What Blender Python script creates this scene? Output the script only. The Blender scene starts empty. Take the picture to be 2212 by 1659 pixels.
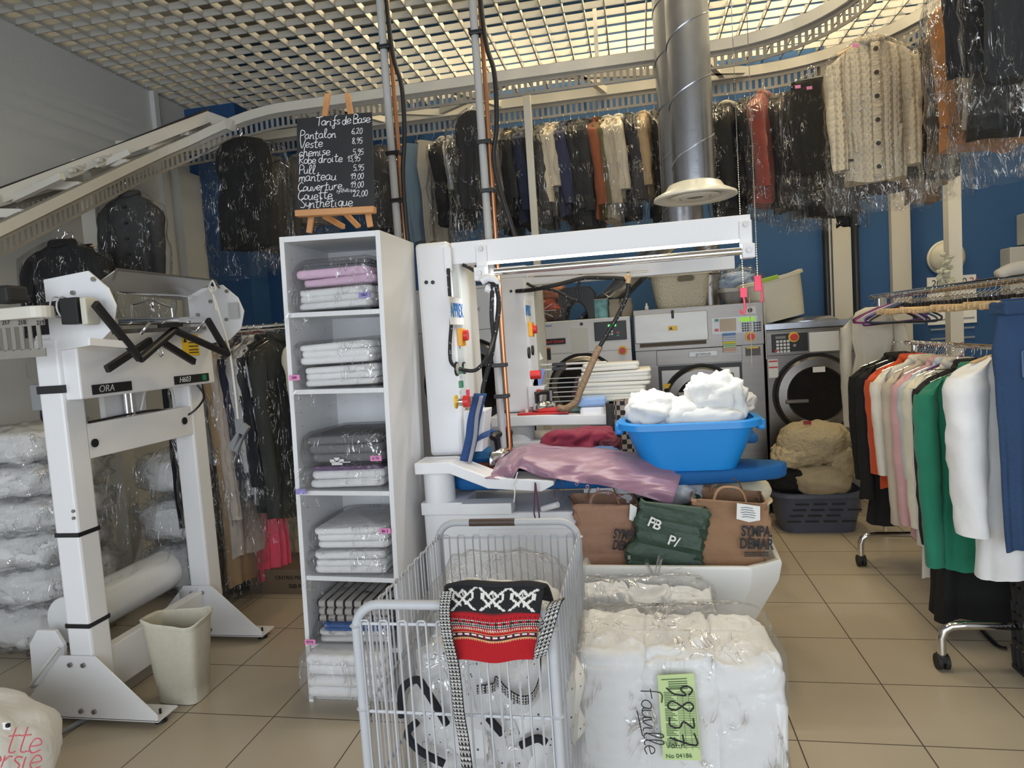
import bpy, bmesh, math, random
from mathutils import Vector as V, Matrix, noise, Euler
PI = math.pi
sin, cos = math.sin, math.cos
S = bpy.context.scene
COL = S.collection
RND = random.Random(7)

# ------------------------------------------------------------------ camera
FPX = 1443.41
FW = V((-0.18840, 0.97955, -0.07057)); RT = V((0.98069, 0.18380, -0.06683)); UP = V((0.05249, 0.08180, 0.99527))
EYE = V((0, 0, 1.6514))
cd = bpy.data.cameras.new('camera'); cam = bpy.data.objects.new('camera', cd); COL.objects.link(cam)
cd.sensor_width = 36; cd.lens = FPX / 2212 * 36; cd.clip_start = .05
M = Matrix((RT, UP, -FW)).transposed().to_4x4(); M.translation = EYE
cam.matrix_world = M
S.camera = cam

def at(px, py, y=None, x=None, z=None):
    """world point seen at a pixel of the photograph, at a known x, y or z"""
    d = (px - 1106) / FPX * RT + (829.5 - py) / FPX * UP + FW
    t = (y / d.y) if y is not None else (x / d.x) if x is not None else ((z - EYE.z) / d.z)
    return EYE + d * t

# ------------------------------------------------------------------ world, lights, exposure
W = bpy.data.worlds.new('daylight'); S.world = W; W.use_nodes = True
W.node_tree.nodes['Background'].inputs[0].default_value = (.78, .88, 1, 1)
W.node_tree.nodes['Background'].inputs[1].default_value = .55
S.view_settings.view_transform = 'Standard'
S.view_settings.look = 'None'
S.view_settings.gamma = 1
S.view_settings.exposure = 0.3
S.cycles.transparent_max_bounces = 24
S.cycles.max_bounces = 8
S.cycles.diffuse_bounces = 4
S.cycles.glossy_bounces = 4
S.cycles.caustics_reflective = False
S.cycles.caustics_refractive = False
S.cycles.sample_clamp_indirect = 6

def area(name, loc, rot, sx, sy, power, col):
    l = bpy.data.lights.new(name, 'AREA'); l.shape = 'RECTANGLE'; l.size = sx; l.size_y = sy
    l.energy = power; l.color = col
    o = bpy.data.objects.new(name, l); COL.objects.link(o); o.location = loc; o.rotation_euler = rot
    return o
# daylight through the shop front behind the camera
area('shop_front_daylight', (-.2, -2.35, 1.75), (PI / 2, 0, 0), 6.6, 2.9, 172, (.86, .93, 1))
# the room's own lamps: fluorescent battens above the open-cell ceiling
TUBES = [(-1.2, 5.75, .75), (.12, 5.75, .95), (1.5, 5.6, 1.0), (.1, 3.0, .55), (2.7, 4.6, .8), (1.2, 3.4, .6)]
for tx, ty, k in TUBES:
    area('batten_light', (tx, ty, 4.86), (0, 0, PI / 2), 1.5, .26, 52 * k, (1, .83, .52))

# ------------------------------------------------------------------ materials
MATS = {}
def mat(name, col, rough=.5, metal=0., var=.06, vs=6., bump=0., bs=40., coat=0., emit=0., sheen=0., stretch=None):
    if name in MATS: return MATS[name]
    m = bpy.data.materials.new(name); m.use_nodes = True; nt = m.node_tree; b = nt.nodes['Principled BSDF']
    b.inputs['Roughness'].default_value = rough; b.inputs['Metallic'].default_value = metal
    tc = nt.nodes.new('ShaderNodeTexCoord'); n = nt.nodes.new('ShaderNodeTexNoise'); n.inputs['Scale'].default_value = vs; n.inputs['Detail'].default_value = 4
    src = tc.outputs['Object']
    if stretch:
        mp = nt.nodes.new('ShaderNodeMapping'); mp.inputs['Scale'].default_value = stretch; nt.links.new(src, mp.inputs[0]); src = mp.outputs[0]
    nt.links.new(src, n.inputs['Vector'])
    r = nt.nodes.new('ShaderNodeMix'); r.data_type = 'RGBA'
    c = list(col)
    r.inputs[6].default_value = [max(0, x * (1 - var)) for x in c] + [1]; r.inputs[7].default_value = [min(1, x * (1 + var)) for x in c] + [1]
    nt.links.new(n.outputs['Fac'], r.inputs[0]); nt.links.new(r.outputs[2], b.inputs['Base Color'])
    if bump:
        n2 = nt.nodes.new('ShaderNodeTexNoise'); n2.inputs['Scale'].default_value = bs; n2.inputs['Detail'].default_value = 3
        nt.links.new(src, n2.inputs['Vector'])
        bp = nt.nodes.new('ShaderNodeBump'); bp.inputs['Strength'].default_value = bump; bp.inputs['Distance'].default_value = .02
        nt.links.new(n2.outputs['Fac'], bp.inputs['Height']); nt.links.new(bp.outputs[0], b.inputs['Normal'])
    if coat: b.inputs['Coat Weight'].default_value = coat; b.inputs['Coat Roughness'].default_value = .1
    if sheen: b.inputs['Sheen Weight'].default_value = sheen
    if emit:
        b.inputs['Emission Color'].default_value = c + [1]; b.inputs['Emission Strength'].default_value = emit
    MATS[name] = m
    return m
def fab(col, rough=.9, bump=.45, bs=8.):
    """cloth of one colour: soft creases and a fine weave"""
    k = 'cloth_%02x%02x%02x_%d_%d' % (int(col[0] * 255), int(col[1] * 255), int(col[2] * 255), rough * 100, bump * 100)
    return mat(k, col, rough, 0, .10, 9, bump, bs, sheen=.12 if max(col) > .12 else 0)
def film(name, haze=.03, gloss=.02, rough=.10, tint=(.97, .97, .97), scale=7., strength=.8, white=(.85, .85, .85), streak=.5):
    """thin clear plastic: see-through, with glints along its creases and a trace of haze"""
    if name in MATS: return MATS[name]
    m = bpy.data.materials.new(name); m.use_nodes = True; nt = m.node_tree; nt.nodes.clear()
    N = nt.nodes.new; L = nt.links.new
    out = N('ShaderNodeOutputMaterial'); tr = N('ShaderNodeBsdfTransparent'); tr.inputs[0].default_value = (*tint, 1)
    gl = N('ShaderNodeBsdfGlossy'); gl.inputs['Roughness'].default_value = rough
    df = N('ShaderNodeBsdfDiffuse'); df.inputs[0].default_value = (*white, 1)
    tc = N('ShaderNodeTexCoord'); mp = N('ShaderNodeMapping'); mp.inputs['Scale'].default_value = (2.1, 2.1, .55); L(tc.outputs['Object'], mp.inputs[0])
    n1 = N('ShaderNodeTexNoise'); n1.inputs['Scale'].default_value = scale; n1.inputs['Detail'].default_value = 3; n1.inputs['Distortion'].default_value = 2.2
    L(mp.outputs[0], n1.inputs['Vector'])
    bp = N('ShaderNodeBump'); bp.inputs['Strength'].default_value = strength; bp.inputs['Distance'].default_value = .06; L(n1.outputs['Fac'], bp.inputs['Height'])
    L(bp.outputs[0], gl.inputs['Normal'])
    # creases: thin ridges where the noise crosses its middle value
    a = N('ShaderNodeMath'); a.operation = 'SUBTRACT'; a.inputs[1].default_value = .5; L(n1.outputs['Fac'], a.inputs[0])
    c = N('ShaderNodeMath'); c.operation = 'ABSOLUTE'; L(a.outputs[0], c.inputs[0])
    r = N('ShaderNodeMapRange'); r.inputs['From Min'].default_value = .035; r.inputs['From Max'].default_value = .0; r.inputs['To Min'].default_value = 0; r.inputs['To Max'].default_value = streak; r.interpolation_type = 'SMOOTHSTEP'; L(c.outputs[0], r.inputs['Value'])
    n2 = N('ShaderNodeTexNoise'); n2.inputs['Scale'].default_value = scale * .9; L(tc.outputs['Object'], n2.inputs['Vector'])
    r2 = N('ShaderNodeMapRange'); r2.inputs['From Min'].default_value = .48; r2.inputs['From Max'].default_value = .62; r2.interpolation_type = 'SMOOTHSTEP'; L(n2.outputs['Fac'], r2.inputs['Value'])
    mu = N('ShaderNodeMath'); mu.operation = 'MULTIPLY_ADD'; mu.inputs[2].default_value = gloss; L(r.outputs[0], mu.inputs[0]); L(r2.outputs[0], mu.inputs[1])
    lw = N('ShaderNodeLayerWeight'); lw.inputs['Blend'].default_value = .12
    ma = N('ShaderNodeMath'); ma.operation = 'MULTIPLY_ADD'; ma.inputs[1].default_value = .35; ma.use_clamp = True; L(lw.outputs['Fresnel'], ma.inputs[0]); L(mu.outputs[0], ma.inputs[2])
    m1 = N('ShaderNodeMixShader'); m1.inputs[0].default_value = haze; L(tr.outputs[0], m1.inputs[1]); L(df.outputs[0], m1.inputs[2])
    m2 = N('ShaderNodeMixShader'); L(ma.outputs[0], m2.inputs[0]); L(m1.outputs[0], m2.inputs[1]); L(gl.outputs[0], m2.inputs[2])
    L(m2.outputs[0], out.inputs[0])
    MATS[name] = m
    return m

WHITE = mat('white_enamel', (.80, .80, .82), .35, 0, .02, 3)
PANEL = mat('white_laminate', (.74, .74, .75), .45, 0, .03, 2, stretch=(1, 1, .3))
CREAM = mat('cream_painted_steel', (.66, .63, .56), .4, 0, .05, 5)
GREYM = mat('grey_zinc_strip', (.30, .28, .25), .45, .3, .12, 8)
STEEL = mat('brushed_stainless_steel', (.215, .20, .185), .36, .95, .14, 3, .05, 60, stretch=(1, 1, 12))
STEELD = mat('dull_steel', (.36, .34, .32), .38, .9, .12, 4)
GALV = mat('galvanised_steel', (.40, .42, .47), .27, .92, .25, 7, .03, 30)
CHROME = mat('chrome', (.78, .78, .78), .10, 1, .02)
BLACK = mat('black_plastic', (.012, .012, .014), .4, 0, .2)
BLACKM = mat('black_enamel', (.010, .010, .012), .25, 0, .2)
RUBBER = mat('black_rubber', (.012, .012, .012), .65, 0, .2)
GREY = mat('grey_plastic', (.22, .23, .24), .5)
WOOD = mat('pine_wood', (.62, .40, .20), .5, 0, .22, 7, .08, 30, stretch=(1, 1, .12))
WOODX = mat('beech_hanger_wood', (.66, .46, .24), .42, 0, .14, 12)
PINEO = mat('orange_pine', (.55, .27, .11), .5, 0, .3, 9, .05, 30, stretch=(.15, 1, 1))
RED = mat('red_plastic', (.62, .03, .03), .35)
PINKR = mat('pink_red_plastic', (.78, .05, .12), .4)
YELLOW = mat('yellow_plastic', (.85, .55, .03), .4)
GREEN = mat('green_switch', (.02, .22, .10), .35)
PAPER = mat('paper', (.78, .78, .76), .8, 0, .03)
COPPER = mat('copper_pipe', (.62, .28, .14), .3, .9, .15)
BLUEB = mat('blue_board_cover', (.008, .11, .33), .85, 0, .12, 8, .15, 90)
BASIN = mat('blue_basin_plastic', (.008, .24, .66), .35, 0, .06, 3)
CABLEB = mat('black_braided_cable', (.02, .02, .022), .6, 0, .6, 120)
_nt = CABLEB.node_tree; _v = _nt.nodes.new('ShaderNodeTexVoronoi'); _v.inputs['Scale'].default_value = 55; _t = _nt.nodes.new('ShaderNodeTexCoord'); _nt.links.new(_t.outputs['Object'], _v.inputs['Vector'])
_r = _nt.nodes.new('ShaderNodeValToRGB'); _r.color_ramp.interpolation = 'CONSTANT'; _r.color_ramp.elements[0].color = (.55, .55, .58, 1); _r.color_ramp.elements[1].position = .16; _r.color_ramp.elements[1].color = (.012, .012, .014, 1); _nt.links.new(_v.outputs['Distance'], _r.inputs[0]); _nt.links.new(_r.outputs[0], _nt.nodes['Principled BSDF'].inputs['Base Color'])
FILM = film('clear_garment_film', haze=.02, gloss=.012)
FILMD = film('clear_film_on_dark', haze=.004, gloss=.008, scale=8, streak=.55)
FILMW = film('cloudy_duvet_film', haze=.05, gloss=.03, rough=.14, scale=6, streak=.6)
GLASSD = mat('dark_door_glass', (.010, .010, .012), .06, 0, .2, coat=.6)

# ------------------------------------------------------------------ mesh builder
class MB:
    def __init__(s): s.v = []; s.f = []; s.c = None
    def add(s, vs, fs):
        o = len(s.v); s.v += [V(p) for p in vs]; s.f += [[i + o for i in f] for f in fs]; return s
    def bx(s, x0, x1, y0, y1, z0, z1):
        return s.add([(x0, y0, z0), (x1, y0, z0), (x1, y1, z0), (x0, y1, z0), (x0, y0, z1), (x1, y0, z1), (x1, y1, z1), (x0, y1, z1)],
                     [(3, 2, 1, 0), (4, 5, 6, 7), (0, 1, 5, 4), (1, 2, 6, 5), (2, 3, 7, 6), (3, 0, 4, 7)])
    def box(s, c, sz, rz=0, m=None):
        c = V(c); R = m.to_3x3() if m else Matrix.Rotation(rz, 3, 'Z'); h = V(sz) / 2
        P = [c + R @ V((a * h.x, b * h.y, d * h.z)) for d in (-1, 1) for a, b in ((-1, -1), (1, -1), (1, 1), (-1, 1))]
        return s.add(P, [(3, 2, 1, 0), (4, 5, 6, 7), (0, 1, 5, 4), (1, 2, 6, 5), (2, 3, 7, 6), (3, 0, 4, 7)])
    def bar(s, p, q, w, h, up=(0, 0, 1)):
        """square bar from p to q, w wide, h high"""
        p, q = V(p), V(q); d = (q - p).normalized(); a = d.cross(V(up))
        a = a.normalized() if a.length > 1e-4 else V((1, 0, 0)); b = a.cross(d)
        P = [e + a * i * w / 2 + b * j * h / 2 for e in (p, q) for i, j in ((-1, -1), (1, -1), (1, 1), (-1, 1))]
        return s.add(P, [(3, 2, 1, 0), (4, 5, 6, 7), (0, 1, 5, 4), (1, 2, 6, 5), (2, 3, 7, 6), (3, 0, 4, 7)])
    def loft(s, rings, closed=True, cap=True):
        n = len(rings[0]); vs = [p for r in rings for p in r]; fs = []
        for k in range(len(rings) - 1):
            for i in range(n if closed else n - 1):
                j = (i + 1) % n; fs.append((k * n + i, k * n + j, (k + 1) * n + j, (k + 1) * n + i))
        if cap and closed:
            fs.append(tuple(reversed(range(n)))); fs.append(tuple(range((len(rings) - 1) * n, len(rings) * n)))
        return s.add(vs, fs)
    def cyl(s, p, q, r, r2=None, n=18, cap=True):
        p, q = V(p), V(q); d = (q - p).normalized(); a = d.orthogonal().normalized(); b = d.cross(a); r2 = r if r2 is None else r2
        return s.loft([[e + (a * cos(t) + b * sin(t)) * k for t in [2 * PI * i / n for i in range(n)]] for e, k in ((p, r), (q, r2))], True, cap)
    def rev(s, c, prof, ax=(0, 0, 1), n=28, cap=False):
        """turned shape: prof is a list of (radius, distance along ax)"""
        c = V(c); d = V(ax).normalized(); a = d.orthogonal().normalized(); b = d.cross(a)
        return s.loft([[c + d * h + (a * cos(t) + b * sin(t)) * r for t in [2 * PI * i / n for i in range(n)]] for r, h in prof], True, cap)
    def tube(s, path, r, n=8, closed=False, flat=1.):
        P = [V(p) for p in path]; m = len(P); rings = []; a = None
        for i in range(m):
            d = (P[(i + 1) % m] - P[i - 1]) if closed or 0 < i < m - 1 else (P[1] - P[0] if i == 0 else P[-1] - P[-2])
            d = d.normalized() if d.length > 1e-9 else V((0, 0, 1))
            if a is None: a = d.orthogonal().normalized() if flat == 1. else (d.cross(V((0, 0, 1))).normalized() if abs(d.z) < .99 else V((1, 0, 0)))
            else:
                a = a - d * a.dot(d); a = a.normalized() if a.length > 1e-6 else d.orthogonal().normalized()
            b = d.cross(a); k = r[i] if isinstance(r, (list, tuple)) else r
            rings.append([P[i] + (a * cos(t) + b * sin(t) * flat) * k for t in [2 * PI * j / n for j in range(n)]])
        if closed: rings.append(rings[0])
        return s.loft(rings, True, not closed)
    def prism(s, poly, vec):
        poly = [V(p) for p in poly]; vec = V(vec); n = len(poly)
        return s.add(poly + [p + vec for p in poly], [tuple(reversed(range(n))), tuple(range(n, 2 * n))] + [(i, (i + 1) % n, n + (i + 1) % n, n + i) for i in range(n)])
    def grid(s, fn, nu, nv, flip=False):
        vs = [fn(i / nu, j / nv) for j in range(nv + 1) for i in range(nu + 1)]; w = nu + 1
        fs = [(j * w + i, j * w + i + 1, (j + 1) * w + i + 1, (j + 1) * w + i) for j in range(nv) for i in range(nu)]
        return s.add(vs, [tuple(reversed(f)) for f in fs] if flip else fs)
    def blob(s, c, r, e=.6, nz=.12, ns=3., seed=0, nu=32, nv=18, flatb=0.):
        """a soft lump: rounded box of half sizes r, pushed about by noise; flatb flattens its underside"""
        c, r = V(c), V(r); sg = lambda x: math.copysign(abs(x) ** e, x); o = V((seed * 3.7, seed * 1.3, seed * 7.1)); rings = []
        for j in range(nv + 1):
            ph = -PI / 2 + PI * j / nv * .999 + .0005; ring = []
            for i in range(nu):
                t = 2 * PI * i / nu; p = V((sg(cos(ph)) * sg(cos(t)), sg(cos(ph)) * sg(sin(t)), sg(sin(ph))))
                q = V((p.x * r.x, p.y * r.y, p.z * r.z)); d = noise.noise(q * ns / max(r) * 1. + o) + .5 * noise.noise(q * ns * 2.3 / max(r) + o) + .3 * (abs(noise.noise(q * ns * 4 / max(r) + o)) - .3)
                q = q * (1 + nz * d * 1.6)
                if flatb and q.z < -r.z * flatb: q.z = -r.z * flatb
                ring.append(c + q)
            rings.append(ring)
        return s.loft(rings)
    def xf(s, m): s.v = [m @ p for p in s.v]; return s
    def obj(s, name, mt, T=None, smooth=None, bevel=0, solid=0, sub=0):
        """link what was collected as ONE mesh object; T is the thing or part it belongs to"""
        me = bpy.data.meshes.new(name); o = bpy.data.objects.new(name, me); COL.objects.link(o)
        org = V((0, 0, 0))
        if T is not None:
            org = V(T['org']) if 'org' in T else T.location.copy()
            o.parent = T
            if T.type == 'MESH':
                o['org'] = list(org)
        else:
            lo = V([min(p[i] for p in s.v) for i in range(3)]); hi = V([max(p[i] for p in s.v) for i in range(3)])
            org = V(((lo.x + hi.x) / 2, (lo.y + hi.y) / 2, lo.z)); o.location = org; o['org'] = list(org)
        if T is not None and 'org' not in o: o['org'] = list(org)
        me.from_pydata([p - org for p in s.v], [], s.f); me.update()
        b = bmesh.new(); b.from_mesh(me); bmesh.ops.recalc_face_normals(b, faces=b.faces); b.to_mesh(me); b.free()
        if s.c is not None:
            ca = me.color_attributes.new('pattern', 'FLOAT_COLOR', 'POINT')
            for i, k in enumerate(s.c): ca.data[i].color = (*k, 1)
        if mt: me.materials.append(mt)
        if smooth:
            me.polygons.foreach_set('use_smooth', [True] * len(me.polygons)); me.set_sharp_from_angle(angle=math.radians(smooth))
        if bevel:
            k = o.modifiers.new('edge', 'BEVEL'); k.width = bevel; k.segments = 2; k.limit_method = 'ANGLE'
        if solid:
            k = o.modifiers.new('thickness', 'SOLIDIFY'); k.thickness = solid; k.offset = 0
        if sub:
            k = o.modifiers.new('soft', 'SUBSURF'); k.levels = k.render_levels = sub
        return o
def thing(name, label, cat, loc, group=None):
    o = bpy.data.objects.new(name, None); COL.objects.link(o); o.location = loc; o.empty_display_size = .05
    o['label'] = label; o['category'] = cat
    if group: o['group'] = group
    return o
def tag(o, label, cat, group=None):
    o['label'] = label; o['category'] = cat
    if group: o['group'] = group
    return o
def struct(name, b, m, **k):
    o = b.obj(name, m, **k); o['kind'] = 'structure'; return o
def dup(root, loc=None, rz=None, label=None):
    c = root.copy(); COL.objects.link(c)
    if loc is not None: c.location = loc
    if rz is not None: c.rotation_euler.z = rz
    if label: c['label'] = label
    for a in list(root.children):
        d = a.copy(); COL.objects.link(d); d.parent = c
        for g in list(a.children):
            e = g.copy(); COL.objects.link(e); e.parent = d
    return c
def lerp(a, b, t): return a + (b - a) * t
def arc(c, r, a0, a1, n, ax='xy', z=0):
    return [V((c[0] + r * cos(lerp(a0, a1, i / n)), c[1] + r * sin(lerp(a0, a1, i / n)), z)) for i in range(n + 1)]
def smooth_path(pts, n=8):
    """Catmull-Rom through the points"""
    P = [V(p) for p in pts]; out = []
    for i in range(len(P) - 1):
        a, b, c, d = P[max(i - 1, 0)], P[i], P[i + 1], P[min(i + 2, len(P) - 1)]
        for k in range(n):
            t = k / n; out.append(.5 * ((2 * b) + (c - a) * t + (2 * a - 5 * b + 4 * c - d) * t * t + (3 * b - a - 3 * c + d) * t ** 3))
    return out + [P[-1]]
def text(name, s, size, org, xd, yd, m, T, depth=.0006, align='CENTER', shear=0., bold=0., gap=1., sx=1.):
    """lettering lying in the plane of xd, yd"""
    c = bpy.data.curves.new(name, 'FONT'); c.body = s; c.size = size; c.extrude = depth; c.align_x = align; c.align_y = 'CENTER'; c.shear = shear; c.offset = bold; c.space_character = gap
    tmp = bpy.data.objects.new(name, c); COL.objects.link(tmp)
    me = bpy.data.meshes.new_from_object(tmp.evaluated_get(bpy.context.evaluated_depsgraph_get())); bpy.data.objects.remove(tmp)
    xd = V(xd).normalized(); yd = V(yd); yd = (yd - xd * yd.dot(xd)).normalized(); zd = xd.cross(yd)
    R = Matrix((xd, yd, zd)).transposed().to_4x4(); o2 = V(T['org']) if 'org' in T else T.location.copy()
    R.translation = V(org) - o2
    me.transform(R @ Matrix.Diagonal((sx, 1, 1, 1))); o = bpy.data.objects.new(name, me); COL.objects.link(o); o.parent = T; me.materials.clear(); me.materials.append(m); o['org'] = list(o2)
    return o
def pattern_mat(name, rough=.9, bump=.2, bs=120):
    if name in MATS: return MATS[name]
    m = bpy.data.materials.new(name); m.use_nodes = True; nt = m.node_tree; b = nt.nodes['Principled BSDF']; b.inputs['Roughness'].default_value = rough
    a = nt.nodes.new('ShaderNodeVertexColor'); a.layer_name = 'pattern'; nt.links.new(a.outputs[0], b.inputs['Base Color'])
    tc = nt.nodes.new('ShaderNodeTexCoord'); n = nt.nodes.new('ShaderNodeTexNoise'); n.inputs['Scale'].default_value = bs; nt.links.new(tc.outputs['Object'], n.inputs['Vector'])
    bp = nt.nodes.new('ShaderNodeBump'); bp.inputs['Strength'].default_value = bump; bp.inputs['Distance'].default_value = .01; nt.links.new(n.outputs['Fac'], bp.inputs['Height']); nt.links.new(bp.outputs[0], b.inputs['Normal'])
    MATS[name] = m; return m

# ------------------------------------------------------------------ stroke lettering (handwriting), box 1 high
GL = {
 'a': 'M.5,.45 .3,.5 .1,.35 .08,.15 .25,0 .45,.1 .52,.45 .5,.1 .65,0', 'b': 'M.15,1 .1,.05 .3,0 .5,.15 .45,.4 .25,.45 .12,.3', 'c': 'M.5,.4 .3,.5 .1,.3 .12,.08 .3,0 .52,.1',
 'd': 'M.45,.4 .25,.48 .08,.25 .2,0 .4,.05 .5,.95 .5,.1 .65,0', 'e': 'M.08,.22 .5,.3 .42,.48 .2,.48 .08,.2 .25,0 .55,.1', 'f': 'M.55,.95 .4,1 .3,.7 .3,-.3 .15,-.4 .1,-.2 .5,.2 ;M.1,.45 .5,.5',
 'h': 'M.15,1 .1,0 .15,.35 .35,.48 .45,.3 .45,0 .6,.02', 'i': 'M.15,.48 .15,.05 .3,0 ;M.18,.68 .2,.7', 'l': 'M.1,.1 .35,.75 .3,1 .15,.85 .15,.15 .3,0 .4,.05', 'm': 'M.08,0 .1,.48 .12,.3 .3,.48 .36,.3 .36,0 .4,.35 .58,.48 .64,.3 .64,0 .75,.03',
 'n': 'M.1,0 .12,.48 .15,.3 .35,.48 .45,.3 .45,.02 .58,.03', 'o': 'M.3,.48 .1,.3 .15,.04 .35,0 .5,.2 .42,.42 .28,.48', 'q': 'M.48,.42 .28,.48 .1,.28 .2,.02 .42,.1 .5,.45 .45,-.4', 'r': 'M.1,.05 .12,.48 .15,.3 .28,.45 .45,.45', 's': 'M.45,.45 .25,.48 .15,.35 .4,.18 .35,.02 .1,.03',
 't': 'M.25,.9 .22,.1 .35,0 .48,.05 ;M.05,.58 .48,.62', 'u': 'M.1,.48 .1,.1 .25,0 .42,.12 .48,.48 .47,.08 .6,.02', 'v': 'M.08,.48 .22,0 .48,.48', 'y': 'M.1,.48 .12,.18 .3,.12 .45,.2 .5,.48 .42,-.3 .2,-.4 .12,-.25', 'é': 'M.08,.22 .5,.3 .42,.48 .2,.48 .08,.2 .25,0 .55,.1 ;M.25,.65 .45,.8',
 'T': 'M.05,.95 .75,1 ;M.42,.97 .36,0', 'B': 'M.12,0 .15,1 .5,.98 .55,.7 .2,.53 .6,.45 .6,.1 .12,0', 'P': 'M.12,0 .15,1 .5,.97 .62,.72 .45,.5 .15,.48', 'V': 'M.05,.95 .28,0 .65,.95', 'R': 'M.12,0 .15,1 .5,.97 .58,.72 .4,.52 .15,.5 .62,0', 'C': 'M.62,.85 .4,1 .12,.7 .1,.25 .35,0 .65,.12', 'S': 'M.55,.9 .3,1 .12,.78 .5,.35 .42,.05 .08,.08', 'F': 'M.2,0 .28,1 .8,1.02 ;M.08,.5 .6,.55',
 '0': 'M.3,1 .08,.6 .15,.1 .35,0 .52,.4 .45,.9 .3,1', '1': 'M.05,.6 .35,1 .3,0', '2': 'M.08,.8 .3,1 .5,.78 .1,.05 .3,.1 .58,.03', '3': 'M.1,.95 .5,.95 .25,.58 .5,.4 .42,.05 .08,.05', '5': 'M.52,.98 .15,.98 .12,.55 .4,.58 .5,.3 .35,.02 .08,.05', '6': 'M.5,1 .2,.65 .1,.25 .3,0 .5,.2 .4,.45 .15,.35', '7': 'M.05,.95 .55,1 .25,0 ;M.12,.5 .5,.55', '8': 'M.5,.85 .3,1 .12,.8 .45,.3 .3,0 .1,.22 .48,.8', '9': 'M.48,.85 .25,1 .1,.75 .25,.55 .48,.75 .45,.3 .2,0', ',': 'M.15,.08 .05,-.18', '-': 'M.05,.4 .5,.42', ' ': ''}
def script(name, s, size, org, xd, yd, m, T, r=.002, wave=.02, gap=.72, upto=None):
    """handwriting drawn as round strokes"""
    xd = V(xd).normalized(); yd = V(yd); yd = (yd - xd * yd.dot(xd)).normalized(); nn = xd.cross(yd); org = V(org); b = MB(); x = 0; k = 0
    for ch in s:
        g = GL.get(ch, ''); w = .3
        for st in g.split(';'):
            st = st.strip().lstrip('M')
            if not st: continue
            pts = [tuple(map(float, q.split(','))) for q in st.split()]; w = max(w, max(p[0] for p in pts))
            P = [org + xd * (x + p[0]) * size + yd * (p[1] + wave * sin(k * 1.7)) * size + nn * r * .3 for p in pts]
            P = smooth_path(P, 4) if len(P) > 2 else P
            b.tube(P, r, 5)
        x += (w + .16) * (gap if ch not in ' ,' else .75 * gap); k += 1
    return b.obj(name, m, T, smooth=60)
# ------------------------------------------------------------------ the shell
XL, XR, YB, ZC = -4.3, 3.75, 7.0, 4.13
def floor_mat():
    m = mat('beige_floor_tiles', (.43, .365, .275), .32, 0, .14, 1.6); nt = m.node_tree; b = nt.nodes['Principled BSDF']; N = nt.nodes.new; L = nt.links.new
    tc = N('ShaderNodeTexCoord'); sx = N('ShaderNodeSeparateXYZ'); L(tc.outputs['Object'], sx.inputs[0]); es = []
    for k, off in (('X', .0826), ('Y', .4094)):
        a = N('ShaderNodeMath'); a.operation = 'ADD'; a.inputs[1].default_value = 45 - off; L(sx.outputs[k], a.inputs[0])
        d = N('ShaderNodeMath'); d.operation = 'PINGPONG'; d.inputs[1].default_value = .225; L(a.outputs[0], d.inputs[0])
        c = N('ShaderNodeMath'); c.operation = 'LESS_THAN'; c.inputs[1].default_value = .0027; L(d.outputs[0], c.inputs[0]); es.append(c)
    g = N('ShaderNodeMath'); g.operation = 'MAXIMUM'; L(es[0].outputs[0], g.inputs[0]); L(es[1].outputs[0], g.inputs[1])
    base = b.inputs['Base Color'].links[0].from_socket
    mx = N('ShaderNodeMix'); mx.data_type = 'RGBA'; L(g.outputs[0], mx.inputs[0]); L(base, mx.inputs[6]); mx.inputs[7].default_value = (.07, .055, .04, 1); L(mx.outputs[2], b.inputs['Base Color'])
    r = N('ShaderNodeMath'); r.operation = 'MULTIPLY_ADD'; r.inputs[1].default_value = .5; r.inputs[2].default_value = .34; L(g.outputs[0], r.inputs[0]); L(r.outputs[0], b.inputs['Roughness'])
    iv = N('ShaderNodeMath'); iv.operation = 'SUBTRACT'; iv.inputs[0].default_value = 1; L(g.outputs[0], iv.inputs[1])
    bp = N('ShaderNodeBump'); bp.inputs['Strength'].default_value = .4; bp.inputs['Distance'].default_value = .003; L(iv.outputs[0], bp.inputs['Height']); L(bp.outputs[0], b.inputs['Normal'])
    return m
fl = MB().bx(XL - .1, XR + .1, -2.6, YB + .1, -.1, 0)
o = fl.obj('floor', floor_mat()); o['kind'] = 'structure'
for v in o.data.vertices: v.co += o.location     # keep the object's own axes on the world's so the tile joints stay put
o.location = (0, 0, 0)
LW = mat('pale_grey_wall_paint', (.62, .62, .60), .6, 0, .03, 1.5, .05, 60)
BLUEW = mat('blue_wall_paint', (.019, .078, .205), .7, 0, .06, 2, .08, 90)
BEIGE = mat('beige_trim_paint', (.50, .47, .41), .6, 0, .04, 3)
struct('wall_left', MB().bx(XL - .1, XL, -2.5, YB + .1, 0, 5.15), LW)
struct('wall_back', MB().bx(XL, XR, YB, YB + .1, 0, 5.15), BLUEW)
struct('wall_right', MB().bx(XR, XR + .1, -2.5, YB + .1, 0, 5.15), LW)
pier = MB().bx(XL, -3.75, 6.12, YB, 0, ZC - .02).bx(-3.75, -3.5, 6.45, YB, 0, ZC - .02); struct('trim_1', pier, BLUEW)
struct('trim_2', MB().bx(XL, XL + .045, 5.64, 5.7, 0, ZC), mat('white_trim', (.66, .66, .64), .5))
struct('trim_3', MB().bx(XL, XL + .10, 5.80, 6.12, 0, 3.45), LW)
for k, (a, b_) in enumerate(((1797, 1837), (1925, 1966))):
    x0, x1 = at(a, 500, y=YB - .06).x, at(b_, 500, y=YB - .06).x
    struct('trim_%d' % (k + 4), MB().bx(x0, x1, YB - .07, YB, 0, 5.15), BEIGE)
struct('baseboard_back', MB().bx(XL, XR, YB - .015, YB, 0, .09), BEIGE)
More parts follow.
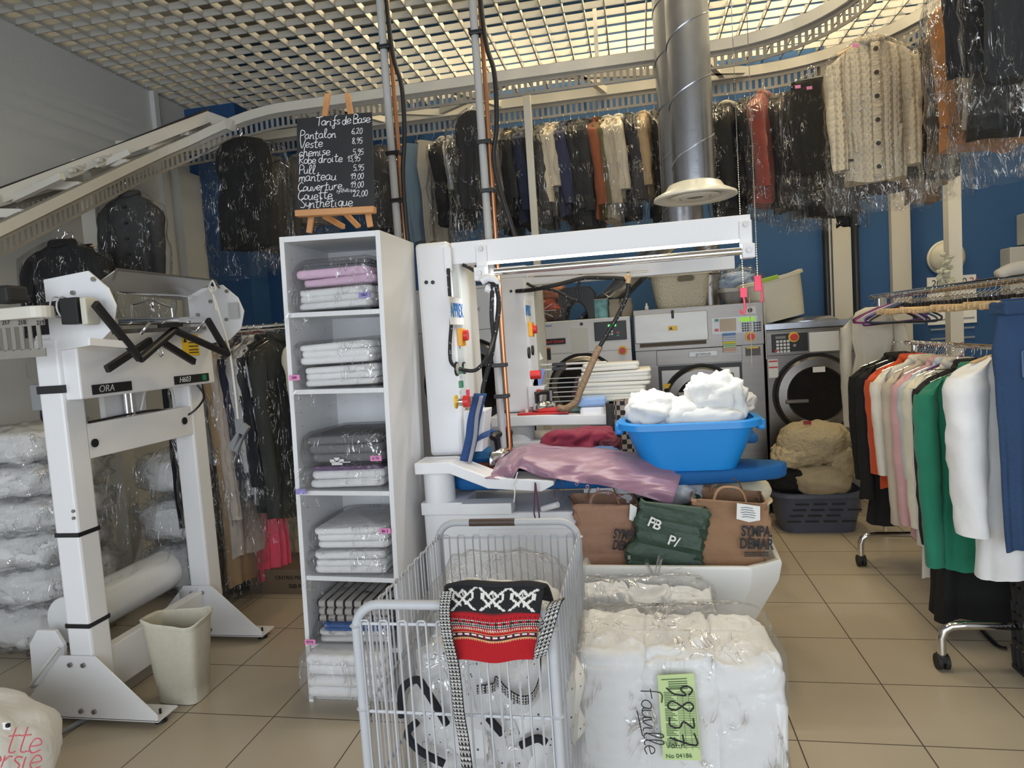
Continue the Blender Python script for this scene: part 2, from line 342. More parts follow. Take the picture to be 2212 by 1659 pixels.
# shop front: posts, head and sill with panes, daylight comes through
fr = MB()
for x in (-4.2, -1.6, 1.1, 3.65): fr.bx(x - .05, x + .05, -2.5, -2.42, 0, 3.3)
fr.bx(XL, XR, -2.5, -2.42, 3.2, 3.35).bx(XL, XR, -2.5, -2.42, 0, .25)
struct('window_1', fr, mat('grey_window_frame', (.3, .3, .3), .4))
struct('wall_front', MB().bx(XL, XR, -2.5, -2.4, 3.35, 5.15), LW)
# open-cell ceiling with the slab above it
cg = MB(); CS = .16
x = XL + .02
while x < XR: cg.bx(x - .005, x + .005, -.2, YB - .01, ZC, ZC + .05); x += CS
y = -.2
while y < YB: cg.bx(XL, XR, y - .005, y + .005, ZC, ZC + .05); y += CS
struct('ceiling', cg, mat('white_ceiling_cells', (.44, .43, .40), .55, 0, .02))
struct('roof_slab', MB().bx(XL, XR, -2.5, YB, 5.05, 5.15), mat('bare_concrete', (.40, .37, .30), .9, 0, .15, 3))
TUBE = mat('lit_fluorescent_tube', (1, .90, .68), .5, 0, 0, 1, emit=5)
for i, (tx, ty, k) in enumerate(TUBES):
    t = thing('ceiling_light', ['warm fluorescent tube glowing through cells above the ironing column', 'warm fluorescent tube above cells left of the galvanised duct', 'warm fluorescent tube above cells left of the cardigan', 'warm fluorescent tube above the blue basin, nearer the viewer', 'warm fluorescent tube above the garment rack', 'warm fluorescent tube above the aisle by the rack'][i], 'ceiling light', (tx, ty, 4.9), 'fluorescent tubes above the ceiling')
    MB().bx(tx - .06, tx + .06, ty - .78, ty + .78, 4.93, 5.05).obj('housing', WHITE, t)
    MB().cyl((tx, ty - .75, 4.90), (tx, ty + .75, 4.90), .017, n=10).obj('tube', TUBE, t, smooth=40)

# ------------------------------------------------------------------ garment conveyor
CZ = 3.40                                    # underside of the slotted strip on the level run
RAMP = .56
front_run = [V((1.42, .9, CZ)), V((1.42, 3.9, CZ))] + arc((.62, 4.17), .8, 0, PI / 2, 12, z=CZ) + [V((-2.7, 4.97, CZ))] + \
    smooth_path([(-2.92, 4.97, 3.375), (-3.16, 4.94, 3.31), (-3.36, 4.83, 3.20), (-3.47, 4.62, 3.07), (-3.5, 4.3, 2.89)], 5) + [V((-3.5, 3.2, 2.28)), V((-3.5, 2.0, 1.62))]
rear_run = [V((2.02, .9, CZ)), V((2.02, 4.5, CZ))] + arc((.95, 4.48), 1.07, 0, PI / 2, 12, z=CZ) + [V((-3.3, 5.55, CZ))] + \
    smooth_path([(-3.5, 5.53, CZ), (-3.75, 5.42, CZ - .05), (-3.9, 5.2, CZ - .14), (-3.95, 4.9, CZ - .28)], 5) + [V((-3.95, 3.3, 2.42)), V((-3.95, 2.1, 1.75))]
def resample(P, st):
    out = [P[0]]; acc = 0
    for a, b in zip(P, P[1:]):
        L = (b - a).length; d = st - acc
        while d <= L: out.append(a.lerp(b, d / L)); d += st
        acc = L - (d - st)
    return out
def ribbon(b, P, w, z0, z1):
    rings = []
    for i, p in enumerate(P):
        d = (P[min(i + 1, len(P) - 1)] - P[max(i - 1, 0)]); d.z = 0; s = V((d.y, -d.x, 0)).normalized() * w / 2
        rings.append([p - s + V((0, 0, z0)), p + s + V((0, 0, z0)), p + s + V((0, 0, z1)), p - s + V((0, 0, z1))])
    b.loft(rings)
conv = thing('garment_conveyor', 'cream overhead garment conveyor looping under the ceiling with slotted strip', 'garment conveyor', (0, 5.2, 3.4))
for nm, P in (('front', front_run), ('rear', rear_run)):
    Q = resample(P, .1)
    b = MB(); ribbon(b, Q, .05, .115, .185); b.obj('frame_rail', CREAM, conv)
    b = MB(); ribbon(b, Q, .006, .085, .115); ribbon(b, Q, .006, 0, .018)
    T_ = resample(P, .046)
    for i in range(len(T_) - 1):
        p, q = T_[i], T_[i + 1]; m = p.lerp(q, .5); b.add([p + V((0, 0, .018)), m + V((0, 0, .018)), m + V((0, 0, .085)), p + V((0, 0, .085))], [(0, 1, 2, 3)])
    b.obj('slotted_strip', GREYM, conv, solid=.003)
    b = MB(); ribbon(b, Q, .012, .112, .118); ribbon(b, [p + V((0, 0, 0)) for p in Q], .03, .186, .192); b.obj('chain_guide', GREYM, conv)
zc = CZ + .15
for xa, xb in ((-2.3, -2.0), (-1.35, -1.0), (-.35, -.15), (.5, .75)):
    MB().bar((xa, 4.97, zc), (xb, 5.55, zc), .04, .05).obj('cross_brace', CREAM, conv)
for (a, b_) in (((-2.6, 4.97, zc), (-1.5, 5.55, zc)), ((-.9, 4.97, zc), (.9, 5.5, zc)), ((-1.5, 5.5, zc), (-.7, 4.97, zc))):
    MB().bar(a, b_, .04, .05).obj('cross_brace', CREAM, conv)
for yy in (4.3, 3.6, 2.8): MB().bar((1.42, yy, zc), (2.02, yy + .15, zc), .04, .05).obj('cross_brace', CREAM, conv)
for yy in (4.75, 4.3, 3.85, 3.4):
    zf = 2.30 + (yy - 3.2) * .56 + .15
    MB().bar((-3.5, yy, zf), (-3.95, yy, zf + .05), .04, .05).obj('cross_brace', CREAM, conv)
MB().bar((-3.95, 5.25, CZ + .1), (-3.3, 5.02, CZ + .16), .05, .07).obj('cross_brace', CREAM, conv)
ga, gb, gc = at(0, 425, x=-3.95), at(452, 252, y=5.0), at(505, 272, y=4.93)
g0 = ga - (gb - ga) * .5
MB().bar(g0, gb, .05, .08).obj('guard_rail', CREAM, conv)
MB().bar(gb, gc, .05, .075).obj('guard_rail', CREAM, conv)
b = MB(); up_ = V((0, 0, .055)); b.tube([g0 + up_, ga.lerp(gb, .4) + up_ * .7, gb + up_], .013, 6); b.obj('cable', BLACK, conv)
for f_, q_ in ((.42, 205), (.66, 310), (.86, 392), (.05, 60)):
    e_ = ga.lerp(gb, f_); MB().bar(e_ - V((0, 0, .05)), at(q_ + 75, 450 - (q_ + 75) * .36 - 20, x=-3.5), .035, .04).obj('cross_brace', CREAM, conv)
for k in (3.75, 3.95):
    b = MB(); zz = ga.lerp(gb, .30 + (k - 3.75) * .6).z; yy_ = ga.lerp(gb, .30 + (k - 3.75) * .6).y; xx_ = ga.lerp(gb, .30 + (k - 3.75) * .6).x + .035
    for j in (-.05, 0, .05): b.cyl((xx_ - .02, yy_ + j, zz + j * .5), (xx_ + .02, yy_ + j, zz + j * .5), .018, n=10)
    b.bar((xx_, yy_ - .08, zz - .075), (xx_, yy_ + .08, zz + .005), .02, .02); b.obj('hook_plate', CREAM, conv)
# posts carrying the two runs
def post(px, y, lo, hi, w=.085):
    p = at(px, 300, y=y); MB().bx(p.x - w / 2, p.x + w / 2, y - w / 2, y + w / 2, lo, hi).obj('support_post', CREAM, conv, bevel=.004)
post(1143.6, 5.28, 0, CZ + .12, .056)
p = at(2058, 520, y=6.3); MB().bx(p.x - .05, p.x + .05, 6.25, 6.35, 0, CZ + .12).obj('support_post', CREAM, conv)
p = at(208, 500, y=4.4); MB().bx(p.x - .06, p.x + .06, 4.34, 4.46, 0, 3.05).obj('support_post', CREAM, conv)
p = at(1588, 130, y=6.6)
MB().bar((1.42, 4.6, zc), (1.42, 4.6, ZC + .05), .03, .03).obj('hanger_rod', CREAM, conv)
MB().bar((-.2, 5.5, zc), (-.2, 5.5, ZC + .05), .03, .03).obj('hanger_rod', CREAM, conv)

# ------------------------------------------------------------------ garments
def hook_bm(w, kind):
    b = MB(); P = [V((-.02, 0, -.025))] + [V((.021 * cos(a), 0, -.021 + .021 * sin(a))) for a in [PI - PI * i / 8 for i in range(9)]] + [V((.019, 0, -.045)), V((0, 0, -.06)), V((0, 0, -.095))]
    b.tube(P, .0018, 5); return b
def folds(p, th, t, amp, k, ph):
    return amp * t * (sin(k * th + ph) + .5 * sin((k * 2 + 1) * th + ph * 1.7))
def shell(lv, seed, amp=.012, n=36, k=6, e=.75):
    n = max(n, k * 9)
    r = random.Random(seed); ph = r.uniform(0, 6); rings = []; zt, zb = lv[0][0], lv[-1][0]; L = []
    for i in range(len(lv) - 1):                # densify
        a, b = lv[i], lv[i + 1]; m = max(1, int((a[0] - b[0]) / .05)); L += [tuple(lerp(a[j], b[j], q / m) for j in range(4)) for q in range(m)]
    L.append(lv[-1]); sg = lambda x: math.copysign(abs(x) ** e, x)
    for z, hw, hd, yo in L:
        t = (zt - z) / (zt - zb); ring = []
        for i in range(n):
            th = 2 * PI * i / n; d = folds(0, th, min(1, t * 1.3), amp, k, ph + t * 1.2) + .012 * min(1, t * 2) * noise.noise(V((cos(th) * 2.2, sin(th) * 2.2 + z * 7, seed)))
            ring.append(V((sg(cos(th)) * (hw + d * .5) + .02 * t * noise.noise(V((z * 3, seed, 1))), yo + sg(sin(th)) * max(.004, hd + d), z + (.012 * sin(3 * th + ph) if z == zb else 0))))
        rings.append(ring)
    return MB().loft(rings)
def body_levels(kind, w, d, L):
    h = w / 2; q = d / 2
    if kind in ('jacket', 'coat', 'shirt'):
        hem = {'jacket': .84, 'coat': .98, 'shirt': .84}[kind]
        return [(-.072, .05, .03, 0), (-.088, .075, q * .7, 0), (-.112, h * .40, q * .6, 0), (-.14, h * .70, q * .62, 0), (-.172, h * .92, q * .62, 0), (-.22, h * .93, q * .85, 0), (-.30, h * .86, q, 0), (-.48, h * .80, q, 0), (-L, h * hem, q * 1.05, 0)]
    if kind == 'dress':
        return [(-.08, h * .25, q * .4, 0), (-.11, h * .62, q * .6, 0), (-.17, h * .78, q * .8, 0), (-.3, h * .8, q, 0), (-.42, h * .66, q * .8, 0), (-.56, h * .82, q, 0), (-L, h * .80, q, 0)]
    if kind == 'skirt':
        return [(-.10, h * .55, q * .5, 0), (-.15, h * .6, q * .6, 0), (-L, h, q * 1.1, 0)]
    return [(-.09, h * .82, q * .5, 0), (-.13, h * .86, q * .6, 0), (-.3, h, q, 0), (-L * .55, h * .86, q * .8, 0), (-L, h * .74, q * .7, 0)]   # trousers folded along the crease
def sleeve_bm(s, w, d, L, fr=.74, r=.058, fwd=-.03, seed=0):
    h = w / 2; Ls = L * fr; P = [(s * h * .80, 0, -.160), (s * h * .93, 0, -.19), (s * h * 1.01, fwd * .3, -.27), (s * h * 1.03, fwd, -.15 - Ls * .5), (s * h * .99, fwd * 1.5, -.13 - Ls)]
    R = [r * .62, r * .95, r * 1.1, r * .98, r * .82]; Q = smooth_path(P, 8); rings = []; n = 16
    for i, p in enumerate(Q):
        f = i / 8; k = min(int(f), 3); rr = lerp(R[k], R[k + 1], f - k); t = i / (len(Q) - 1); ring = []
        for j in range(n):
            a = 2 * PI * j / n; c = V((cos(a), sin(a), 0)); g = 1 + .16 * noise.noise(V((c.x * 1.2, c.y * 1.2 + seed, p[2] * 13))) + .10 * sin(3 * a + seed + p[2] * 5) * t
            ring.append(V(p) + V((c.x * rr * g * .85, c.y * rr * g, 0)) + (V((0, 0, -c.x * s * .03)) if i < 12 else V((0, 0, 0))))
        rings.append(ring)
    return MB().loft(rings)
def cover_bm(w, d, L, seed, open_=.13, n=40):
    h = w / 2; q = d / 2; r = random.Random(seed)
    lv = [(-.055, .02, .02), (-.085, .09, .05), (-.13, h * .75, q + .012), (-.18, h * 1.12 + .02, q + .022), (-.3, h * 1.2 + .02, q + .03)]
    z = -.3
    while z > -L - open_: z -= .055; lv.append((z, h * 1.19 + .02 + r.uniform(-.012, .012), q + .03 + r.uniform(-.012, .01)))
    rings = []
    for z, a, c in lv:
        ring = []
        for i in range(n):
            th = 2 * PI * i / n; sg = lambda x: math.copysign(abs(x) ** .62, x)
            k = .020 * noise.noise(V((cos(th) * 2.2, sin(th) * 2.2, z * 5 + seed))) + .008 * (1 if (i % 2) else -1) * abs(noise.noise(V((i * .7, z * 2, seed))))
            ring.append(V((sg(cos(th)) * (a + k), sg(sin(th)) * (c + k * 1.2), z + (.03 * noise.noise(V((i * .4, seed, 2))) if z == lv[-1][0] else 0))))
        rings.append(ring)
    return MB().loft(rings, True, False)
NG = [0]
def garment(hook, kind, col, w, d, L, yaw, name, label, cat, group, bag=0, sleeves=None, hanger='wire', collar=None, tint=None, buttons=None, m=None, amp=.012, k=6, fr=.74, film_=None, lean=0, sr=None, tagc=None):
    NG[0] += 1; sd = NG[0]; T = thing(name, label, cat, (0, 0, 0), group); m = m or fab(col)
    shell(body_levels(kind, w, d, L), sd, amp, 36, k).obj({'jacket': 'jacket_body', 'coat': 'coat_body', 'shirt': 'shirt_body', 'dress': 'dress_body', 'skirt': 'skirt_body'}.get(kind, 'folded_legs'), m, T, smooth=70)
    hook_bm(w, kind).obj('hanger_hook', CHROME, T, smooth=60)
    if hanger:
        b = MB(); hw = w * .45
        if kind in ('trousers', 'skirt'): b.cyl((-hw, 0, -.105), (hw, 0, -.105), .008 if hanger == 'wood' else .003, n=8)
        else: b.tube([(-hw, 0, -.155), (-hw * .5, 0, -.115), (0, 0, -.092), (hw * .5, 0, -.115), (hw, 0, -.155)], .008 if hanger == 'wood' else .003, 6)
        b.obj('hanger_bar', WOODX if hanger == 'wood' else CHROME, T, smooth=60)
    if sleeves is None: sleeves = kind in ('jacket', 'coat', 'shirt')
    if sleeves:
        for s in (-1, 1): sleeve_bm(s, w, d, L, fr, sr or (.048 if kind == 'shirt' else .054), -.03, sd + s).obj('sleeve', m, T, smooth=70)
    if kind in ('jacket', 'coat', 'shirt'):
        b = MB(); b.tube([(.062 * cos(a), -.005 + (d * .36) * sin(a), -.085 - .028 * max(0, -sin(a))) for a in [2 * PI * i / 16 for i in range(16)]], .018, 8, True)
        b.obj('collar', fab(collar) if collar else m, T, smooth=70)
    if buttons:
        for i in range(buttons):
            z = -.2 - i * (L - .3) / buttons; MB().cyl((0, -d / 2 - .006, z), (0, -d / 2 - .018, z), .012, n=10).obj('button', BLACK, T, smooth=40)
    if bag: cover_bm(w, d, L, sd, bag if bag > .05 else .13).obj('plastic_cover', film_ or (FILMD if max(col) < .12 else FILM), T, smooth=180)
    if tagc:
        for i in range(tagc): MB().box((-w * .3 + i * .07, -d / 2 - .045, -.15 - .02 * i), (.035, .003, .02), .2).obj('laundry_tag', mat('pink_tag', (.75, .25, .50), .7), T)
    T.location = hook; T.rotation_euler = (lean, 0, yaw); return T
# ------------------------------------------------------------------ what hangs on the conveyor
K = (.008, .008, .009); CH = (.028, .028, .03); NV = (.015, .02, .05); CR = (.62, .55, .43); BG = (.40, .33, .24); TP = (.16, .13, .11)
def hang(px, py0, py1, y, kind, col, w, d, yaw, name, label, cat, group, z=None, **k):
    h = at(px, py0, y=y); z = z if z is not None else h.z; x = h.x
    lo = at(px + (py1 - py0) * .06, py1, y=y).z; L = max(.35, z - lo)
    return garment(V((x, y, z)), kind, col, w, d, L, yaw, name, label, cat, group, **k)
GR = 'garments hanging on the rear run of the conveyor'; R90 = PI / 2; ZR = CZ + .015
def rr(px, py1, kind, col, d, name, label, bag=1, w=.44, yaw=None, y=5.55, **k):
    return hang(px, 250, py1, y, kind, col, w, d, R90 + (RND.uniform(-.28, .12) if yaw is None else yaw), name, label, {'trousers': 'trousers', 'dress': 'dress', 'skirt': 'skirt'}.get(kind, kind), GR, z=ZR, bag=.1 if bag else 0, **k)
rr(818, 500, 'dress', CH, .2, 'hanging_dress', 'long charcoal dress in clear film behind the grey ceiling pole', w=.46, yaw=-.5)
rr(893, 522, 'trousers', (.14, .20, .25), .07, 'hanging_trousers', 'steel blue trousers hanging beside the grey ceiling pole, without film', 0, w=.30, yaw=-.9, hanger='wood')
rr(930, 525, 'trousers', (.36, .32, .26), .08, 'hanging_trousers', 'greige trousers clipped on a wooden hanger next to the steel blue trousers', 0, w=.34, yaw=-.7, hanger='wood')
rr(958, 490, 'jacket', K, .14, 'hanging_jacket', 'black jacket in film right of the greige trousers', collar=CR)
rr(972, 425, 'shirt', (.60, .58, .52), .06, 'hanging_shirt', 'ivory blouse in film squeezed left of the velvet dress', w=.36)
rr(990, 490, 'jacket', (.05, .05, .042), .12, 'hanging_jacket', 'dark olive padded jacket behind the velvet dress')
garment(at(1015, 222, y=4.97).xy.to_3d() + V((0, 0, ZR)), 'dress', (.022, .022, .025), .34, .14, .80, -.25, 'hanging_dress', 'short black velvet dress in long clear film hanging before the copper pipe', 'dress', GR, bag=.2, amp=.016)
rr(1058, 490, 'jacket', CH, .13, 'hanging_jacket', 'charcoal jacket in shiny film just right of the copper pipe', collar=CR)
rr(1078, 470, 'jacket', TP, .09, 'hanging_jacket', 'taupe jacket in film between black clothes, third right of the copper pipe')
rr(1096, 510, 'coat', K, .08, 'hanging_coat', 'plain black coat without film next to the taupe jacket', 0)
rr(1110, 455, 'jacket', CH, .07, 'hanging_jacket', 'dark grey jacket in film with beige hanger tip left of the cream post', hanger='wood')
rr(1128, 490, 'coat', NV, .11, 'hanging_coat', 'dark navy coat in film directly left of the cream post')
rr(1152, 470, 'coat', K, .08, 'hanging_coat', 'black coat half hidden by the cream post', 0)
rr(1172, 490, 'coat', (.035, .035, .037), .11, 'hanging_coat', 'dark grey coat in film directly right of the cream post')
rr(1185, 470, 'jacket', (.60, .53, .40), .09, 'hanging_jacket', 'cream jacket in film right of the cream post', collar=(.5, .4, .3))
rr(1200, 425, 'jacket', (.55, .48, .37), .07, 'hanging_jacket', 'short sand jacket between the cream jacket and a navy coat', hanger='wood')
rr(1218, 475, 'coat', (.03, .035, .08), .10, 'hanging_coat', 'navy blue coat in film right of the short sand jacket')
rr(1232, 490, 'coat', K, .08, 'hanging_coat', 'black velvet coat with high collar behind bagged jackets', 0)
rr(1248, 490, 'jacket', (.02, .02, .022), .12, 'hanging_jacket', 'black jacket in glossy wrinkled film left of the wide bagged coat')
rr(1266, 497, 'coat', (.022, .022, .027), .17, 'hanging_coat', 'wide black coat in film left of the rust coat')
rr(1284, 480, 'coat', (.26, .08, .035), .06, 'hanging_coat', 'rust brown coat among black clothes', 0, w=.42)
rr(1293, 480, 'coat', (.12, .10, .04), .06, 'hanging_coat', 'olive coat directly right of the rust coat', 0, w=.42, hanger='wood')
rr(1314, 480, 'jacket', (.50, .43, .32), .12, 'hanging_jacket', 'beige jacket with ruffled edge in film right of the olive coat', hanger='wood')
rr(1337, 440, 'jacket', (.62, .55, .43), .11, 'hanging_jacket', 'cream jacket in film right of the ruffled beige one', hanger='wood')
rr(1357, 470, 'jacket', (.035, .035, .042), .12, 'hanging_jacket', 'anthracite quilted jacket in film right of the cream jackets')
rr(1393, 430, 'jacket', (.42, .30, .17), .14, 'hanging_jacket', 'camel jacket in film left of the galvanised ducts')
rr(1414, 470, 'coat', K, .10, 'hanging_coat', 'black coat in film partly behind the galvanised ducts')
def leopard():
    m = mat('black_and_white_print', (.3, .3, .3), .9); nt = m.node_tree; b = nt.nodes['Principled BSDF']; v = nt.nodes.new('ShaderNodeTexVoronoi'); v.inputs['Scale'].default_value = 70
    tc = nt.nodes.new('ShaderNodeTexCoord'); nt.links.new(tc.outputs['Object'], v.inputs['Vector']); r = nt.nodes.new('ShaderNodeValToRGB'); r.color_ramp.interpolation = 'CONSTANT'
    r.color_ramp.elements[0].color = (.45, .44, .42, 1); r.color_ramp.elements[1].position = .33; r.color_ramp.elements[1].color = (.015, .015, .015, 1); nt.links.new(v.outputs['Distance'], r.inputs[0]); nt.links.new(r.outputs[0], b.inputs['Base Color']); return m
rr(1546, 465, 'dress', K, .09, 'hanging_dress', 'black and white speckled dress right beside the galvanised duct', 1, m=leopard(), w=.40)
rr(1574, 460, 'coat', (.016, .016, .017), .17, 'hanging_coat', 'long black coat in film under a cream felt scarf', yaw=-.4, collar=CR)
rr(1610, 430, 'coat', (.02, .02, .02), .14, 'hanging_coat', 'black coat in crumpled film between the two pull chains', yaw=-.2)
rr(1652, 445, 'coat', (.24, .05, .04), .13, 'hanging_coat', 'brick red coat in film right of the pull chains', yaw=-.5, y=5.42)
rr(1630, 430, 'coat', K, .06, 'hanging_coat', 'black coat hanging just behind a pull chain', 0)
rr(1672, 450, 'coat', CH, .09, 'hanging_coat', 'charcoal coat in film right of the brick red coat')
rr(1686, 445, 'coat', (.045, .025, .03), .07, 'hanging_coat', 'dark plum coat in film between two charcoal coats')
rr(1699, 450, 'coat', (.03, .03, .03), .08, 'hanging_coat', 'dark coat in very shiny film left of the bagged black trousers')
rr(1712, 360, 'jacket', (.40, .26, .20), .06, 'hanging_jacket', 'dusty pink jacket peeping out left of the bagged black trousers')
GC = 'garments on the curve of the conveyor'
hang(1752, 150, 372, 4.95, 'trousers', (.010, .010, .010), .31, .10, -.15, 'hanging_trousers', 'black trousers in clear film left of the cable cardigan', 'trousers', GC, z=3.33, bag=.16, tagc=2)
hang(1722, 165, 365, 5.25, 'trousers', (.012, .012, .016), .25, .08, .4, 'hanging_trousers', 'second black trousers half behind the bagged ones left of the cardigan', 'trousers', GC, z=3.35, bag=.22)
hang(1790, 300, 465, 5.75, 'coat', (.012, .012, .012), .46, .2, .3, 'hanging_coat', 'black coat hem in film showing below the bagged black trousers', 'coat', GC, z=3.35, bag=.1)
hang(1818, 300, 488, 5.9, 'trousers', (.006, .006, .008), .15, .05, -.1, 'hanging_trousers', 'narrow black trouser leg hanging against the beige wall strip', 'trousers', GC, z=3.35)
hang(1740, 300, 470, 5.85, 'skirt', (.30, .25, .19), .26, .1, .2, 'hanging_skirt', 'beige skirt hem under the bagged black trousers', 'skirt', GC, z=3.35, bag=.06)
hang(1985, 145, 380, 4.9, 'coat', (.035, .036, .028), .3, .16, .5, 'hanging_coat', 'dark olive coat directly right of the cable cardigan', 'coat', GC, z=3.38, bag=.1, hanger='wood')
hang(2012, 120, 325, 4.65, 'jacket', K, .36, .13, 1.0, 'hanging_jacket', 'black jacket in very glossy film, second right of the cable cardigan', 'jacket', GC, z=3.38, bag=.08, hanger='wood')
hang(2042, 100, 325, 4.45, 'trousers', K, .28, .12, .6, 'hanging_trousers', 'black trousers left of the orange coat', 'trousers', GC, z=3.38, bag=.06)
hang(1985, 140, 437, 5.6, 'coat', (.16, .10, .06), .24, .1, .1, 'hanging_coat', 'long brown coat whose hem shows below the olive coat', 'coat', GC, z=3.38)
hang(1925, 145, 412, 5.75, 'coat', K, .40, .12, .1, 'hanging_coat', 'black coat whose hem in film shows under the cable cardigan', 'coat', GC, z=3.38, bag=.05)
hang(2030, 150, 385, 5.3, 'trousers', (.025, .028, .025), .3, .1, .2, 'hanging_trousers', 'dark green trousers with slanting hem below the glossy black jacket', 'trousers', GC, z=3.38, bag=.1)
hang(2112, 0, 320, 3.95, 'coat', (.40, .16, .035), .44, .16, .35, 'hanging_coat', 'orange tan coat in film below the topmost black trousers', 'coat', GC, z=3.36, bag=.16)
hang(2145, 0, 275, 3.75, 'skirt', (.36, .31, .27), .34, .1, .3, 'hanging_skirt', 'pale beige skirt in film before the orange tan coat', 'skirt', GC, z=3.36, bag=.08)
hang(2195, 0, 288, 3.55, 'skirt', K, .44, .16, .25, 'hanging_skirt', 'black skirt in film at the right edge below the black trousers', 'skirt', GC, z=3.36, bag=.08)
hang(2105, -200, 160, 3.2, 'trousers', (.012, .013, .018), .30, .10, .1, 'hanging_trousers', 'large blue black trousers in film in the top right corner', 'trousers', GC, z=3.38, bag=.10)
hang(2195, -250, 168, 3.0, 'trousers', (.022, .024, .026), .30, .10, .1, 'hanging_trousers', 'dark grey trousers in film cut off by the upper right edge', 'trousers', GC, z=3.38, bag=.12)
# the cable-knit cardigan
def knit():
    m = mat('cable_knit_wool', (.72, .64, .50), .95, 0, .06, 9); nt = m.node_tree; b = nt.nodes['Principled BSDF']; N = nt.nodes.new; L = nt.links.new
    tc = N('ShaderNodeTexCoord'); sp = N('ShaderNodeSeparateXYZ'); L(tc.outputs['Object'], sp.inputs[0])
    def mth(op, a, b2=None, c=None):
        n = N('ShaderNodeMath'); n.operation = op
        for i, q in enumerate((a, b2, c)):
            if q is None: continue
            if isinstance(q, (int, float)): n.inputs[i].default_value = q
            else: L(q, n.inputs[i])
        return n.outputs[0]
    zc_ = mth('SINE', mth('MULTIPLY', sp.outputs['Z'], 75)); xa = mth('MULTIPLY_ADD', zc_, .010, sp.outputs['X']); xb = mth('MULTIPLY_ADD', zc_, -.010, sp.outputs['X'])
    h = mth('MAXIMUM', mth('SINE', mth('MULTIPLY', xa, 115)), mth('SINE', mth('MULTIPLY', xb, 115)))
    w = N('ShaderNodeTexWave'); w.inputs['Scale'].default_value = 55; w.bands_direction = 'Z'; L(tc.outputs['Object'], w.inputs['Vector'])
    hh = mth('MULTIPLY_ADD', w.outputs['Fac'], .25, h); bp = N('ShaderNodeBump'); bp.inputs['Strength'].default_value = 1; bp.inputs['Distance'].default_value = .011; L(hh, bp.inputs['Height']); L(bp.outputs[0], b.inputs['Normal']); return m
KN = knit(); hk = at(1878, 52, y=4.35)
cg_ = garment(V((hk.x, 4.35, hk.z)), 'jacket', CR, .40, .13, .90, .05, 'hanging_cardigan', 'cream cable-knit cardigan with dark buttons in clear film', 'cardigan', GC, bag=.12, m=KN, fr=.78, amp=.006, hanger='wood', sr=.06, tagc=1)
b = MB()
for s in (-1, 1): b.tube([(s * .035, -.045, -.115), (s * .06, 0, -.07)], .02, 8)
rib = MB().grid(lambda u, v: V((-.024 + .048 * u, -.0715 - .006 * sin(PI * u), -.13 - .76 * v)), 6, 30); q_ = rib.obj('button_band', mat('ribbed_wool', (.56, .49, .37), .95, 0, .05, 9, .8, 90, stretch=(.2, 1, 1)), None, smooth=60, solid=.006)
q_.location = q_.location - V((0, 0, 0)); q_.parent = cg_
cb = mat('horn_button', (.03, .026, .02), .4)
for i in range(6):
    z = -.17 - i * .132
    t_ = MB().cyl((0, -.074, z), (0, -.084, z), .013, n=14).obj('button', cb, None, smooth=40); t_.parent = cg_
for s in (-1, 1):
    t_ = MB().tube([(s * .13, -.073, -.60), (s * .112, -.074, -.74)], .009, 6, flat=.5).obj('pocket_edge', KN, None, smooth=60); t_.parent = cg_
t_ = MB().bx(-.165, -.135, -.074, -.068, -.785, -.772).obj('brand_tab', BLACK, None); t_.parent = cg_
# left-hand group
hang(520, 300, 536, 4.75, 'dress', (.006, .006, .006), .60, .2, -.15, 'hanging_dress', 'black ruched sleeveless dress in film before the blue wall', 'dress', 'garments on the left part of the conveyor', z=CZ - .03, bag=.2, amp=.014, k=5)
hang(582, 300, 545, 5.3, 'coat', (.07, .065, .06), .3, .12, .6, 'hanging_coat', 'grey tweed coat in film behind the ruched black dress', 'coat', 'garments on the left part of the conveyor', z=CZ - .03, bag=.1)
hang(645, 280, 488, 5.5, 'jacket', (.13, .115, .10), .46, .16, .35, 'hanging_jacket', 'grey taupe blazer in film behind the chalkboard', 'jacket', 'garments on the left part of the conveyor', z=ZR, bag=.2)
p_ = at(285, 400, y=4.3)
garment(V((p_.x - .03, 4.3, at(283, 390, y=4.3).z)), 'coat', (.045, .045, .047), .36, .16, .74, .2, 'hanging_coat', 'dark grey double-breasted coat in film behind the bagging machine', 'coat', 'garments on the left part of the conveyor', bag=.3, buttons=4)
p_ = at(132, 492, y=3.6)
sj = garment(V((p_.x, 3.6, p_.z)), 'jacket', (.006, .006, .008), .46, .17, .72, .1, 'hanging_jacket', 'black suit jacket in glossy film left of the bagging machine', 'jacket', 'garments on the left part of the conveyor', bag=.16)
p_ = at(150, 500, y=3.78)
tr = garment(V((p_.x, 3.78, p_.z)), 'trousers', (.006, .006, .007), .36, .05, .56, .08, 'hanging_trousers', 'black trousers on a wooden bar hanger just behind the black suit jacket', 'trousers', 'garments on the left part of the conveyor', hanger='wood')
p_ = at(365, 700, y=4.0)
garment(V((p_.x, 4.0, at(365, 690, y=4.0).z)), 'trousers', (.008, .009, .014), .19, .05, 1.42, .2, 'hanging_trousers', 'long dark navy trousers hanging behind the bagging machine crossbar', 'trousers', 'garments on the left part of the conveyor')
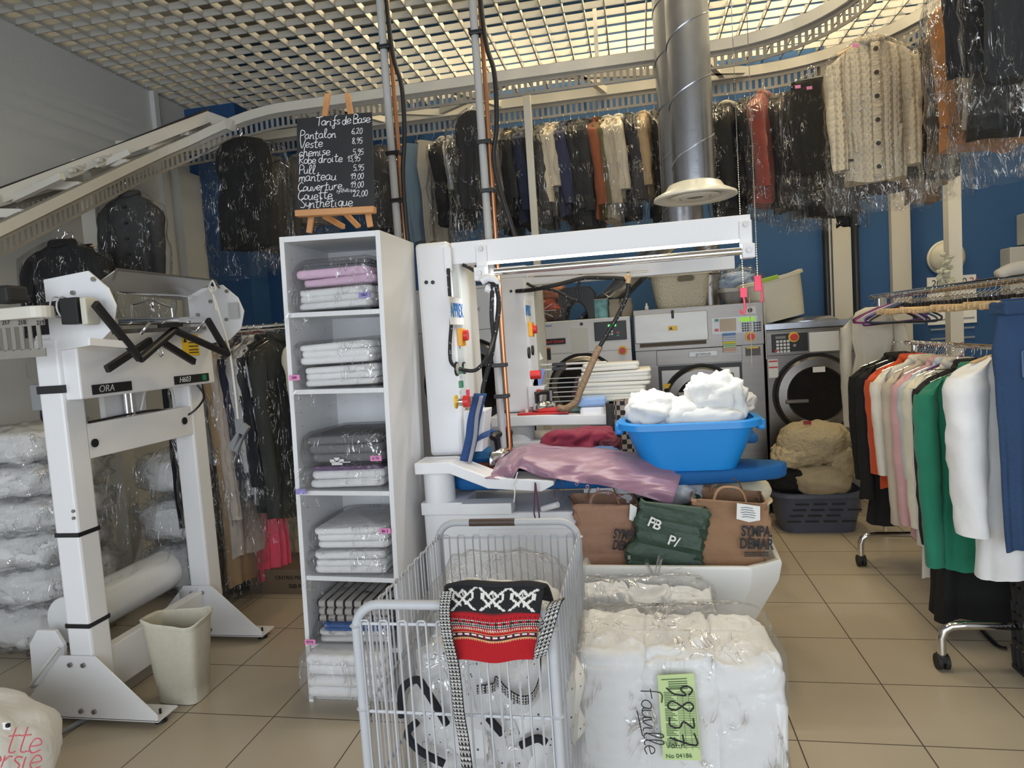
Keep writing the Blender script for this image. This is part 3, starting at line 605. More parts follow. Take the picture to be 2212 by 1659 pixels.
# ------------------------------------------------------------------ the bagging machine on the left
BX = -2.585                                   # centre line of its two posts
bag = thing('bagging_machine', 'white garment bagging machine on two posts with black folding arms', 'bagging machine', (BX, 3.0, 0))
for yy, nm in ((2.6, 'a'), (3.45, 'b')):
    MB().bx(BX - .062, BX + .062, yy - .06, yy + .06, .1, 1.78).obj('post', WHITE, bag, bevel=.012)
    f = MB(); y0 = yy - .075; P = [(-2.925, .035), (-2.205, .035), (-2.205, .06), (-2.50, .33), (-2.68, .33), (-2.925, .075)]
    f.prism([(x, y0, z) for x, z in P], (0, .006, 0)); f.bx(-2.925, -2.205, y0, y0 + .13, .03, .038); o_ = f.obj('foot', WHITE, bag)
    for x in (-2.88, -2.24): MB().cyl((x, y0 + .06, 0), (x, y0 + .06, .012), .028, .02).cyl((x, y0 + .06, .01), (x, y0 + .06, .06), .006, n=8).obj('levelling_pad', BLACK, o_, smooth=40)
    for x, z in ((-2.63, .29), (-2.56, .29), (-2.60, .07), (-2.53, .07)): MB().cyl((x, y0, z), (x, y0 - .01, z), .011, n=8).obj('bolt', STEELD, o_, smooth=40)
MB().bx(BX - .03, BX + .03, 2.66, 3.4, .09, .30).obj('lower_crossbar', WHITE, bag, bevel=.004)
z1, z0 = at(195, 915, x=-2.53).z, at(200, 990, x=-2.53).z
cb_ = MB().bx(BX - .04, BX + .058, 2.66, 3.40, z0, z1).obj('crossbar', WHITE, bag, bevel=.004)
for px, py in ((204, 957), (398, 909)):
    p = at(px, py, x=BX + .06); MB().cyl(p, p + V((.006, 0, 0)), .02, n=16).obj('cap', BLACK, cb_, smooth=40)
# head
hd = MB().bx(BX - .07, BX + .14, 2.56, 3.52, 1.50, 1.80).obj('head_housing', WHITE, bag, bevel=.008)
HX = BX + .142
p, q = at(214, 815, x=HX), at(285, 796, x=HX)
MB().bx(HX - .002, HX + .003, 2.62, 2.86, 1.515, 1.56).obj('name_strip', BLACK, hd); MB().bx(HX - .002, HX + .003, 3.17, 3.46, 1.515, 1.56).obj('name_strip', BLACK, hd)
text('lettering', 'ORA', .045, (HX + .004, 2.70, 1.537), (0, 1, 0), (0, 0, 1), mat('silver_print', (.5, .5, .5), .4), hd, shear=.2)
text('lettering', 'H603', .042, (HX + .004, 3.25, 1.537), (0, 1, 0), (0, 0, 1), PAPER, hd, shear=.3)
MB().bx(HX, HX + .008, 3.40, 3.43, 1.522, 1.552).obj('switch', GREEN, hd)
MB().bx(HX - .001, HX + .002, 3.26, 3.40, 1.665, 1.785).obj('warning_label', YELLOW, hd)
b = MB()
for z in (1.765, 1.74, 1.72, 1.70, 1.685): b.bx(HX + .002, HX + .003, 3.31, 3.39, z - .005, z)
b.prism([(HX + .002, 3.27, 1.74), (HX + .002, 3.30, 1.74), (HX + .002, 3.285, 1.77)], (.001, 0, 0)); b.obj('print', BLACK, hd)
# hexagonal side plates
for yy in (2.545, 3.505):
    P = [(-2.56, 2.04), (-2.33, 2.06), (-2.24, 1.98), (-2.21, 1.90), (-2.24, 1.80), (-2.32, 1.74), (-2.56, 1.72)]
    pl = MB().prism([(x, yy, z) for x, z in P], (0, .012, 0)).obj('side_plate', WHITE, bag, bevel=.003)
    for x, z in ((-2.41, 1.97), (-2.32, 1.86), (-2.50, 1.9), (-2.30, 2.02)): MB().cyl((x, yy, z), (x, yy - .012, z), .010, n=10).obj('bolt', STEELD, pl, smooth=40)
MB().bx(-2.285, -2.225, 3.474, 3.478, 1.86, 1.95).obj('rating_label', mat('silver_label', (.55, .55, .57), .4, .3), bag)
b = MB(); C4 = [at(252, 582, y=2.6), at(465, 606, y=3.46), at(430, 645, y=3.46), at(240, 622, y=2.6)]
b.add([C4[0], C4[1], C4[2] + V((-.12, 0, 0)), C4[3] + V((-.12, 0, 0))], [(0, 1, 2, 3)]); b.obj('film_guide', mat('satin_aluminium', (.60, .60, .61), .3, .5, .05), bag, solid=.004)
b = MB(); b.tube([C4[0] + V((0, -.03, -.05)), C4[0], C4[1], C4[1] + V((0, .03, -.04))], .006, 6); b.obj('guide_rod', STEELD, bag, smooth=50)
p, q = at(246, 695, y=2.6), at(438, 692, y=3.46)
MB().cyl(p, q, .020, n=14).obj('roller', CHROME, bag, smooth=40); b = MB().bar(p + V((0, 0, -.045)), q + V((0, 0, -.045)), .03, .02); b.obj('spring_rail', STEEL, bag)
for t in (.2, .55, .85): MB().cyl(p.lerp(q, t) + V((.02, 0, -.06)), p.lerp(q, t) + V((.06, .02, -.01)), .008, n=8).obj('spring', CHROME, bag, smooth=40)
p, q = at(255, 632, y=2.6), at(420, 640, y=3.46); MB().cyl(p, q, .006, n=8).obj('guide_rod', CHROME, bag, smooth=40)
b = MB(); P = [at(287, 685, y=2.8), at(284, 660, y=2.8), at(326, 648, y=3.0), at(370, 664, y=3.2), at(373, 690, y=3.2)]; b.tube(P, .005, 6); b.obj('hanger_frame', CHROME, bag, smooth=50)
AX = -2.22
def arm_bar(a, b_, w=.022, h=.035, x=AX): MB().bar(at(*a, x=x), at(*b_, x=x), w, h).obj('folding_arm', BLACK, bag, bevel=.004)
arm_bar((204, 655), (303, 776)); MB().tube([at(303, 776, x=AX), at(376, 713, x=AX)], .019, 10).obj('folding_arm', BLACK, bag, smooth=40)
MB().tube([at(376, 713, x=AX), at(492, 765, x=AX)], .019, 10).obj('folding_arm', BLACK, bag, smooth=40); arm_bar((492, 765), (448, 690))
arm_bar((230, 798), (326, 735), x=AX - .08); arm_bar((348, 738), (420, 782), x=AX - .08)
MB().bar(at(350, 704, x=AX), at(386, 702, x=AX), .05, .02).obj('arm_joint', BLACK, bag)
MB().bar(at(192, 738, x=AX), at(281, 745, x=AX), .012, .03).obj('stop_bar', WHITE, bag)
b = MB(); P = [at(*q, x=AX) for q in ((344, 735), (341, 752), (346, 770), (352, 765), (350, 755))]; b.tube(smooth_path(P, 4), .003, 6); b.obj('s_hook', CHROME, bag, smooth=50)
# pneumatics and cables between head and crossbar
b = MB()
for dy in (0, .035): b.cyl((BX, 2.98 + dy, z1), (BX, 2.98 + dy, 1.5), .014, n=12)
b.obj('cylinder_rod', CHROME, bag, smooth=40)
MB().bx(BX - .05, BX - .02, 2.86, 3.14, z1, 1.5).obj('back_plate', WHITE, bag)
for k in (0, 1):
    P = [(BX + .02, 3.05, z1 + .02), (BX + .03, 3.10, z1 + .14), (BX + .03, 3.2, z1 + .17 + .05 * k), (BX + .03, 3.28, z1 + .12), (BX + .02, 3.31, z1 - .01)]
    b = MB(); b.tube(smooth_path(P, 5), .007, 6); b.obj('air_hose', mat('milky_hose', (.62, .62, .58), .4), bag, smooth=60)
b = MB(); b.tube(smooth_path([(HX - .02, 3.38, 1.5), (HX, 3.40, 1.42), (BX + .05, 3.36, 1.33), (BX, 3.2, z1 + .005), (BX + .03, 2.7, z1 + .005)], 5), .006, 6); b.obj('cable', BLACK, bag, smooth=60)
# control box strapped to the front post, and straps
for z, in ((.455,), (.88,)): MB().bx(BX - .064, BX + .064, 2.537, 2.663, z, z + .02).obj('strap', BLACK, bag)
z = at(130, 842, y=2.54).z
MB().bx(BX - .066, BX + .066, 2.535, 2.665, z - .015, z + .02).obj('strap', BLACK, bag)
cb_ = MB().bx(BX - .13, BX - .062, 2.56, 2.64, z - .09, z + .03).obj('control_box', GREY, bag, bevel=.006)
b = MB(); b.tube(smooth_path([(BX - .10, 2.58, z - .09), (BX - .09, 2.57, z - .13), (BX - .06, 2.57, z - .15)], 4), .006, 6); b.obj('cable', BLACK, cb_)
for px, py in ((159, 1104), (160, 1119)):
    p = at(px, py, y=2.54); MB().cyl(p, p + V((0, -.006, 0)), .008, n=8).obj('bolt', STEELD, bag)
# film roll below
rl = MB().cyl((-2.80, 2.70, .42), (-2.80, 3.38, .42), .115, n=32).obj('film_roll', mat('rolled_plastic_film', (.70, .71, .72), .25, 0, .05, 20, coat=.5, stretch=(1, .1, 1)), bag, smooth=40)
MB().cyl((-2.66, 2.6, .24), (-2.66, 3.42, .24), .018, n=12).obj('roll_bar', GREY, bag, smooth=40)
b = MB(); P = [(-2.92, .12), (-2.74, .12), (-2.72, .35), (-2.76, .42), (-2.86, .42), (-2.91, .35)]; b.prism([(x, 2.585, z) for x, z in P], (0, .02, 0)); b.obj('roll_bracket', WHITE, bag, bevel=.003)
b = MB()
b.grid(lambda u, v: V((-2.62 + .10 * noise.noise(V((u * 4, v * 2, 3))) - .12 * (1 - v), lerp(2.7, 3.36, u), lerp(.5, 1.15, v))), 24, 12); b.obj('hanging_film', FILM, bag, smooth=180)
b = MB(); b.tube(smooth_path([(-2.72, 2.56, .35), (-2.83, 2.5, .2), at(84, 1475, z=.01)], 6), .008, 6); b.obj('air_hose', mat('milky_hose', (.62, .62, .58), .4), bag, smooth=60)
b = MB(); b.tube([at(100, 1600, z=.012), at(185, 1553, z=.012), (-2.5, 2.75, .012)], .012, 6); tag(b.obj('floor_hose', GREY, None, smooth=60), 'grey hose lying on the tiles under the bagging machine foot', 'hose')
# cup hung on the rear post
cp = thing('plastic_cup', 'clear plastic cup with hooks inside on the rear post of the bagging machine', 'cup', at(411, 1312, y=3.36))
c = at(411, 1313, y=3.36); b = MB(); b.rev(c, [(.001, 0), (.042, .0), (.046, .02), (.050, .105), (.058, .12)], n=24); b.obj('cup_wall', film('clear_cup', .10, .12, .08, scale=2, strength=.1), cp, smooth=60)
b = MB()
for i in range(10): a = RND.uniform(0, 6); p = c + V((.024 * cos(a), .024 * sin(a), .012 + i * .003)); b.tube([p, p + V((RND.uniform(-.02, .02), RND.uniform(-.02, .02), .02))], .0025, 5)
b.obj('loose_hooks', CHROME, cp)
# rope with grey clamp
rp = thing('clamp_on_rope', 'grey hand clamp hanging on a white rope from the bagging machine', 'clamp', at(458, 620, y=3.36))
P = [at(*q, y=3.36) for q in ((455, 618), (462, 640), (480, 700), (497, 765), (507, 840), (514, 905))]; b = MB(); b.tube(smooth_path(P, 4), .006, 6)
b.tube(smooth_path([at(*q, y=3.35) for q in ((452, 618), (459, 606), (466, 625), (456, 633), (450, 620), (460, 640), (467, 672))], 4), .005, 6); b.obj('rope', mat('white_cotton_rope', (.75, .74, .70), .9), rp, smooth=60)
b = MB(); b.bar(at(500, 970, y=3.36), at(533, 918, y=3.36), .03, .045).bar(at(510, 975, y=3.36), at(524, 935, y=3.36), .03, .03).bar(at(515, 905, y=3.36), at(520, 940, y=3.36), .012, .05); b.obj('jaw', GREY, rp, bevel=.004)
# conveyor sensor box and the operator-side end of the track
te = thing('conveyor_track_end', 'white rounded end of a numbered conveyor track at the left edge', 'conveyor track', at(40, 690, y=2.40))
zt = at(60, 690, y=2.4).z; xe = at(112, 690, y=2.4).x
b = MB(); b.prism([V((x, y, zt - .0)) for x, y in [(-3.6, 2.34)] + [(xe - .06 + .06 * sin(a), 2.40 - .06 * cos(a)) for a in [PI * i / 10 for i in range(11)]] + [(-3.6, 2.46)]], (0, 0, .05)); b.obj('track_cover', CREAM, te, bevel=.005)
b = MB(); x = xe - .035
MB().bx(-3.6, xe - .01, 2.37, 2.376, zt - .03, zt).obj('number_strip', GREYM, te)
while x > -3.3: b.prism([(x, 2.372, zt - .03), (x, 2.372, zt - .12), (x - .018, 2.372, zt - .13), (x - .018, 2.372, zt - .03)], (0, .004, 0)); x -= .042
b.bx(-3.6, xe - .02, 2.372, 2.376, zt - .16, zt - .125); b.obj('slotted_strip', GREYM, te)
for i, s_ in enumerate(('217', '218', '219')): text('lettering', s_, .026, at(12 + i * 40 - (5 if i else 0), 697, y=2.365), (1, 0, 0), (0, 0, 1), BLACK, te)
MB().box(at(18, 637, y=2.36), (.10, .10, .07)).obj('buffer_block', RUBBER, te, bevel=.012)
sb = thing('sensor_box', 'black and cream sensor box zip-tied beside the front bagging post', 'sensor', at(170, 700, y=2.46))
c = at(163, 672, y=2.46); MB().box(c, (.085, .07, .11)).obj('box_back', RUBBER, sb, bevel=.004); MB().box(at(194, 672, y=2.46), (.028, .07, .115)).obj('box_front', mat('ivory_plastic', (.58, .56, .48), .5), sb, bevel=.006)
MB().bar(at(108, 668, y=2.46), at(150, 663, y=2.46), .05, .06).obj('plug', BLACK, sb, bevel=.006); b = MB()
for px in (124, 138): q = at(px, 664, y=2.46); b.tube([q + V((0, .036 * cos(a), .045 * sin(a))) for a in [2 * PI * i / 16 for i in range(16)]], .004, 6, True)
b.obj('cable_tie', mat('grey_nylon', (.5, .5, .52), .4), sb, smooth=60)
# waste bin
bn = thing('waste_bin', 'cream plastic waste bin with a wavy rim by the bagging machine', 'bin', (-2.27, 2.79, 0)); BINM = mat('speckled_cream_plastic', (.56, .53, .43), .55, 0, .10, 40)
def binring(z, k, wave=0):
    R = []
    for i in range(40):
        a = 2 * PI * i / 40; ex = .45; sg = lambda q: math.copysign(abs(q) ** ex, q); bl = 1 + .10 * sin(2 * a + 2.2) * k / .16
        R.append(V((-2.27 + sg(cos(a)) * .140 * k / .16 * bl, 2.79 + sg(sin(a)) * .105 * k / .16 * bl, z + wave * (.014 * sin(2 * a + .3)))))
    return R
MB().loft([binring(.004, .118), binring(.085, .124), binring(.088, .128), binring(.40, .160, 1), binring(.40, .150, 1), binring(.03, .115)]).obj('bin_wall', BINM, bn, smooth=50)
MB().loft([binring(.385, .163, 1), binring(.405, .170, 1), binring(.41, .165, 1), binring(.40, .155, 1)], True, False).obj('bin_rim', BINM, bn, smooth=50)
# bagged duvets piled by the wall
DUV = mat('white_duvet_cloth', (.76, .76, .76), .9, 0, .04, 5, 1.0, 7)
def duvet(c, r, seed, label, group='bagged duvets piled along the left wall', tie=True):
    t = thing('bagged_duvet', label, 'duvet', (c[0], c[1], c[2] - r[2]), group)
    MB().blob(c, [k * .93 for k in r], .7, .10, 4.5, seed, 36, 20).obj('folded_duvet', DUV, t, smooth=180)
    b = MB(); b.blob(c, r, .62, .15, 6, seed + 5, 48, 28)
    b.obj('plastic_cover', FILMW, t, smooth=180)
    return t
PL = [((-3.62, 3.42, .14), (.34, .34, .15), 'bottom bagged white duvet of the pile left of the bagging machine'), ((-3.64, 3.44, .38), (.33, .33, .14), 'bagged grey-white duvet lying second from the floor in the left pile'), ((-3.66, 3.42, .60), (.31, .33, .13), 'bagged white duvet third from the floor in the left pile'),
      ((-3.62, 3.44, .80), (.30, .33, .12), 'bagged white duvet fourth from the floor with gathered knot'), ((-3.66, 3.45, 1.00), (.31, .33, .12), 'bagged white duvet just under the topmost of the left pile'), ((-3.70, 3.46, 1.20), (.33, .33, .12), 'topmost crumpled bagged white duvet of the left pile'),
      ((-3.2, 4.3, .18), (.40, .33, .18), 'bagged duvet on the floor behind the film roll'), ((-3.2, 4.3, .52), (.40, .33, .17), 'second bagged duvet behind the film roll seen between the posts'), ((-3.18, 4.32, .85), (.38, .33, .16), 'upper bagged duvet behind the film roll under the crossbar'), ((-2.72, 4.28, .30), (.17, .22, .30), 'upright bagged white pillow behind the rear post of the bagging machine')]
for i, (c, r, lb) in enumerate(PL): duvet(c, r, i + 2, lb)
fb = thing('floor_bag', 'white laundry bag with red handwriting in the bottom left corner', 'laundry bag', (-2.62, 1.85, 0))
MB().blob((-2.70, 1.86, .21), (.52, .34, .25), .8, .07, 2.4, 40, 60, 34, .84).obj('bag_body', mat('white_woven_bag', (.74, .74, .73), .7, 0, .04, 6, .9, 8), fb, smooth=180)
p = at(15, 1572, y=1.7); b = MB().box(at(16, 1567, y=1.62), (.026, .008, .022)); b.obj('brand_tab', PAPER, fb); MB().box(at(17, 1567, y=1.61), (.010, .008, .010)).obj('print', BLACK, fb)
RI = mat('red_marker', (.55, .10, .12), .6)
script('handwriting', 'tte', .075, at(6, 1626, y=1.585), RT, UP + FW * .5, RI, fb, .0022); script('handwriting', 'ersie', .07, at(-30, 1662, y=1.56), RT, UP + FW * .5, RI, fb, .0022)

# ------------------------------------------------------------------ the rail of bagged clothes behind the bagging machine
RY = 4.05; rz = at(560, 706, y=RY).z
rk = thing('clothes_rail', 'chrome clothes rail holding bagged clothes between bagging machine and white shelf', 'clothes rail', (-2.4, RY, 0))
MB().cyl((-2.98, RY, rz), (-1.75, RY, rz), .016, n=14).obj('top_tube', CHROME, rk, smooth=40); MB().cyl((-2.98, RY + .12, rz - .02), (-1.75, RY + .12, rz - .02), .014, n=14).obj('top_tube', CHROME, rk, smooth=40)
for x in (-2.9, -1.8): MB().cyl((x, RY + .06, 0), (x, RY + .06, rz), .015, n=12).obj('upright', BLACK, rk, smooth=40)
MB().cyl((-2.9, RY + .06, .09), (-1.8, RY + .06, .09), .014, n=12).obj('lower_tube', BLACK, rk, smooth=40)
GL_ = 'bagged clothes on the rail behind the bagging machine'
def lh(px, py1, kind, col, d, name, label, bag=.1, w=.42, yaw=None, y=RY, **k):
    x = at(px, 760, y=y).x; lo = at(px + (py1 - 720) * .09 - 20, py1, y=y).z
    return garment(V((x, y, rz + .018)), kind, col, w, d, rz - lo, R90 + (RND.uniform(-.15, .1) if yaw is None else yaw), name, label, kind if kind != 'shirt' else 'shirt', GL_, bag=bag, **k)
lh(450, 1275, 'coat', (.012, .012, .014), .16, 'hanging_coat', 'long black coat in film directly right of the rear bagging post', yaw=-.5)
lh(466, 1000, 'dress', (.30, .31, .33), .06, 'hanging_dress', 'grey pleated dress in film behind the camel coat', k=12, tagc=1)
lh(488, 1250, 'coat', (.42, .27, .13), .09, 'hanging_coat', 'camel coat in film left of the hanging grey clamp', fr=.6, tagc=1)
lh(508, 1190, 'coat', (.56, .48, .42), .08, 'hanging_coat', 'pinkish beige long jacket in film behind the grey clamp')
lh(525, 1080, 'jacket', (.012, .015, .04), .06, 'hanging_jacket', 'navy jacket in film just right of the grey clamp')
lh(541, 1060, 'jacket', (.48, .47, .49), .07, 'hanging_jacket', 'light grey jacket in film between navy jacket and white shirt')
lh(556, 1080, 'shirt', (.70, .70, .72), .06, 'hanging_shirt', 'white shirt in film next to the black leather jacket')
lh(575, 1100, 'jacket', (.010, .011, .014), .12, 'hanging_jacket', 'black leather jacket in shiny film above the coral skirt', yaw=-.3)
lh(604, 1110, 'coat', (.03, .032, .028), .14, 'hanging_coat', 'dark bottle-green coat in film left of the white shelf', yaw=-.25)
lh(652, 1010, 'coat', (.60, .55, .44), .06, 'hanging_coat', 'cream long coat half behind the white shelf', bag=0, w=.3)
lh(545, 1250, 'skirt', (.80, .07, .13), .20, 'hanging_skirt', 'coral pink pleated skirt hanging lowest on the rail', bag=.06, w=.24, yaw=-.8, k=14, amp=.012, y=4.2)
BOXM = mat('brown_cardboard', (.15, .105, .065), .85, 0, .08, 6)
bxn = thing('cardboard_box', 'brown cardboard box of hangers on the floor under the coral skirt', 'box', (-2.42, 4.22, 0)); MB().bx(-2.72, -2.10, 4.08, 4.45, 0, .17).obj('carton', BOXM, bxn, bevel=.004)
text('lettering', 'CINTRES PERCHAS', .035, (-2.38, 4.078, .115), (1, 0, 0), (0, 0, 1), BLACK, bxn); text('lettering', '500 PCS', .04, (-2.36, 4.078, .055), (1, 0, 0), (0, 0, 1), BLACK, bxn, bold=.0006)
bxn = thing('cardboard_box', 'second brown carton leaning behind the box of hangers', 'box', (-2.2, 4.6, 0)); MB().box((-2.2, 4.62, .22), (.5, .28, .44), .3).obj('carton', BOXM, bxn, bevel=.004)
text('lettering', 'CINTRES A RUBAN', .035, (-2.22, 4.455, .33), (cos(.3), sin(.3), -.3), (0, 0, 1), BLACK, bxn)
# ------------------------------------------------------------------ tall white shelf unit (it leans a little)
CX0, CX1, CY0, CY1, CH_ = -1.612, -1.135, 2.79, 3.24, 2.165
LEAN = Matrix.Translation((CX0, 0, 0)) @ Matrix.Rotation(.028, 4, 'Y') @ Matrix.Translation((-CX0, 0, 0))
shelf = thing('shelf_unit', 'tall narrow white open shelf unit full of bagged linen', 'shelf', ((CX0 + CX1) / 2, 3.0, 0))
for nm, a, b_ in (('side_panel', CX0, CX0 + .022), ('side_panel', CX1 - .022, CX1)): MB().bx(a, b_, CY0, CY1, 0, CH_).xf(LEAN).obj(nm, PANEL, shelf, bevel=.002)
MB().bx(CX0 + .022, CX1 - .022, CY1 - .012, CY1, .05, CH_).xf(LEAN).obj('back_panel', PANEL, shelf)
MB().bx(CX0 + .022, CX1 - .022, CY0 + .004, CY1, CH_ - .024, CH_).xf(LEAN).obj('top_panel', PANEL, shelf)
SHZ = [at(720, 668, y=2.80).z, at(735, 836, y=2.80).z, at(745, 1057, y=2.80).z, at(755, 1243, y=2.80).z, at(760, 1392, y=2.80).z, .07]
for z in SHZ: MB().bx(CX0 + .022, CX1 - .022, CY0 + .008, CY1 - .012, z - .022, z).xf(LEAN).obj('shelf_board', PANEL, shelf, bevel=.002)
MB().bx(CX0 + .022, CX1 - .022, CY0 + .03, CY0 + .045, 0, .05).xf(LEAN).obj('plinth', PANEL, shelf)
b = MB()
for x in (CX0 + .0225,):
    for yy in (CY0 + .06, CY1 - .10):
        z = .15
        while z < CH_ - .05: b.cyl((x, yy, z), (x + .0006, yy, z), .003, n=6); z += .064
b.xf(LEAN).obj('shelf_pin', mat('dark_pin_hole', (.12, .12, .12), .8), shelf)
# bagged linen on the shelves
def rrect(cx, cy, hx, hy, r, n=6):
    out = []
    for k, (sx, sy) in enumerate(((1, 1), (-1, 1), (-1, -1), (1, -1))):
        for i in range(n + 1):
            a = k * PI / 2 + i / n * PI / 2; out.append((cx + sx * (hx - r) + r * cos(a), cy + sy * (hy - r) + r * sin(a)))
    return out
def folded(c, w, d, h, layers, seed, mt, name, T, wob=.011):
    """a stack of folds: rounded edges, each fold pushed in and out a little"""
    b = MB(); r = random.Random(seed); lh_ = h / layers
    for i in range(layers):
        z = c[2] + i * lh_; dx, dy = r.uniform(-1, 1) * wob, r.uniform(-1, 1) * wob; rings = []
        for t, s_ in ((0, -.35), (.15, -.08), (.5, 0), (.85, -.08), (1, -.35)):
            ins = s_ * lh_ * .9
            rings.append([V((x, y, z + lh_ * t + .010 * noise.noise(V((x * 8, y * 8, i * .6 + seed))) * (.3 + t))) + V((x - c[0], y - c[1], 0)).normalized() * .010 * noise.noise(V((x * 14, y * 14, i * 3 + seed))) for x, y in rrect(c[0] + dx, c[1] + dy, w / 2 + ins, d / 2 + ins, .03, 9)])
        b.loft(rings)
    return b.obj(name, mt, T, smooth=60)
def sleeve_bag(c, w, d, h, seed, T, fl=None, tail=0):
    b = MB(); rings = []
    for j, (t, k) in enumerate(((0, .92), (.04, 1.0), (.3, 1.03), (.6, 1.03), (.85, 1.0), (.97, .9), (1.0, .75))):
        R = []
        for i, (x, y) in enumerate(rrect(0, 0, w / 2 * k + .012, d / 2 * k + .012, .05, 9)):
            q = V((c[0] + x, c[1] + y, c[2] + t * (h + .02))); nn = noise.noise(V((q.x * 14, q.y * 14, q.z * 16 + seed)))
            R.append(q + V((x, y, 0)).normalized() * (.016 * nn) + V((0, 0, .012 * noise.noise(V((q.x * 10, q.y * 10, seed))) * (t > .5))))
        rings.append(R)
    b.loft(rings)
    if tail:  # the loose mouth of the bag hanging over the shelf edge
        b.grid(lambda u, v: V((c[0] + (u - .52) * (w + .03), c[1] - d / 2 - .012 - .035 * sin(PI * min(1, v * .8)) - .012 * noise.noise(V((u * 7, v * 4, seed))), c[2] + .045 - .105 * v - .05 * (1 - u) ** 2 * v + .022 * noise.noise(V((u * 6, v * 3, seed + 2))))), 26, 10)
    return b.obj('plastic_cover', fl or FILM, T, smooth=180)
LIN = mat('white_linen', (.74, .74, .75), .9, 0, .03, 8, .35, 22); TAGP = mat('pink_tag', (.75, .25, .50), .7); TAGV = mat('violet_tag', (.28, .24, .55), .7); INK = mat('black_ink', (.02, .02, .025), .7)
def pack(px, z, w, d, h, n, mt, label, seed, tail=0, tagc=None, tagp=None, fl=None, top=None, y=None, tt=''):
    x = at(px, 1000, y=2.95).x if px > 5 else px; y = y or 2.99; c = (x, y, z + .003); T = thing('bagged_linen', label, 'linen', (x, y, z), 'bagged linen on the white shelf unit')
    folded((c[0], c[1], c[2] + .004), w - .03, d - .03, h, n, seed, mt, 'folded_linen', T)
    if top: folded((c[0], c[1], c[2] + h + .004), w - .05, d - .05, top[1], 2, seed + 1, top[0], 'folded_linen', T)
    sleeve_bag(c, w, d, h + (top[1] if top else 0), seed, T, fl, tail)
    if tagc:
        p = tagp; MB().box(p, (.052, .003, .024), 0).obj('paper_tag', tagc, T)
        if tt: text('lettering', tt, .017, p + V((0, -.003, 0)), (1, 0, 0), (0, 0, 1), INK, T)
    return T
def sx(px, z): return at(px, 829.5 + 0, y=2.95).x
X0 = (CX0 + CX1) / 2
def cxz(z): return X0 + .028 * z
pack(cxz(SHZ[0]), SHZ[0], .385, .40, .085, 3, LIN, 'bagged white linen with violet tag on the top shelf', 1, -1, TAGV, at(787, 637, y=2.77), tt='1861')
PINKC = mat('pink_printed_linen', (.66, .45, .60), .9, 0, .06, 20, .3, 22)
pack(cxz(SHZ[0]) + .01, SHZ[0] + .10, .38, .38, .075, 2, PINKC, 'bagged pink and dark grey linen lying on the white linen of the top shelf', 2, -1, top=(mat('dark_grey_linen', (.10, .10, .12), .9), .03))
pack(cxz(SHZ[1]) + .01, SHZ[1], .38, .40, .085, 3, LIN, 'lower bagged white linen on the second shelf from the top', 3, -1, TAGP, at(636, 816, y=2.77), tt='300')
pack(cxz(SHZ[1]), SHZ[1] + .10, .385, .40, .095, 3, LIN, 'upper bagged folded white sheets on the second shelf from the top', 4)
pack(cxz(SHZ[2]), SHZ[2], .385, .40, .075, 2, LIN, 'bagged white and purple linen at the bottom of the third shelf', 5, -1, TAGV, at(650, 1062, y=2.77), top=(mat('purple_linen', (.12, .05, .15), .9), .02))
GRL = mat('grey_linen', (.14, .135, .145), .9, 0, .08, 8, .3, 22)
t = pack(cxz(SHZ[2]) + .01, SHZ[2] + .115, .385, .40, .125, 3, GRL, 'bagged dark grey bed linen with white leaf print on the third shelf', 6, -1, TAGP, at(812, 990, y=2.77), tt='6 76')
b = MB(); p = at(728, 997, y=2.795)
for k in range(5): a = k * 2 * PI / 5 + .3; b.box(p + V((.022 * cos(a), 0, .011 * sin(a))), (.026, .002, .014), 0)
b.box(p + V((.04, 0, -.004)), (.05, .002, .004)); b.obj('leaf_print', PAPER, t)
pack(cxz(SHZ[3]), SHZ[3], .385, .40, .10, 3, LIN, 'lower bagged white sheets on the fourth shelf', 7, -1)
pack(cxz(SHZ[3]) + .02, SHZ[3] + .115, .38, .40, .10, 3, LIN, 'upper bagged white sheets with pink tag on the fourth shelf', 8, 0, TAGP, at(832, 1147, y=2.78), tt='86 3')
STR = mat('striped_linen', (.5, .49, .47), .9); nt = STR.node_tree; w_ = nt.nodes.new('ShaderNodeTexWave'); w_.inputs['Scale'].default_value = 7; w_.bands_direction = 'X'; tc_ = nt.nodes.new('ShaderNodeTexCoord'); nt.links.new(tc_.outputs['Object'], w_.inputs['Vector'])
r_ = nt.nodes.new('ShaderNodeValToRGB'); r_.color_ramp.interpolation = 'CONSTANT'; r_.color_ramp.elements[0].color = (.02, .018, .018, 1); r_.color_ramp.elements[1].position = .16; r_.color_ramp.elements[1].color = (.36, .33, .31, 1); nt.links.new(w_.outputs['Fac'], r_.inputs[0]); nt.links.new(r_.outputs[0], nt.nodes['Principled BSDF'].inputs['Base Color'])
t = pack(cxz(SHZ[4]), SHZ[4], .38, .40, .05, 2, mat('white_striped_linen', (.58, .57, .55), .9), 'bagged striped linen with a blue fold and pink tag on the fifth shelf', 9, -1, TAGP, at(670, 1387, y=2.74), top=(mat('blue_linen', (.03, .10, .32), .9), .035), tt='9775')
folded((cxz(SHZ[4]), 2.99, SHZ[4] + .095), .37, .34, .10, 3, 21, STR, 'striped_linen', t)
t = pack(cxz(.3) - .01, SHZ[5], .41, .44, .20, 4, LIN, 'large bagged white bedding bulging from the bottom shelf', 10, 0, fl=FILMW, y=2.90)
t = thing('bagged_linen', 'bagged black clothes lying on the white bedding of the bottom shelf', 'linen', (cxz(.3), 3.0, .30), 'bagged linen on the white shelf unit')
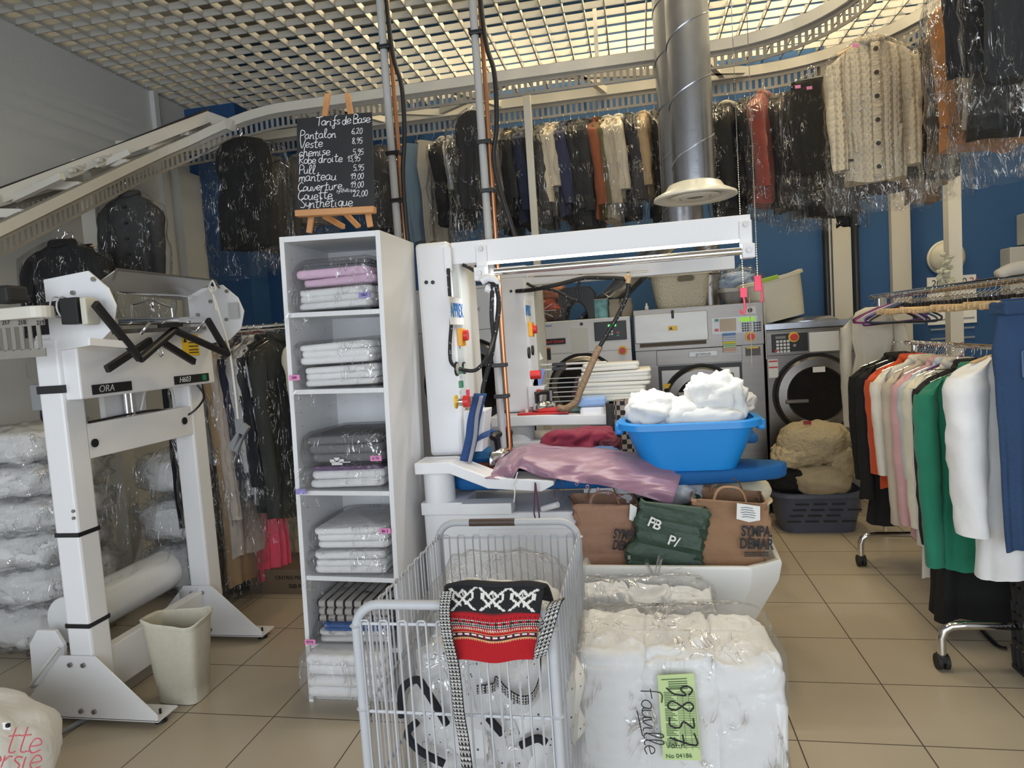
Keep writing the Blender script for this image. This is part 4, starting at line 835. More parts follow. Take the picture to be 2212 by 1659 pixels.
MB().blob((cxz(.3) + .02, 3.0, .38), (.19, .17, .085), .7, .14, 4, 61).obj('folded_clothes', fab((.015, .015, .018)), t, smooth=180); MB().blob((cxz(.3) + .02, 2.99, .385), (.21, .19, .10), .65, .16, 5, 62, 40, 22).obj('plastic_cover', FILMD, t, smooth=180)

# ------------------------------------------------------------------ easel and price board on top of the shelf unit
yb = 2.90
ez = thing('tabletop_easel', 'small pine easel standing on the white shelf unit', 'easel', at(730, 500, y=yb))
def stick(a, b_, y0, y1, w=.026, th=.014, m=PINEO): return MB().bar(at(*a, y=y0), at(*b_, y=y1), th, w, (1, 0, 0)).obj('leg', m, ez, bevel=.002)
stick((668, 503), (708, 203), yb - .02, yb + .075); stick((800, 490), (750, 203), yb - .02, yb + .075); stick((775, 490), (725, 440), yb + .17, yb + .03)
MB().bar(at(641, 462, y=yb - .06), at(810, 453, y=yb - .06), .04, .028).obj('ledge', PINEO, ez, bevel=.003)
MB().bar(at(700, 466, y=yb + .0), at(742, 490, y=yb + .15), .018, .022).obj('brace', PINEO, ez)
bd = thing('chalkboard', 'black price chalkboard lettered in white standing on the pine easel', 'chalkboard', at(725, 455, y=yb - .05))
A, B_, C_, D_ = at(641, 455, y=yb - .055), at(809, 447, y=yb - .055), at(803, 242, y=yb + .03), at(641, 256, y=yb + .03)
nrm = (B_ - A).cross(D_ - A).normalized()
MB().prism([A, B_, C_, D_], -nrm * .006).obj('slate', mat('slate_black_board', (.022, .023, .027), .55, 0, .35, 9), bd, bevel=.001)
CHK = mat('white_chalk', (.78, .78, .80), .9, 0, .1, 60); ux = (B_ - A).normalized(); uy = (D_ - A).normalized()
def chalk(s, px, py, size, r=.0016, gap=.72, dn=0):
    d = (px - 1106) / FPX * RT + (829.5 - py) / FPX * UP + FW; t = (A - EYE).dot(nrm) / d.dot(nrm); p = EYE + d * t + nrm * .0012
    return script('chalk_lettering', s, size, p, ux + uy * dn, uy, CHK, bd, r, .05, gap)
chalk('Tarifs de Base', 682, 273, .043, .0018, .66)
for s, x, y, sz, pr, xp, yp in (('Pantalon', 647, 302, .042, '6,20', 759, 290), ('Veste', 647, 321, .044, '8,95', 760, 311), ('chemise', 645, 339, .043, '5,95', 762, 335), ('Robe droite', 645, 355, .041, '13,95', 750, 350), ('Pull', 645, 377, .042, '5,95', 763, 369), ('manteau', 645, 393, .046, '19,00', 757, 388), ('Couverture', 643, 414, .042, '19,00', 757, 406), ('Couette', 643, 433, .046, '22,00', 762, 425), ('Synthétique', 648, 450, .046, '', 0, 0)):
    chalk(s, x, y, sz, .0018, .74)
    if pr: chalk(pr, xp, yp, .027, .0014, .82)
chalk('synthétique', 726, 416, .019, .0008, .66)

# ------------------------------------------------------------------ the two ironing stations
def beamlight(x0, x1, y, z):
    l = area('under_beam_lamp', ((x0 + x1) / 2, y, z), (0, 0, 0), x1 - x0, .03, 6, (.95, .97, 1)); return l
IW = WHITE
st = thing('ironing_table', 'front white ironing table with control column, overhead lamp beam and blue board', 'ironing table', (-.5, 3.3, 0))
MB().bx(-1.06, -.885, 3.20, 3.42, 1.075, 2.14).obj('column', IW, st, bevel=.02)
PXF = -.845
pn = MB().bx(-.90, PXF, 3.23, 3.56, 1.10, 2.06).obj('control_panel', mat('ivory_panel', (.66, .66, .62), .45, 0, .02), st, bevel=.012)
b = MB()
for px in (921, 935): p = at(px, 610, y=3.20); b.cyl(p, p + V((0, -.004, 0)), .0095, n=16)
b.obj('vent_hole', BLACK, st)
SW = mat('orange_yellow_plastic', (.80, .36, .01), .4)
def knob(b, px, py, r, l, x=PXF): p = at(px, py, x=x); b.cyl(p, p + V((l, 0, 0)), r, n=18); return p
p = at(992, 729, x=PXF); sw = MB().box(p + V((.012, 0, 0)), (.024, .075, .085)).obj('main_switch', SW, pn, bevel=.004); MB().cyl(p + V((.024, 0, .008)), p + V((.044, 0, .008)), .026, n=18).obj('red_dial', RED, pn, smooth=40)
b = MB(); knob(b, 985, 797, .034, .008); knob(b, 1001, 795, .030, .008); b.obj('dial_ring', BLACK, pn, smooth=40)
b = MB(); knob(b, 985, 797, .026, .010); knob(b, 1001, 795, .023, .010); b.obj('dial_face', mat('ivory_dial', (.6, .6, .55), .5), pn, smooth=40)
for q in ((995, 800), (996, 830), (996, 868)):
    p = at(*q, x=PXF); MB().box(p, (.016, .035, .034)).obj('rocker_switch', GREEN, pn, bevel=.002)
b = MB(); knob(b, 984, 868, .032, .006); b.obj('stop_plate', YELLOW, pn, smooth=40); b = MB(); p = knob(b, 986, 868, .014, .04); b.obj('stop_stem', CHROME, pn, smooth=40); MB().cyl(p + V((.035, 0, 0)), p + V((.06, 0, 0)), .028, n=18).obj('stop_button', RED, pn, smooth=40)
b = MB()
for q in ((978, 753), (993, 750), (991, 778), (996, 815), (994, 848), (996, 858)): p = at(*q, x=PXF); b.box(p, (.002, .022, .018))
b.obj('label', mat('pale_label', (.6, .66, .72), .6), pn)
p = at(986, 672, x=PXF); MB().box(p + V((.0, 0, 0)), (.003, .24, .13)).obj('name_plate', PAPER, pn); APB = mat('blue_print', (.03, .20, .55), .5)
text('lettering', 'APPREX', .095, p + V((.003, 0, 0)), (0, 1, 0), (0, 0, 1), APB, pn, bold=.001, sx=.66)
MB().bx(PXF, PXF + .004, 3.3, 3.36, 1.22, 1.37).obj('pink_strip', PINKR, pn)
# beam, lamp, rail
BY = 3.22; bl = at(975, 548, y=BY); br_ = at(1622, 490, y=BY); zb = (bl.z + br_.z) / 2
MB().bx(bl.x, br_.x, BY, BY + .10, zb - .052, zb + .055).obj('overhead_beam', IW, st, bevel=.003)
MB().bx(bl.x + .15, br_.x - .05, BY + .012, BY + .05, zb - .062, zb - .052).obj('lamp_strip', mat('lit_strip', (1, 1, 1), .5, emit=3), st)
beamlight(bl.x + .2, br_.x - .05, BY + .03, zb - .068)
p0, p1 = at(1068, 585, y=BY - .05), at(1605, 546, y=BY - .05); zr_ = (p0.z + p1.z) / 2
MB().cyl((p0.x, BY - .05, zr_), (p1.x, BY - .05, zr_), .017, n=18).obj('chrome_rail', CHROME, st, smooth=40)
for px in (1039, 1614):
    x = at(px, 560, y=BY - .02).x; k = MB().bx(x - .028, x + .028, BY - .012, BY, zr_ - .03, zb + .03).bx(x - .028, x + .028, BY - .075, BY - .012, zr_ - .034, zr_ + .03).obj('rail_bracket', IW, st, bevel=.005)
    b = MB(); b.cyl((x, BY - .014, zb + .01), (x, BY - .022, zb + .01), .012, n=10).cyl((x, BY - .076, zr_), (x, BY - .084, zr_), .012, n=10); b.obj('bolt', STEELD, k, smooth=40)
k = at(967, 565, y=3.19); MB().bx(k.x - .018, k.x + .02, 3.18, 3.205, k.z - .05, k.z + .07).obj('cable_clamp', WHITE, st, bevel=.006)
# power cable loops
def cab(name, pts, y, r=.011, m=CABLEB, T=None, n=6):
    b = MB(); b.tube(smooth_path([at(q[0], q[1], y=q[2] if len(q) > 2 else y) for q in pts], n), r, 8); return b.obj(name, m, T, smooth=60)
cab('power_cable', [(968, 580), (971, 630), (975, 690), (972, 740), (973, 778), (985, 793, 3.1), (1005, 800, 3.0), (1030, 798, 3.0), (1052, 770, 3.0), (1068, 720, 3.1), (1076, 660, 3.1), (1072, 620, 3.1), (1050, 605, 3.15), (1020, 582, 3.17), (1000, 572, 3.18)], 3.16, .009, T=st)
cab('power_cable', [(1064, 615), (1062, 680), (1066, 740), (1056, 790), (1045, 830), (1042, 850)], 3.12, .011, T=st)
cab('power_cable', [(1072, 615), (1078, 660), (1070, 720), (1060, 760), (1048, 790)], 3.10, .011, T=st)
cab('cable_tie', [(1040, 608), (1056, 600), (1072, 610), (1066, 625), (1050, 622)], 3.13, .02, WHITE, st)
# tray arm, cylinders and body
TR = [(918, 1003), (985, 1010), (1078, 1060), (1160, 1067), (1185, 1050), (1186, 1030), (1110, 1020), (1060, 1030), (985, 995), (920, 988)]
y_ = 3.05
b = MB(); b.prism([(-1.07, 2.98, 1.03), (-.90, 2.98, 1.03), (-.72, 2.98, .955), (-.47, 2.98, .935), (-.41, 2.98, .965), (-.41, 2.98, .985), (-.72, 2.98, 1.01), (-.90, 2.98, 1.085), (-1.07, 2.98, 1.085)], (0, .17, 0)); b.obj('tray_arm', IW, st, bevel=.005)
b = MB(); b.cyl((-.99, 3.10, .87), (-.99, 3.10, 1.03), .075, n=24); b.obj('pivot_drum', IW, st, smooth=40)
MB().bx(-1.07, -.86, 3.03, 3.3, .82, .88).obj('pivot_base', IW, st, bevel=.004)
MB().bx(-1.07, -.25, 3.06, 3.50, .03, .82).obj('cabinet_body', IW, st, bevel=.012)
MB().bx(-.80, -.30, 3.05, 3.06, .35, .74).obj('front_panel', IW, st, bevel=.004)
MB().bx(-.86, -.62, 3.0, 3.10, .83, .88).obj('side_bracket', IW, st); MB().cyl((-.48, 3.04, .84), (-.40, 3.0, .87), .014, n=10).obj('lever', WHITE, st, smooth=40)
# the board
b = MB(); P = []
zb0, zb1 = .905, .975
OUT = [(-.99, .10)] + [(-.9, .17), (-.6, .19), (0, .19), (.3, .16), (.5, .115), (.62, .06), (.66, 0)]
ring = [(x, -h) for x, h in OUT] + [(x, h) for x, h in reversed(OUT[:-1])]
b.loft([[V((x * k2, 3.31 + y * k, z)) for x, y in ring] for z, k, k2 in ((zb0, .82, .985), (zb0 + .012, .95, .997), (zb1 - .02, 1, 1), (zb1 - .006, .97, .998), (zb1, .88, .99))]); b.obj('ironing_board', BLUEB, st, smooth=55)
MB().bx(-.3, .1, 3.24, 3.38, .55, .905).obj('board_pillar', IW, st)
b = MB(); c = at(1040, 990, y=3.52); b.rev((c.x + .03, 3.53, 1.00), [(.001, .05), (.10, .045), (.14, .02), (.13, -.01), (.001, -.015)], n=28); b.obj('sleeve_board', BLUEB, st, smooth=60)
# catch basin of the table
rim = [(-.30, 2.90), (.42, 2.88), (.56, 2.98), (.58, 3.35), (.50, 3.75), (-.30, 3.75)]
def tubring(k, z, ins=0.):
    c = V((.12, 3.33)); R = []
    P4 = [V(p) for p in rim]; n = len(P4)
    for i in range(n):
        a, b2, c2 = P4[i - 1], P4[i], P4[(i + 1) % n]
        for t in (.08, .03, 0): R.append(b2.lerp(a, t))
        for t in (.03, .08): R.append(b2.lerp(c2, t))
    return [V((c.x + (p.x - c.x) * k - ins * (p.x - c.x) / .5, c.y + (p.y - c.y) * k, z)) for p in R]
MB().loft([tubring(.55, .14), tubring(.75, .30), tubring(.97, .52), tubring(1.0, .60), tubring(.99, .615), tubring(.95, .615), tubring(.92, .59), tubring(.78, .47), tubring(.55, .44)]).obj('catch_basin', mat('white_moulded_plastic', (.76, .76, .74), .3, 0, .02), st, smooth=60)
# pocket bins and odds on the column
b = MB(); p = at(1003, 940, y=3.2); b.prism([(-.86, 3.16, 1.10), (-.78, 3.16, 1.10), (-.75, 3.16, 1.30), (-.86, 3.16, 1.30)], (0, .16, 0)); b.obj('side_pocket', WHITE, st, bevel=.003)
t = thing('pen_cup', 'beige perforated cup with a pink marker beside the red stop button', 'cup', at(1018, 888, y=3.14)); c = at(1018, 870, y=3.14); b = MB()
b.box(c, (.058, .05, .072)); b.obj('cup_wall', mat('beige_plastic', (.55, .43, .34), .5), t, bevel=.004); b = MB()
for i in range(4):
    for j in range(3): b.cyl(c + V((-.018 + j * .018, -.025, -.026 + i * .017)), c + V((-.018 + j * .018, -.027, -.026 + i * .017)), .0055, n=10)
b.obj('hole', mat('dark_beige_hole', (.22, .15, .11), .7), t); MB().cyl(c + V((-.014, 0, .03)), c + V((-.013, 0, .065)), .009, n=10).obj('marker', PINKR, t, smooth=40)
t = thing('denim_strap', 'blue denim waistband draped over the white side pocket', 'denim', at(1020, 980, y=3.10)); DEN = mat('blue_denim', (.030, .075, .22), .9, 0, .18, 25, .4, 60); DENL = mat('grey_denim_inside', (.30, .30, .33), .9, 0, .15, 25)
def ribbon3(pts, w, dirv, m, nm, T):
    P = smooth_path(pts, 5); d = V(dirv); b = MB(); b.loft([[p - d * w / 2, p + d * w / 2] for p in P], False, False); return b.obj(nm, m, T, smooth=180, solid=.006)
ribbon3([at(*q, y=3.10) for q in ((1038, 850), (1024, 905), (1018, 950), (1005, 1000))], .07, (.75, .5, -.1), DEN, 'waistband', t); ribbon3([at(*q, y=3.08) for q in ((1040, 855), (1030, 900), (1026, 945), (1014, 1000))], .022, (.8, .3, 0), DENL, 'inner_band', t)
ribbon3([at(*q, y=3.12) for q in ((1012, 985), (1030, 950), (1058, 935))], .05, (.2, .7, .5), DEN, 'waistband', t)
# the iron with its mat and hose
def iron(c, s, rz, label, red=True):
    t = thing('steam_iron', label, 'iron', c); c = V(c); R = Matrix.Translation(c) @ Matrix.Rotation(rz, 4, 'Z') @ Matrix.Scale(s, 4)
    def sole(k, z): return [V((x * k, y * k, z)) for x, y in ((.12, 0), (.085, .035), (.02, .052), (-.09, .055), (-.10, .04), (-.10, -.04), (-.09, -.055), (.02, -.052), (.085, -.035))]
    MB().loft([sole(1, 0), sole(1, .012)]).xf(R).obj('sole_plate', STEEL, t, smooth=40, bevel=.001); MB().loft([sole(.97, .012), sole(.93, .05), sole(.7, .075), sole(.45, .085)]).xf(R).obj('steel_body', CHROME, t, smooth=50)
    b = MB(); b.bar((-.07, 0, .07), (-.07, 0, .15), .03, .03).bar((.03, 0, .07), (.045, 0, .15), .025, .025); b.tube([(-.085, 0, .15), (-.03, 0, .162), (.06, 0, .155), (.075, 0, .145)], .021, 10); b.xf(R).obj('handle', BLACK, t, smooth=50)
    MB().box((-.05, .0, .178), (.03, .03, .02)).xf(R).obj('steam_button', RED, t, bevel=.002); MB().bar((.05, -.02, .08), (.05, -.02, .17), .02, .02).xf(R).obj('grip_plate', GREY, t); return t
p = at(1085, 985, y=3.36); iron((p.x, 3.36, 1.005), .95, -2.0, 'chrome steam iron standing on the orange brown mat of the front table')
mtx = thing('iron_mat', 'orange brown ribbed silicone mat under the front iron', 'mat', (p.x - .02, 3.38, .99)); MB().box((p.x - .02, 3.36, .992), (.20, .22, .010), .5).obj('mat_sheet', mat('orange_brown_silicone', (.30, .06, .025), .5), mtx, bevel=.002)
b = MB()
for i in range(9): b.box((p.x - .02 + (i - 4) * .02 * cos(.5), 3.36 + (i - 4) * .02 * sin(.5), .9985), (.008, .20, .004), .5)
b.obj('rib', mat('orange_brown_silicone', (.3, .06, .02), .5), mtx)
cab('iron_hose', [(1088, 940, 3.4), (1070, 935, 3.36), (1050, 930, 3.3), (1035, 935, 3.25)], 3.3, .014, mat('blue_sheathed_hose', (.03, .08, .25), .8), st)

# rear station
s2 = thing('ironing_table', 'rear white ironing table with red iron tray in front of the washing machines', 'ironing table', (-.4, 4.3, 0))
Y2 = 4.15
MB().bx(-.86, -.665, Y2, Y2 + .22, 1.17, 2.03).obj('column', IW, s2, bevel=.02)
pn2 = MB().bx(-.675, -.625, Y2 + .02, Y2 + .32, 1.19, 1.97).obj('control_panel', mat('ivory_panel', (.66, .66, .62), .45), s2, bevel=.01); X2 = -.625
b = MB()
for px in (1104, 1116): p = at(px, 629, y=Y2); b.cyl(p, p + V((0, -.004, 0)), .009, n=14)
b.obj('vent_hole', BLACK, s2)
p = at(1143, 712, x=X2); MB().box(p + V((.012, 0, 0)), (.024, .075, .085)).obj('main_switch', SW, pn2, bevel=.004); MB().cyl(p + V((.024, .01, .0)), p + V((.044, .01, .0)), .026, n=18).obj('red_dial', RED, pn2, smooth=40)
b = MB(); knob(b, 1141, 762, .034, .010, X2); knob(b, 1149, 757, .03, .010, X2); b.obj('dial_ring', BLACK, pn2, smooth=40)
p = at(1140, 672, x=X2); MB().box(p, (.003, .20, .13)).obj('name_plate', PAPER, pn2); text('lettering', 'APPREX', .085, p + V((.003, 0, 0)), (0, 1, 0), (0, 0, 1), APB, pn2, bold=.001, sx=.62)
p = at(1146, 810, x=X2); MB().cyl(p, p + V((.06, 0, 0)), .026, n=18).obj('stop_button', RED, pn2, smooth=40)
b = MB(); a_, c_ = at(1138, 722, y=4.28), at(1174, 772, y=4.28); b.add([at(1148, 722, y=4.3), at(1173, 775, y=4.25), at(1148, 787, y=4.25)], [(0, 1, 2)]); b.obj('paper_note', PAPER, pn2, solid=.001)
b2l, b2r = at(1140, 576, y=Y2 + .03), at(1587, 563, y=Y2 + .03)
z2 = at(1587, 566, y=Y2 + .03).z; MB().bx(b2l.x - .06, b2r.x, Y2 + .03, Y2 + .12, z2 - .038, z2 + .055).obj('overhead_beam', IW, s2, bevel=.003)
b = MB(); b.cyl(at(1140, 598, y=Y2), at(1400, 586, y=Y2), .004, n=8); b.obj('guide_wire', CHROME, s2)
# its column rises behind the beam of the front table
MB().bx(-.86, -.665, Y2 + .0, Y2 + .2, 2.02, 2.09).obj('column_cap', IW, s2)
b = MB(); b.prism([(-.92, 4.0, 1.10), (-.60, 4.0, 1.10), (.05, 4.0, 1.08), (.10, 4.0, 1.10), (.10, 4.0, 1.14), (-.60, 4.0, 1.165), (-.92, 4.0, 1.165)], (0, .2, 0)); b.obj('tray_arm', IW, s2, bevel=.006)
MB().bx(-.92, -.58, 4.03, 4.5, .03, 1.0).obj('cabinet_body', IW, s2, bevel=.01); MB().cyl((-.76, 4.14, 1.0), (-.76, 4.14, 1.10), .09, n=20).obj('pivot_drum', IW, s2, smooth=40)
MB().bx(-.62, at(1628, 905, y=4.4).x, 4.25, 4.62, .90, .96).obj('ironing_board', BLUEB, s2, bevel=.02); MB().bx(-.1, .2, 4.35, 4.5, 0, .9).obj('board_pillar', IW, s2)
c = at(1212, 938, y=4.08); MB().bx(-.55, -.1, 4.0, 4.2, .94, 1.02).obj('sleeve_board', BLUEB, s2, bevel=.02)
b = MB(); pk = at(1158, 855, y=4.12); b.prism([pk + V((-.05, 0, .06)), pk + V((.06, 0, .06)), pk + V((.02, 0, -.07)), pk + V((-.05, 0, -.07))], (0, .12, 0)); b.obj('side_pocket', WHITE, s2, bevel=.003)
t = thing('blue_cloth', 'periwinkle blue cloth sticking out of the rear side pocket', 'cloth', at(1160, 835, y=4.16)); MB().prism([at(1146, 842, y=4.17), at(1166, 842, y=4.17), at(1178, 800, y=4.17), at(1166, 796, y=4.17), at(1152, 820, y=4.17)], (0, .03, 0)).obj('cloth_fold', fab((.22, .33, .68)), t, bevel=.006)
cab('power_cable', [(1116, 629, 4.14), (1150, 626, 4.05), (1180, 620), (1215, 612), (1260, 601), (1300, 600), (1350, 603), (1357, 620), (1350, 650), (1330, 690), (1312, 720), (1296, 748)], 4.0, .013, T=s2)
cab('power_cable', [(1138, 612), (1160, 622), (1200, 628), (1235, 646), (1248, 645), (1246, 628), (1252, 608)], 4.05, .009, T=s2)
cab('hose_sleeve', [(1296, 748), (1285, 770), (1268, 810), (1253, 845), (1244, 868), (1222, 882), (1205, 880)], 4.0, .020, mat('brown_cloth_sleeve', (.30, .20, .12), .9, 0, .15, 40, .6, 50), s2)
cab('knot', [(1350, 602), (1358, 598), (1356, 612)], 3.99, .016, WOODX, s2)
b = MB()
for i in range(9): yy = 815 + i * 10; b.tube([at(1165, yy + 4, y=4.5), at(1300, yy - 2, y=4.5)], .004, 5)
for yy in (786, 797): b.tube([at(1140, yy + 4, y=4.3), at(1310, yy - 4, y=4.3)], .007, 6)
b.obj('drying_rack', mat('white_coated_wire', (.7, .7, .7), .4), s2, smooth=60)
b = MB()
for yy in (788, 797): b.bar(at(1193, yy, y=4.28), at(1222, yy - 2, y=4.28), .03, .022)
b.obj('rack_clamp', BLACK, s2, bevel=.004)
p = at(1185, 905, y=4.08)
ft = thing('iron_tray', 'red plastic tray with a hand vacuum on the rear ironing table', 'tray', (p.x, 4.08, 1.165)); x0, x1 = at(1121, 900, y=4.06).x, at(1230, 900, y=4.06).x
MB().bx(x0, x1, 4.01, 4.15, 1.165, 1.178).obj('tray_base', RED, ft, bevel=.003); MB().bx(x0 + .12, x0 + .27, 4.03, 4.12, 1.178, 1.20).obj('tray_block', RED, ft, bevel=.006); MB().cyl((x0 + .05, 4.06, 1.178), (x0 + .05, 4.06, 1.2), .012, n=12).obj('cap', PAPER, ft, smooth=40)
p = at(1185, 885, y=4.25); iron((p.x, 4.10, 1.18), .72, .6, 'small black and chrome iron behind the red tray of the rear table')
p = at(1282, 908, y=4.1); t = thing('blue_pad', 'white round block topped by a folded light blue cloth on the rear table', 'cloth', (p.x, 4.1, 1.13)); MB().bx(p.x - .075, p.x + .075, 4.03, 4.17, 1.135, 1.20).obj('block', WHITE, t, bevel=.02); MB().bx(p.x - .085, p.x + .085, 4.02, 4.18, 1.20, 1.255).obj('folded_cloth', fab((.30, .45, .75)), t, bevel=.015)
p = at(1240, 895, y=4.12); t = thing('folded_scarf', 'small patterned green scarf folded beside the red tray', 'scarf', (p.x, 4.14, 1.165)); MB().bx(p.x - .06, p.x + .06, 4.08, 4.2, 1.166, 1.19).obj('scarf_fold', mat('green_print', (.12, .2, .18), .9, 0, .8, 60), t, bevel=.006)

# pipes that drop from the ceiling to the two tables
for (x, nm, lb) in ((-1.195, 0, 'first'), (-.715, 1, 'second')):
    t = thing('service_pipe', ['grey ceiling pipe with taped black cable dropping behind the white shelf unit', 'grey ceiling pipe with copper line and cable dropping to the front ironing table'][nm], 'pipe', (x, 3.36, .95))
    MB().cyl((x, 3.36, 1.0), (x, 3.36, ZC + .3), .020, n=14).obj('grey_pipe', mat('grey_pvc', (.42, .42, .42), .45), t, smooth=40)
    MB().cyl((x + .034, 3.37, 1.0), (x + .034, 3.37, ZC + .3), .011, n=10).obj('copper_line', COPPER, t, smooth=40)
    b = MB(); b.tube(smooth_path([(x + .03, 3.33, ZC), (x + .05, 3.33, 3.2), (x + .09, 3.33, 2.95), (x + .085, 3.33, 2.7), (x + .06, 3.33, 2.5), (x + .06 + nm * .08, 3.33, 2.15)], 6), .012, 8); b.obj('black_cable', BLACK, t, smooth=60)
    for z in (3.15, 2.62, 2.38, 1.5, 1.34): MB().bx(x - .026, x + .05, 3.33, 3.39, z, z + .02).obj('tape_band', BLACK, t, bevel=.004)
# ------------------------------------------------------------------ washing machines along the back wall
WY = 5.9
def wx(px, py=800): return at(px, py, y=WY).x
def wz(px, py): return at(px, py, y=WY).z
def door(T, c, ro, ri, ring, m_ring, handle=None, y=WY):
    """round porthole door: ring, glass bowl, gasket and handle"""
    d = MB().rev((c[0], y, c[1]), [(ri * .96, .01), (ri, .045), (ri + .012, .058), (ro - .015, .05), (ro, .03), (ro, -.002)], (0, -1, 0), 48).obj('door_ring', m_ring, T, smooth=35)
    MB().rev((c[0], y, c[1]), [(ro, 0), (ro + .015, .006), (ro + .028, .0)], (0, -1, 0), 48).obj('door_gasket', RUBBER, T, smooth=60)
    MB().rev((c[0], y, c[1]), [(.001, .006), (ri * .5, .018), (ri * .8, .03), (ri, .04)], (0, -1, 0), 40).obj('door_glass', GLASSD, d, smooth=60)
    if handle: MB().box(handle[0], handle[1]).obj('door_handle', STEEL, d, bevel=.008)
    return d
def keypad(b, x, z, nx, nz, s=.020, k=.013, y=WY):
    for i in range(nx):
        for j in range(nz): b.box((x + i * s, y - .012, z - j * s), (k, .006, k))
def casing(name, label, x0, x1, zt, m, y0=WY, y1=6.85):
    t = thing(name, label, 'washing machine', ((x0 + x1) / 2, (y0 + y1) / 2, 0), 'washing machines along the blue wall')
    MB().bx(x0, x1, y0, y1, .0, zt).obj('cabinet', m, t, bevel=.006); return t
# 1: steel machine half hidden behind the columns
x1 = wx(1075); x0 = x1 - .82; zt = wz(1040, 615)
t = casing('washing_machine', 'grey steel washing machine with dark door half hidden behind the front ironing column', x0, x1, zt, STEELD)
MB().bx(x0 + .02, x1 - .02, WY - .012, WY, wz(1040, 712), wz(1040, 622)).obj('soap_flap', STEELD, t, bevel=.004); p = at(1020, 668, y=WY - .014); MB().bx(p.x - .10, p.x + .07, WY - .018, WY - .01, p.z - .02, p.z + .02).obj('name_plate', mat('silver_plate', (.5, .5, .5), .4, .4), t)
text('lettering', 'primus', .045, p + V((.0, -.006, 0)), (1, 0, 0), (0, 0, 1), BLACK, t)
c = at(1018, 830, y=WY); door(t, (c.x - .02, c.z), .40, .30, 0, BLACKM)
# 2: white machine
x0, x1, zt = wx(1150), wx(1367), wz(1260, 690)
t = casing('washing_machine', 'white front-loading washing machine with black display and red brand plate', x0, x1, zt, WHITE)
MB().bx(x0, x1, WY - .004, WY, wz(1260, 760) - .003, wz(1260, 760)).obj('panel_seam', mat('dark_seam', (.3, .3, .3), .6), t)
p = at(1195, 738, y=WY); k = MB().bx(p.x - .11, p.x + .11, WY - .01, WY, p.z - .026, p.z + .026).obj('name_plate', BLACK, t); text('lettering', 'Speed Queen', .036, p + V((0, -.012, 0)), (1, 0, 0), (0, 0, 1), mat('red_print', (.6, .04, .04), .5), k, bold=.0006)
xa, xb = wx(1289), wx(1358); k = MB().bx(xa, xb, WY - .014, WY, wz(1320, 735), wz(1320, 694)).obj('display_panel', BLACK, t, bevel=.004)
b = MB(); b.box(at(1322, 703, y=WY - .016), (.07, .004, .018)); b.obj('lit_digits', mat('lit_green_digits', (.1, .9, .15), .5, emit=1.2), k); b = MB(); keypad(b, at(1316, 716, y=WY).x, at(1316, 716, y=WY).z, 2, 2, .024, .016); b.obj('keys', PAPER, k)
b = MB(); b.box(at(1335, 718, y=WY - .014), (.025, .006, .014)); b.obj('red_key', RED, k); b = MB(); b.box(at(1335, 724, y=WY - .014), (.025, .006, .012)); b.obj('green_key', mat('green_key', (.05, .4, .25), .5), k)
p = at(1345, 757, y=WY); MB().cyl(p, p + V((0, -.012, 0)), .040, n=24).obj('stop_plate', YELLOW, t, smooth=40); MB().cyl(p + V((0, -.012, 0)), p + V((0, -.05, 0)), .026, n=20).obj('stop_button', RED, t, smooth=40)
p = at(1256, 700, y=WY); MB().cyl(p, p + V((0, -.008, 0)), .014, n=16).obj('lock', BLACK, t, smooth=40)
MB().bx(wx(1238), wx(1275), WY - .006, WY, wz(1255, 763), wz(1255, 708)).obj('paper_sheet', PAPER, t); p = at(1174, 704, y=WY - .006); text('lettering', 'automatique', .03, p, (1, 0, 0), (0, 0, 1), APB, t)
k = MB().bx(wx(1165), wx(1192), WY - .006, WY, wz(1178, 778), wz(1178, 752)).obj('warning_label', BLACK, t); MB().bx(wx(1165), wx(1192), WY - .008, WY, wz(1178, 754), wz(1178, 751)).obj('label_band', mat('orange_print', (.75, .2, .02), .6), k)
c = at(1262, 838, y=WY); d = door(t, (c.x, c.z), .285, .235, 0, STEELD); MB().blob((c.x + .0, WY + .005, c.z - .05), (.13, .035, .16), .8, .2, 4, 90).obj('laundry_inside', fab((.20, .14, .16)), t, smooth=180)
# 3: big stainless machine
x0, x1, zt = wx(1374), wx(1652), wz(1500, 662)
t = casing('washing_machine', 'large stainless washing machine with soap flap, keypad and primus plate', x0, x1, zt, STEEL)
MB().bx(x0, x1, WY - .03, WY, wz(1500, 752), zt).obj('upper_panel', STEEL, t, bevel=.004)
k = MB().bx(wx(1376), wx(1532), WY - .055, WY - .03, wz(1450, 738), wz(1450, 676)).obj('soap_flap', mat('bright_stainless', (.34, .325, .30), .4, .95, .12, 3, .08, 5, stretch=(1, 1, 3)), t, bevel=.004)
MB().box(at(1453, 679, y=WY - .065), (.02, .02, .07)).obj('flap_handle', BLACK, k, bevel=.006); MB().box(at(1453, 709, y=WY - .056), (.08, .003, .042)).obj('warning_label', YELLOW, k); b = MB(); p = at(1449, 709, y=WY - .058); b.prism([p + V((-.016, 0, -.013)), p + V((.016, 0, -.013)), p + V((0, 0, .016))], (0, .001, 0)); b.obj('warning_print', BLACK, k)
MB().bx(wx(1385), wx(1528), WY - .034, WY - .02, wz(1450, 747), wz(1450, 739)).obj('flap_gap', mat('brown_shadow_gap', (.12, .09, .06), .7), t)
k = MB().bx(wx(1541), wx(1639), WY - .036, WY - .03, wz(1590, 719), wz(1590, 684)).obj('keypad_panel', mat('silver_panel', (.55, .56, .58), .4, .2), t)
b = MB(); b.bx(wx(1601), wx(1633), WY - .042, WY - .036, wz(1617, 694), wz(1617, 685)); b.obj('lit_display', mat('lit_green_display', (.25, .55, .05), .5, emit=.5), k)
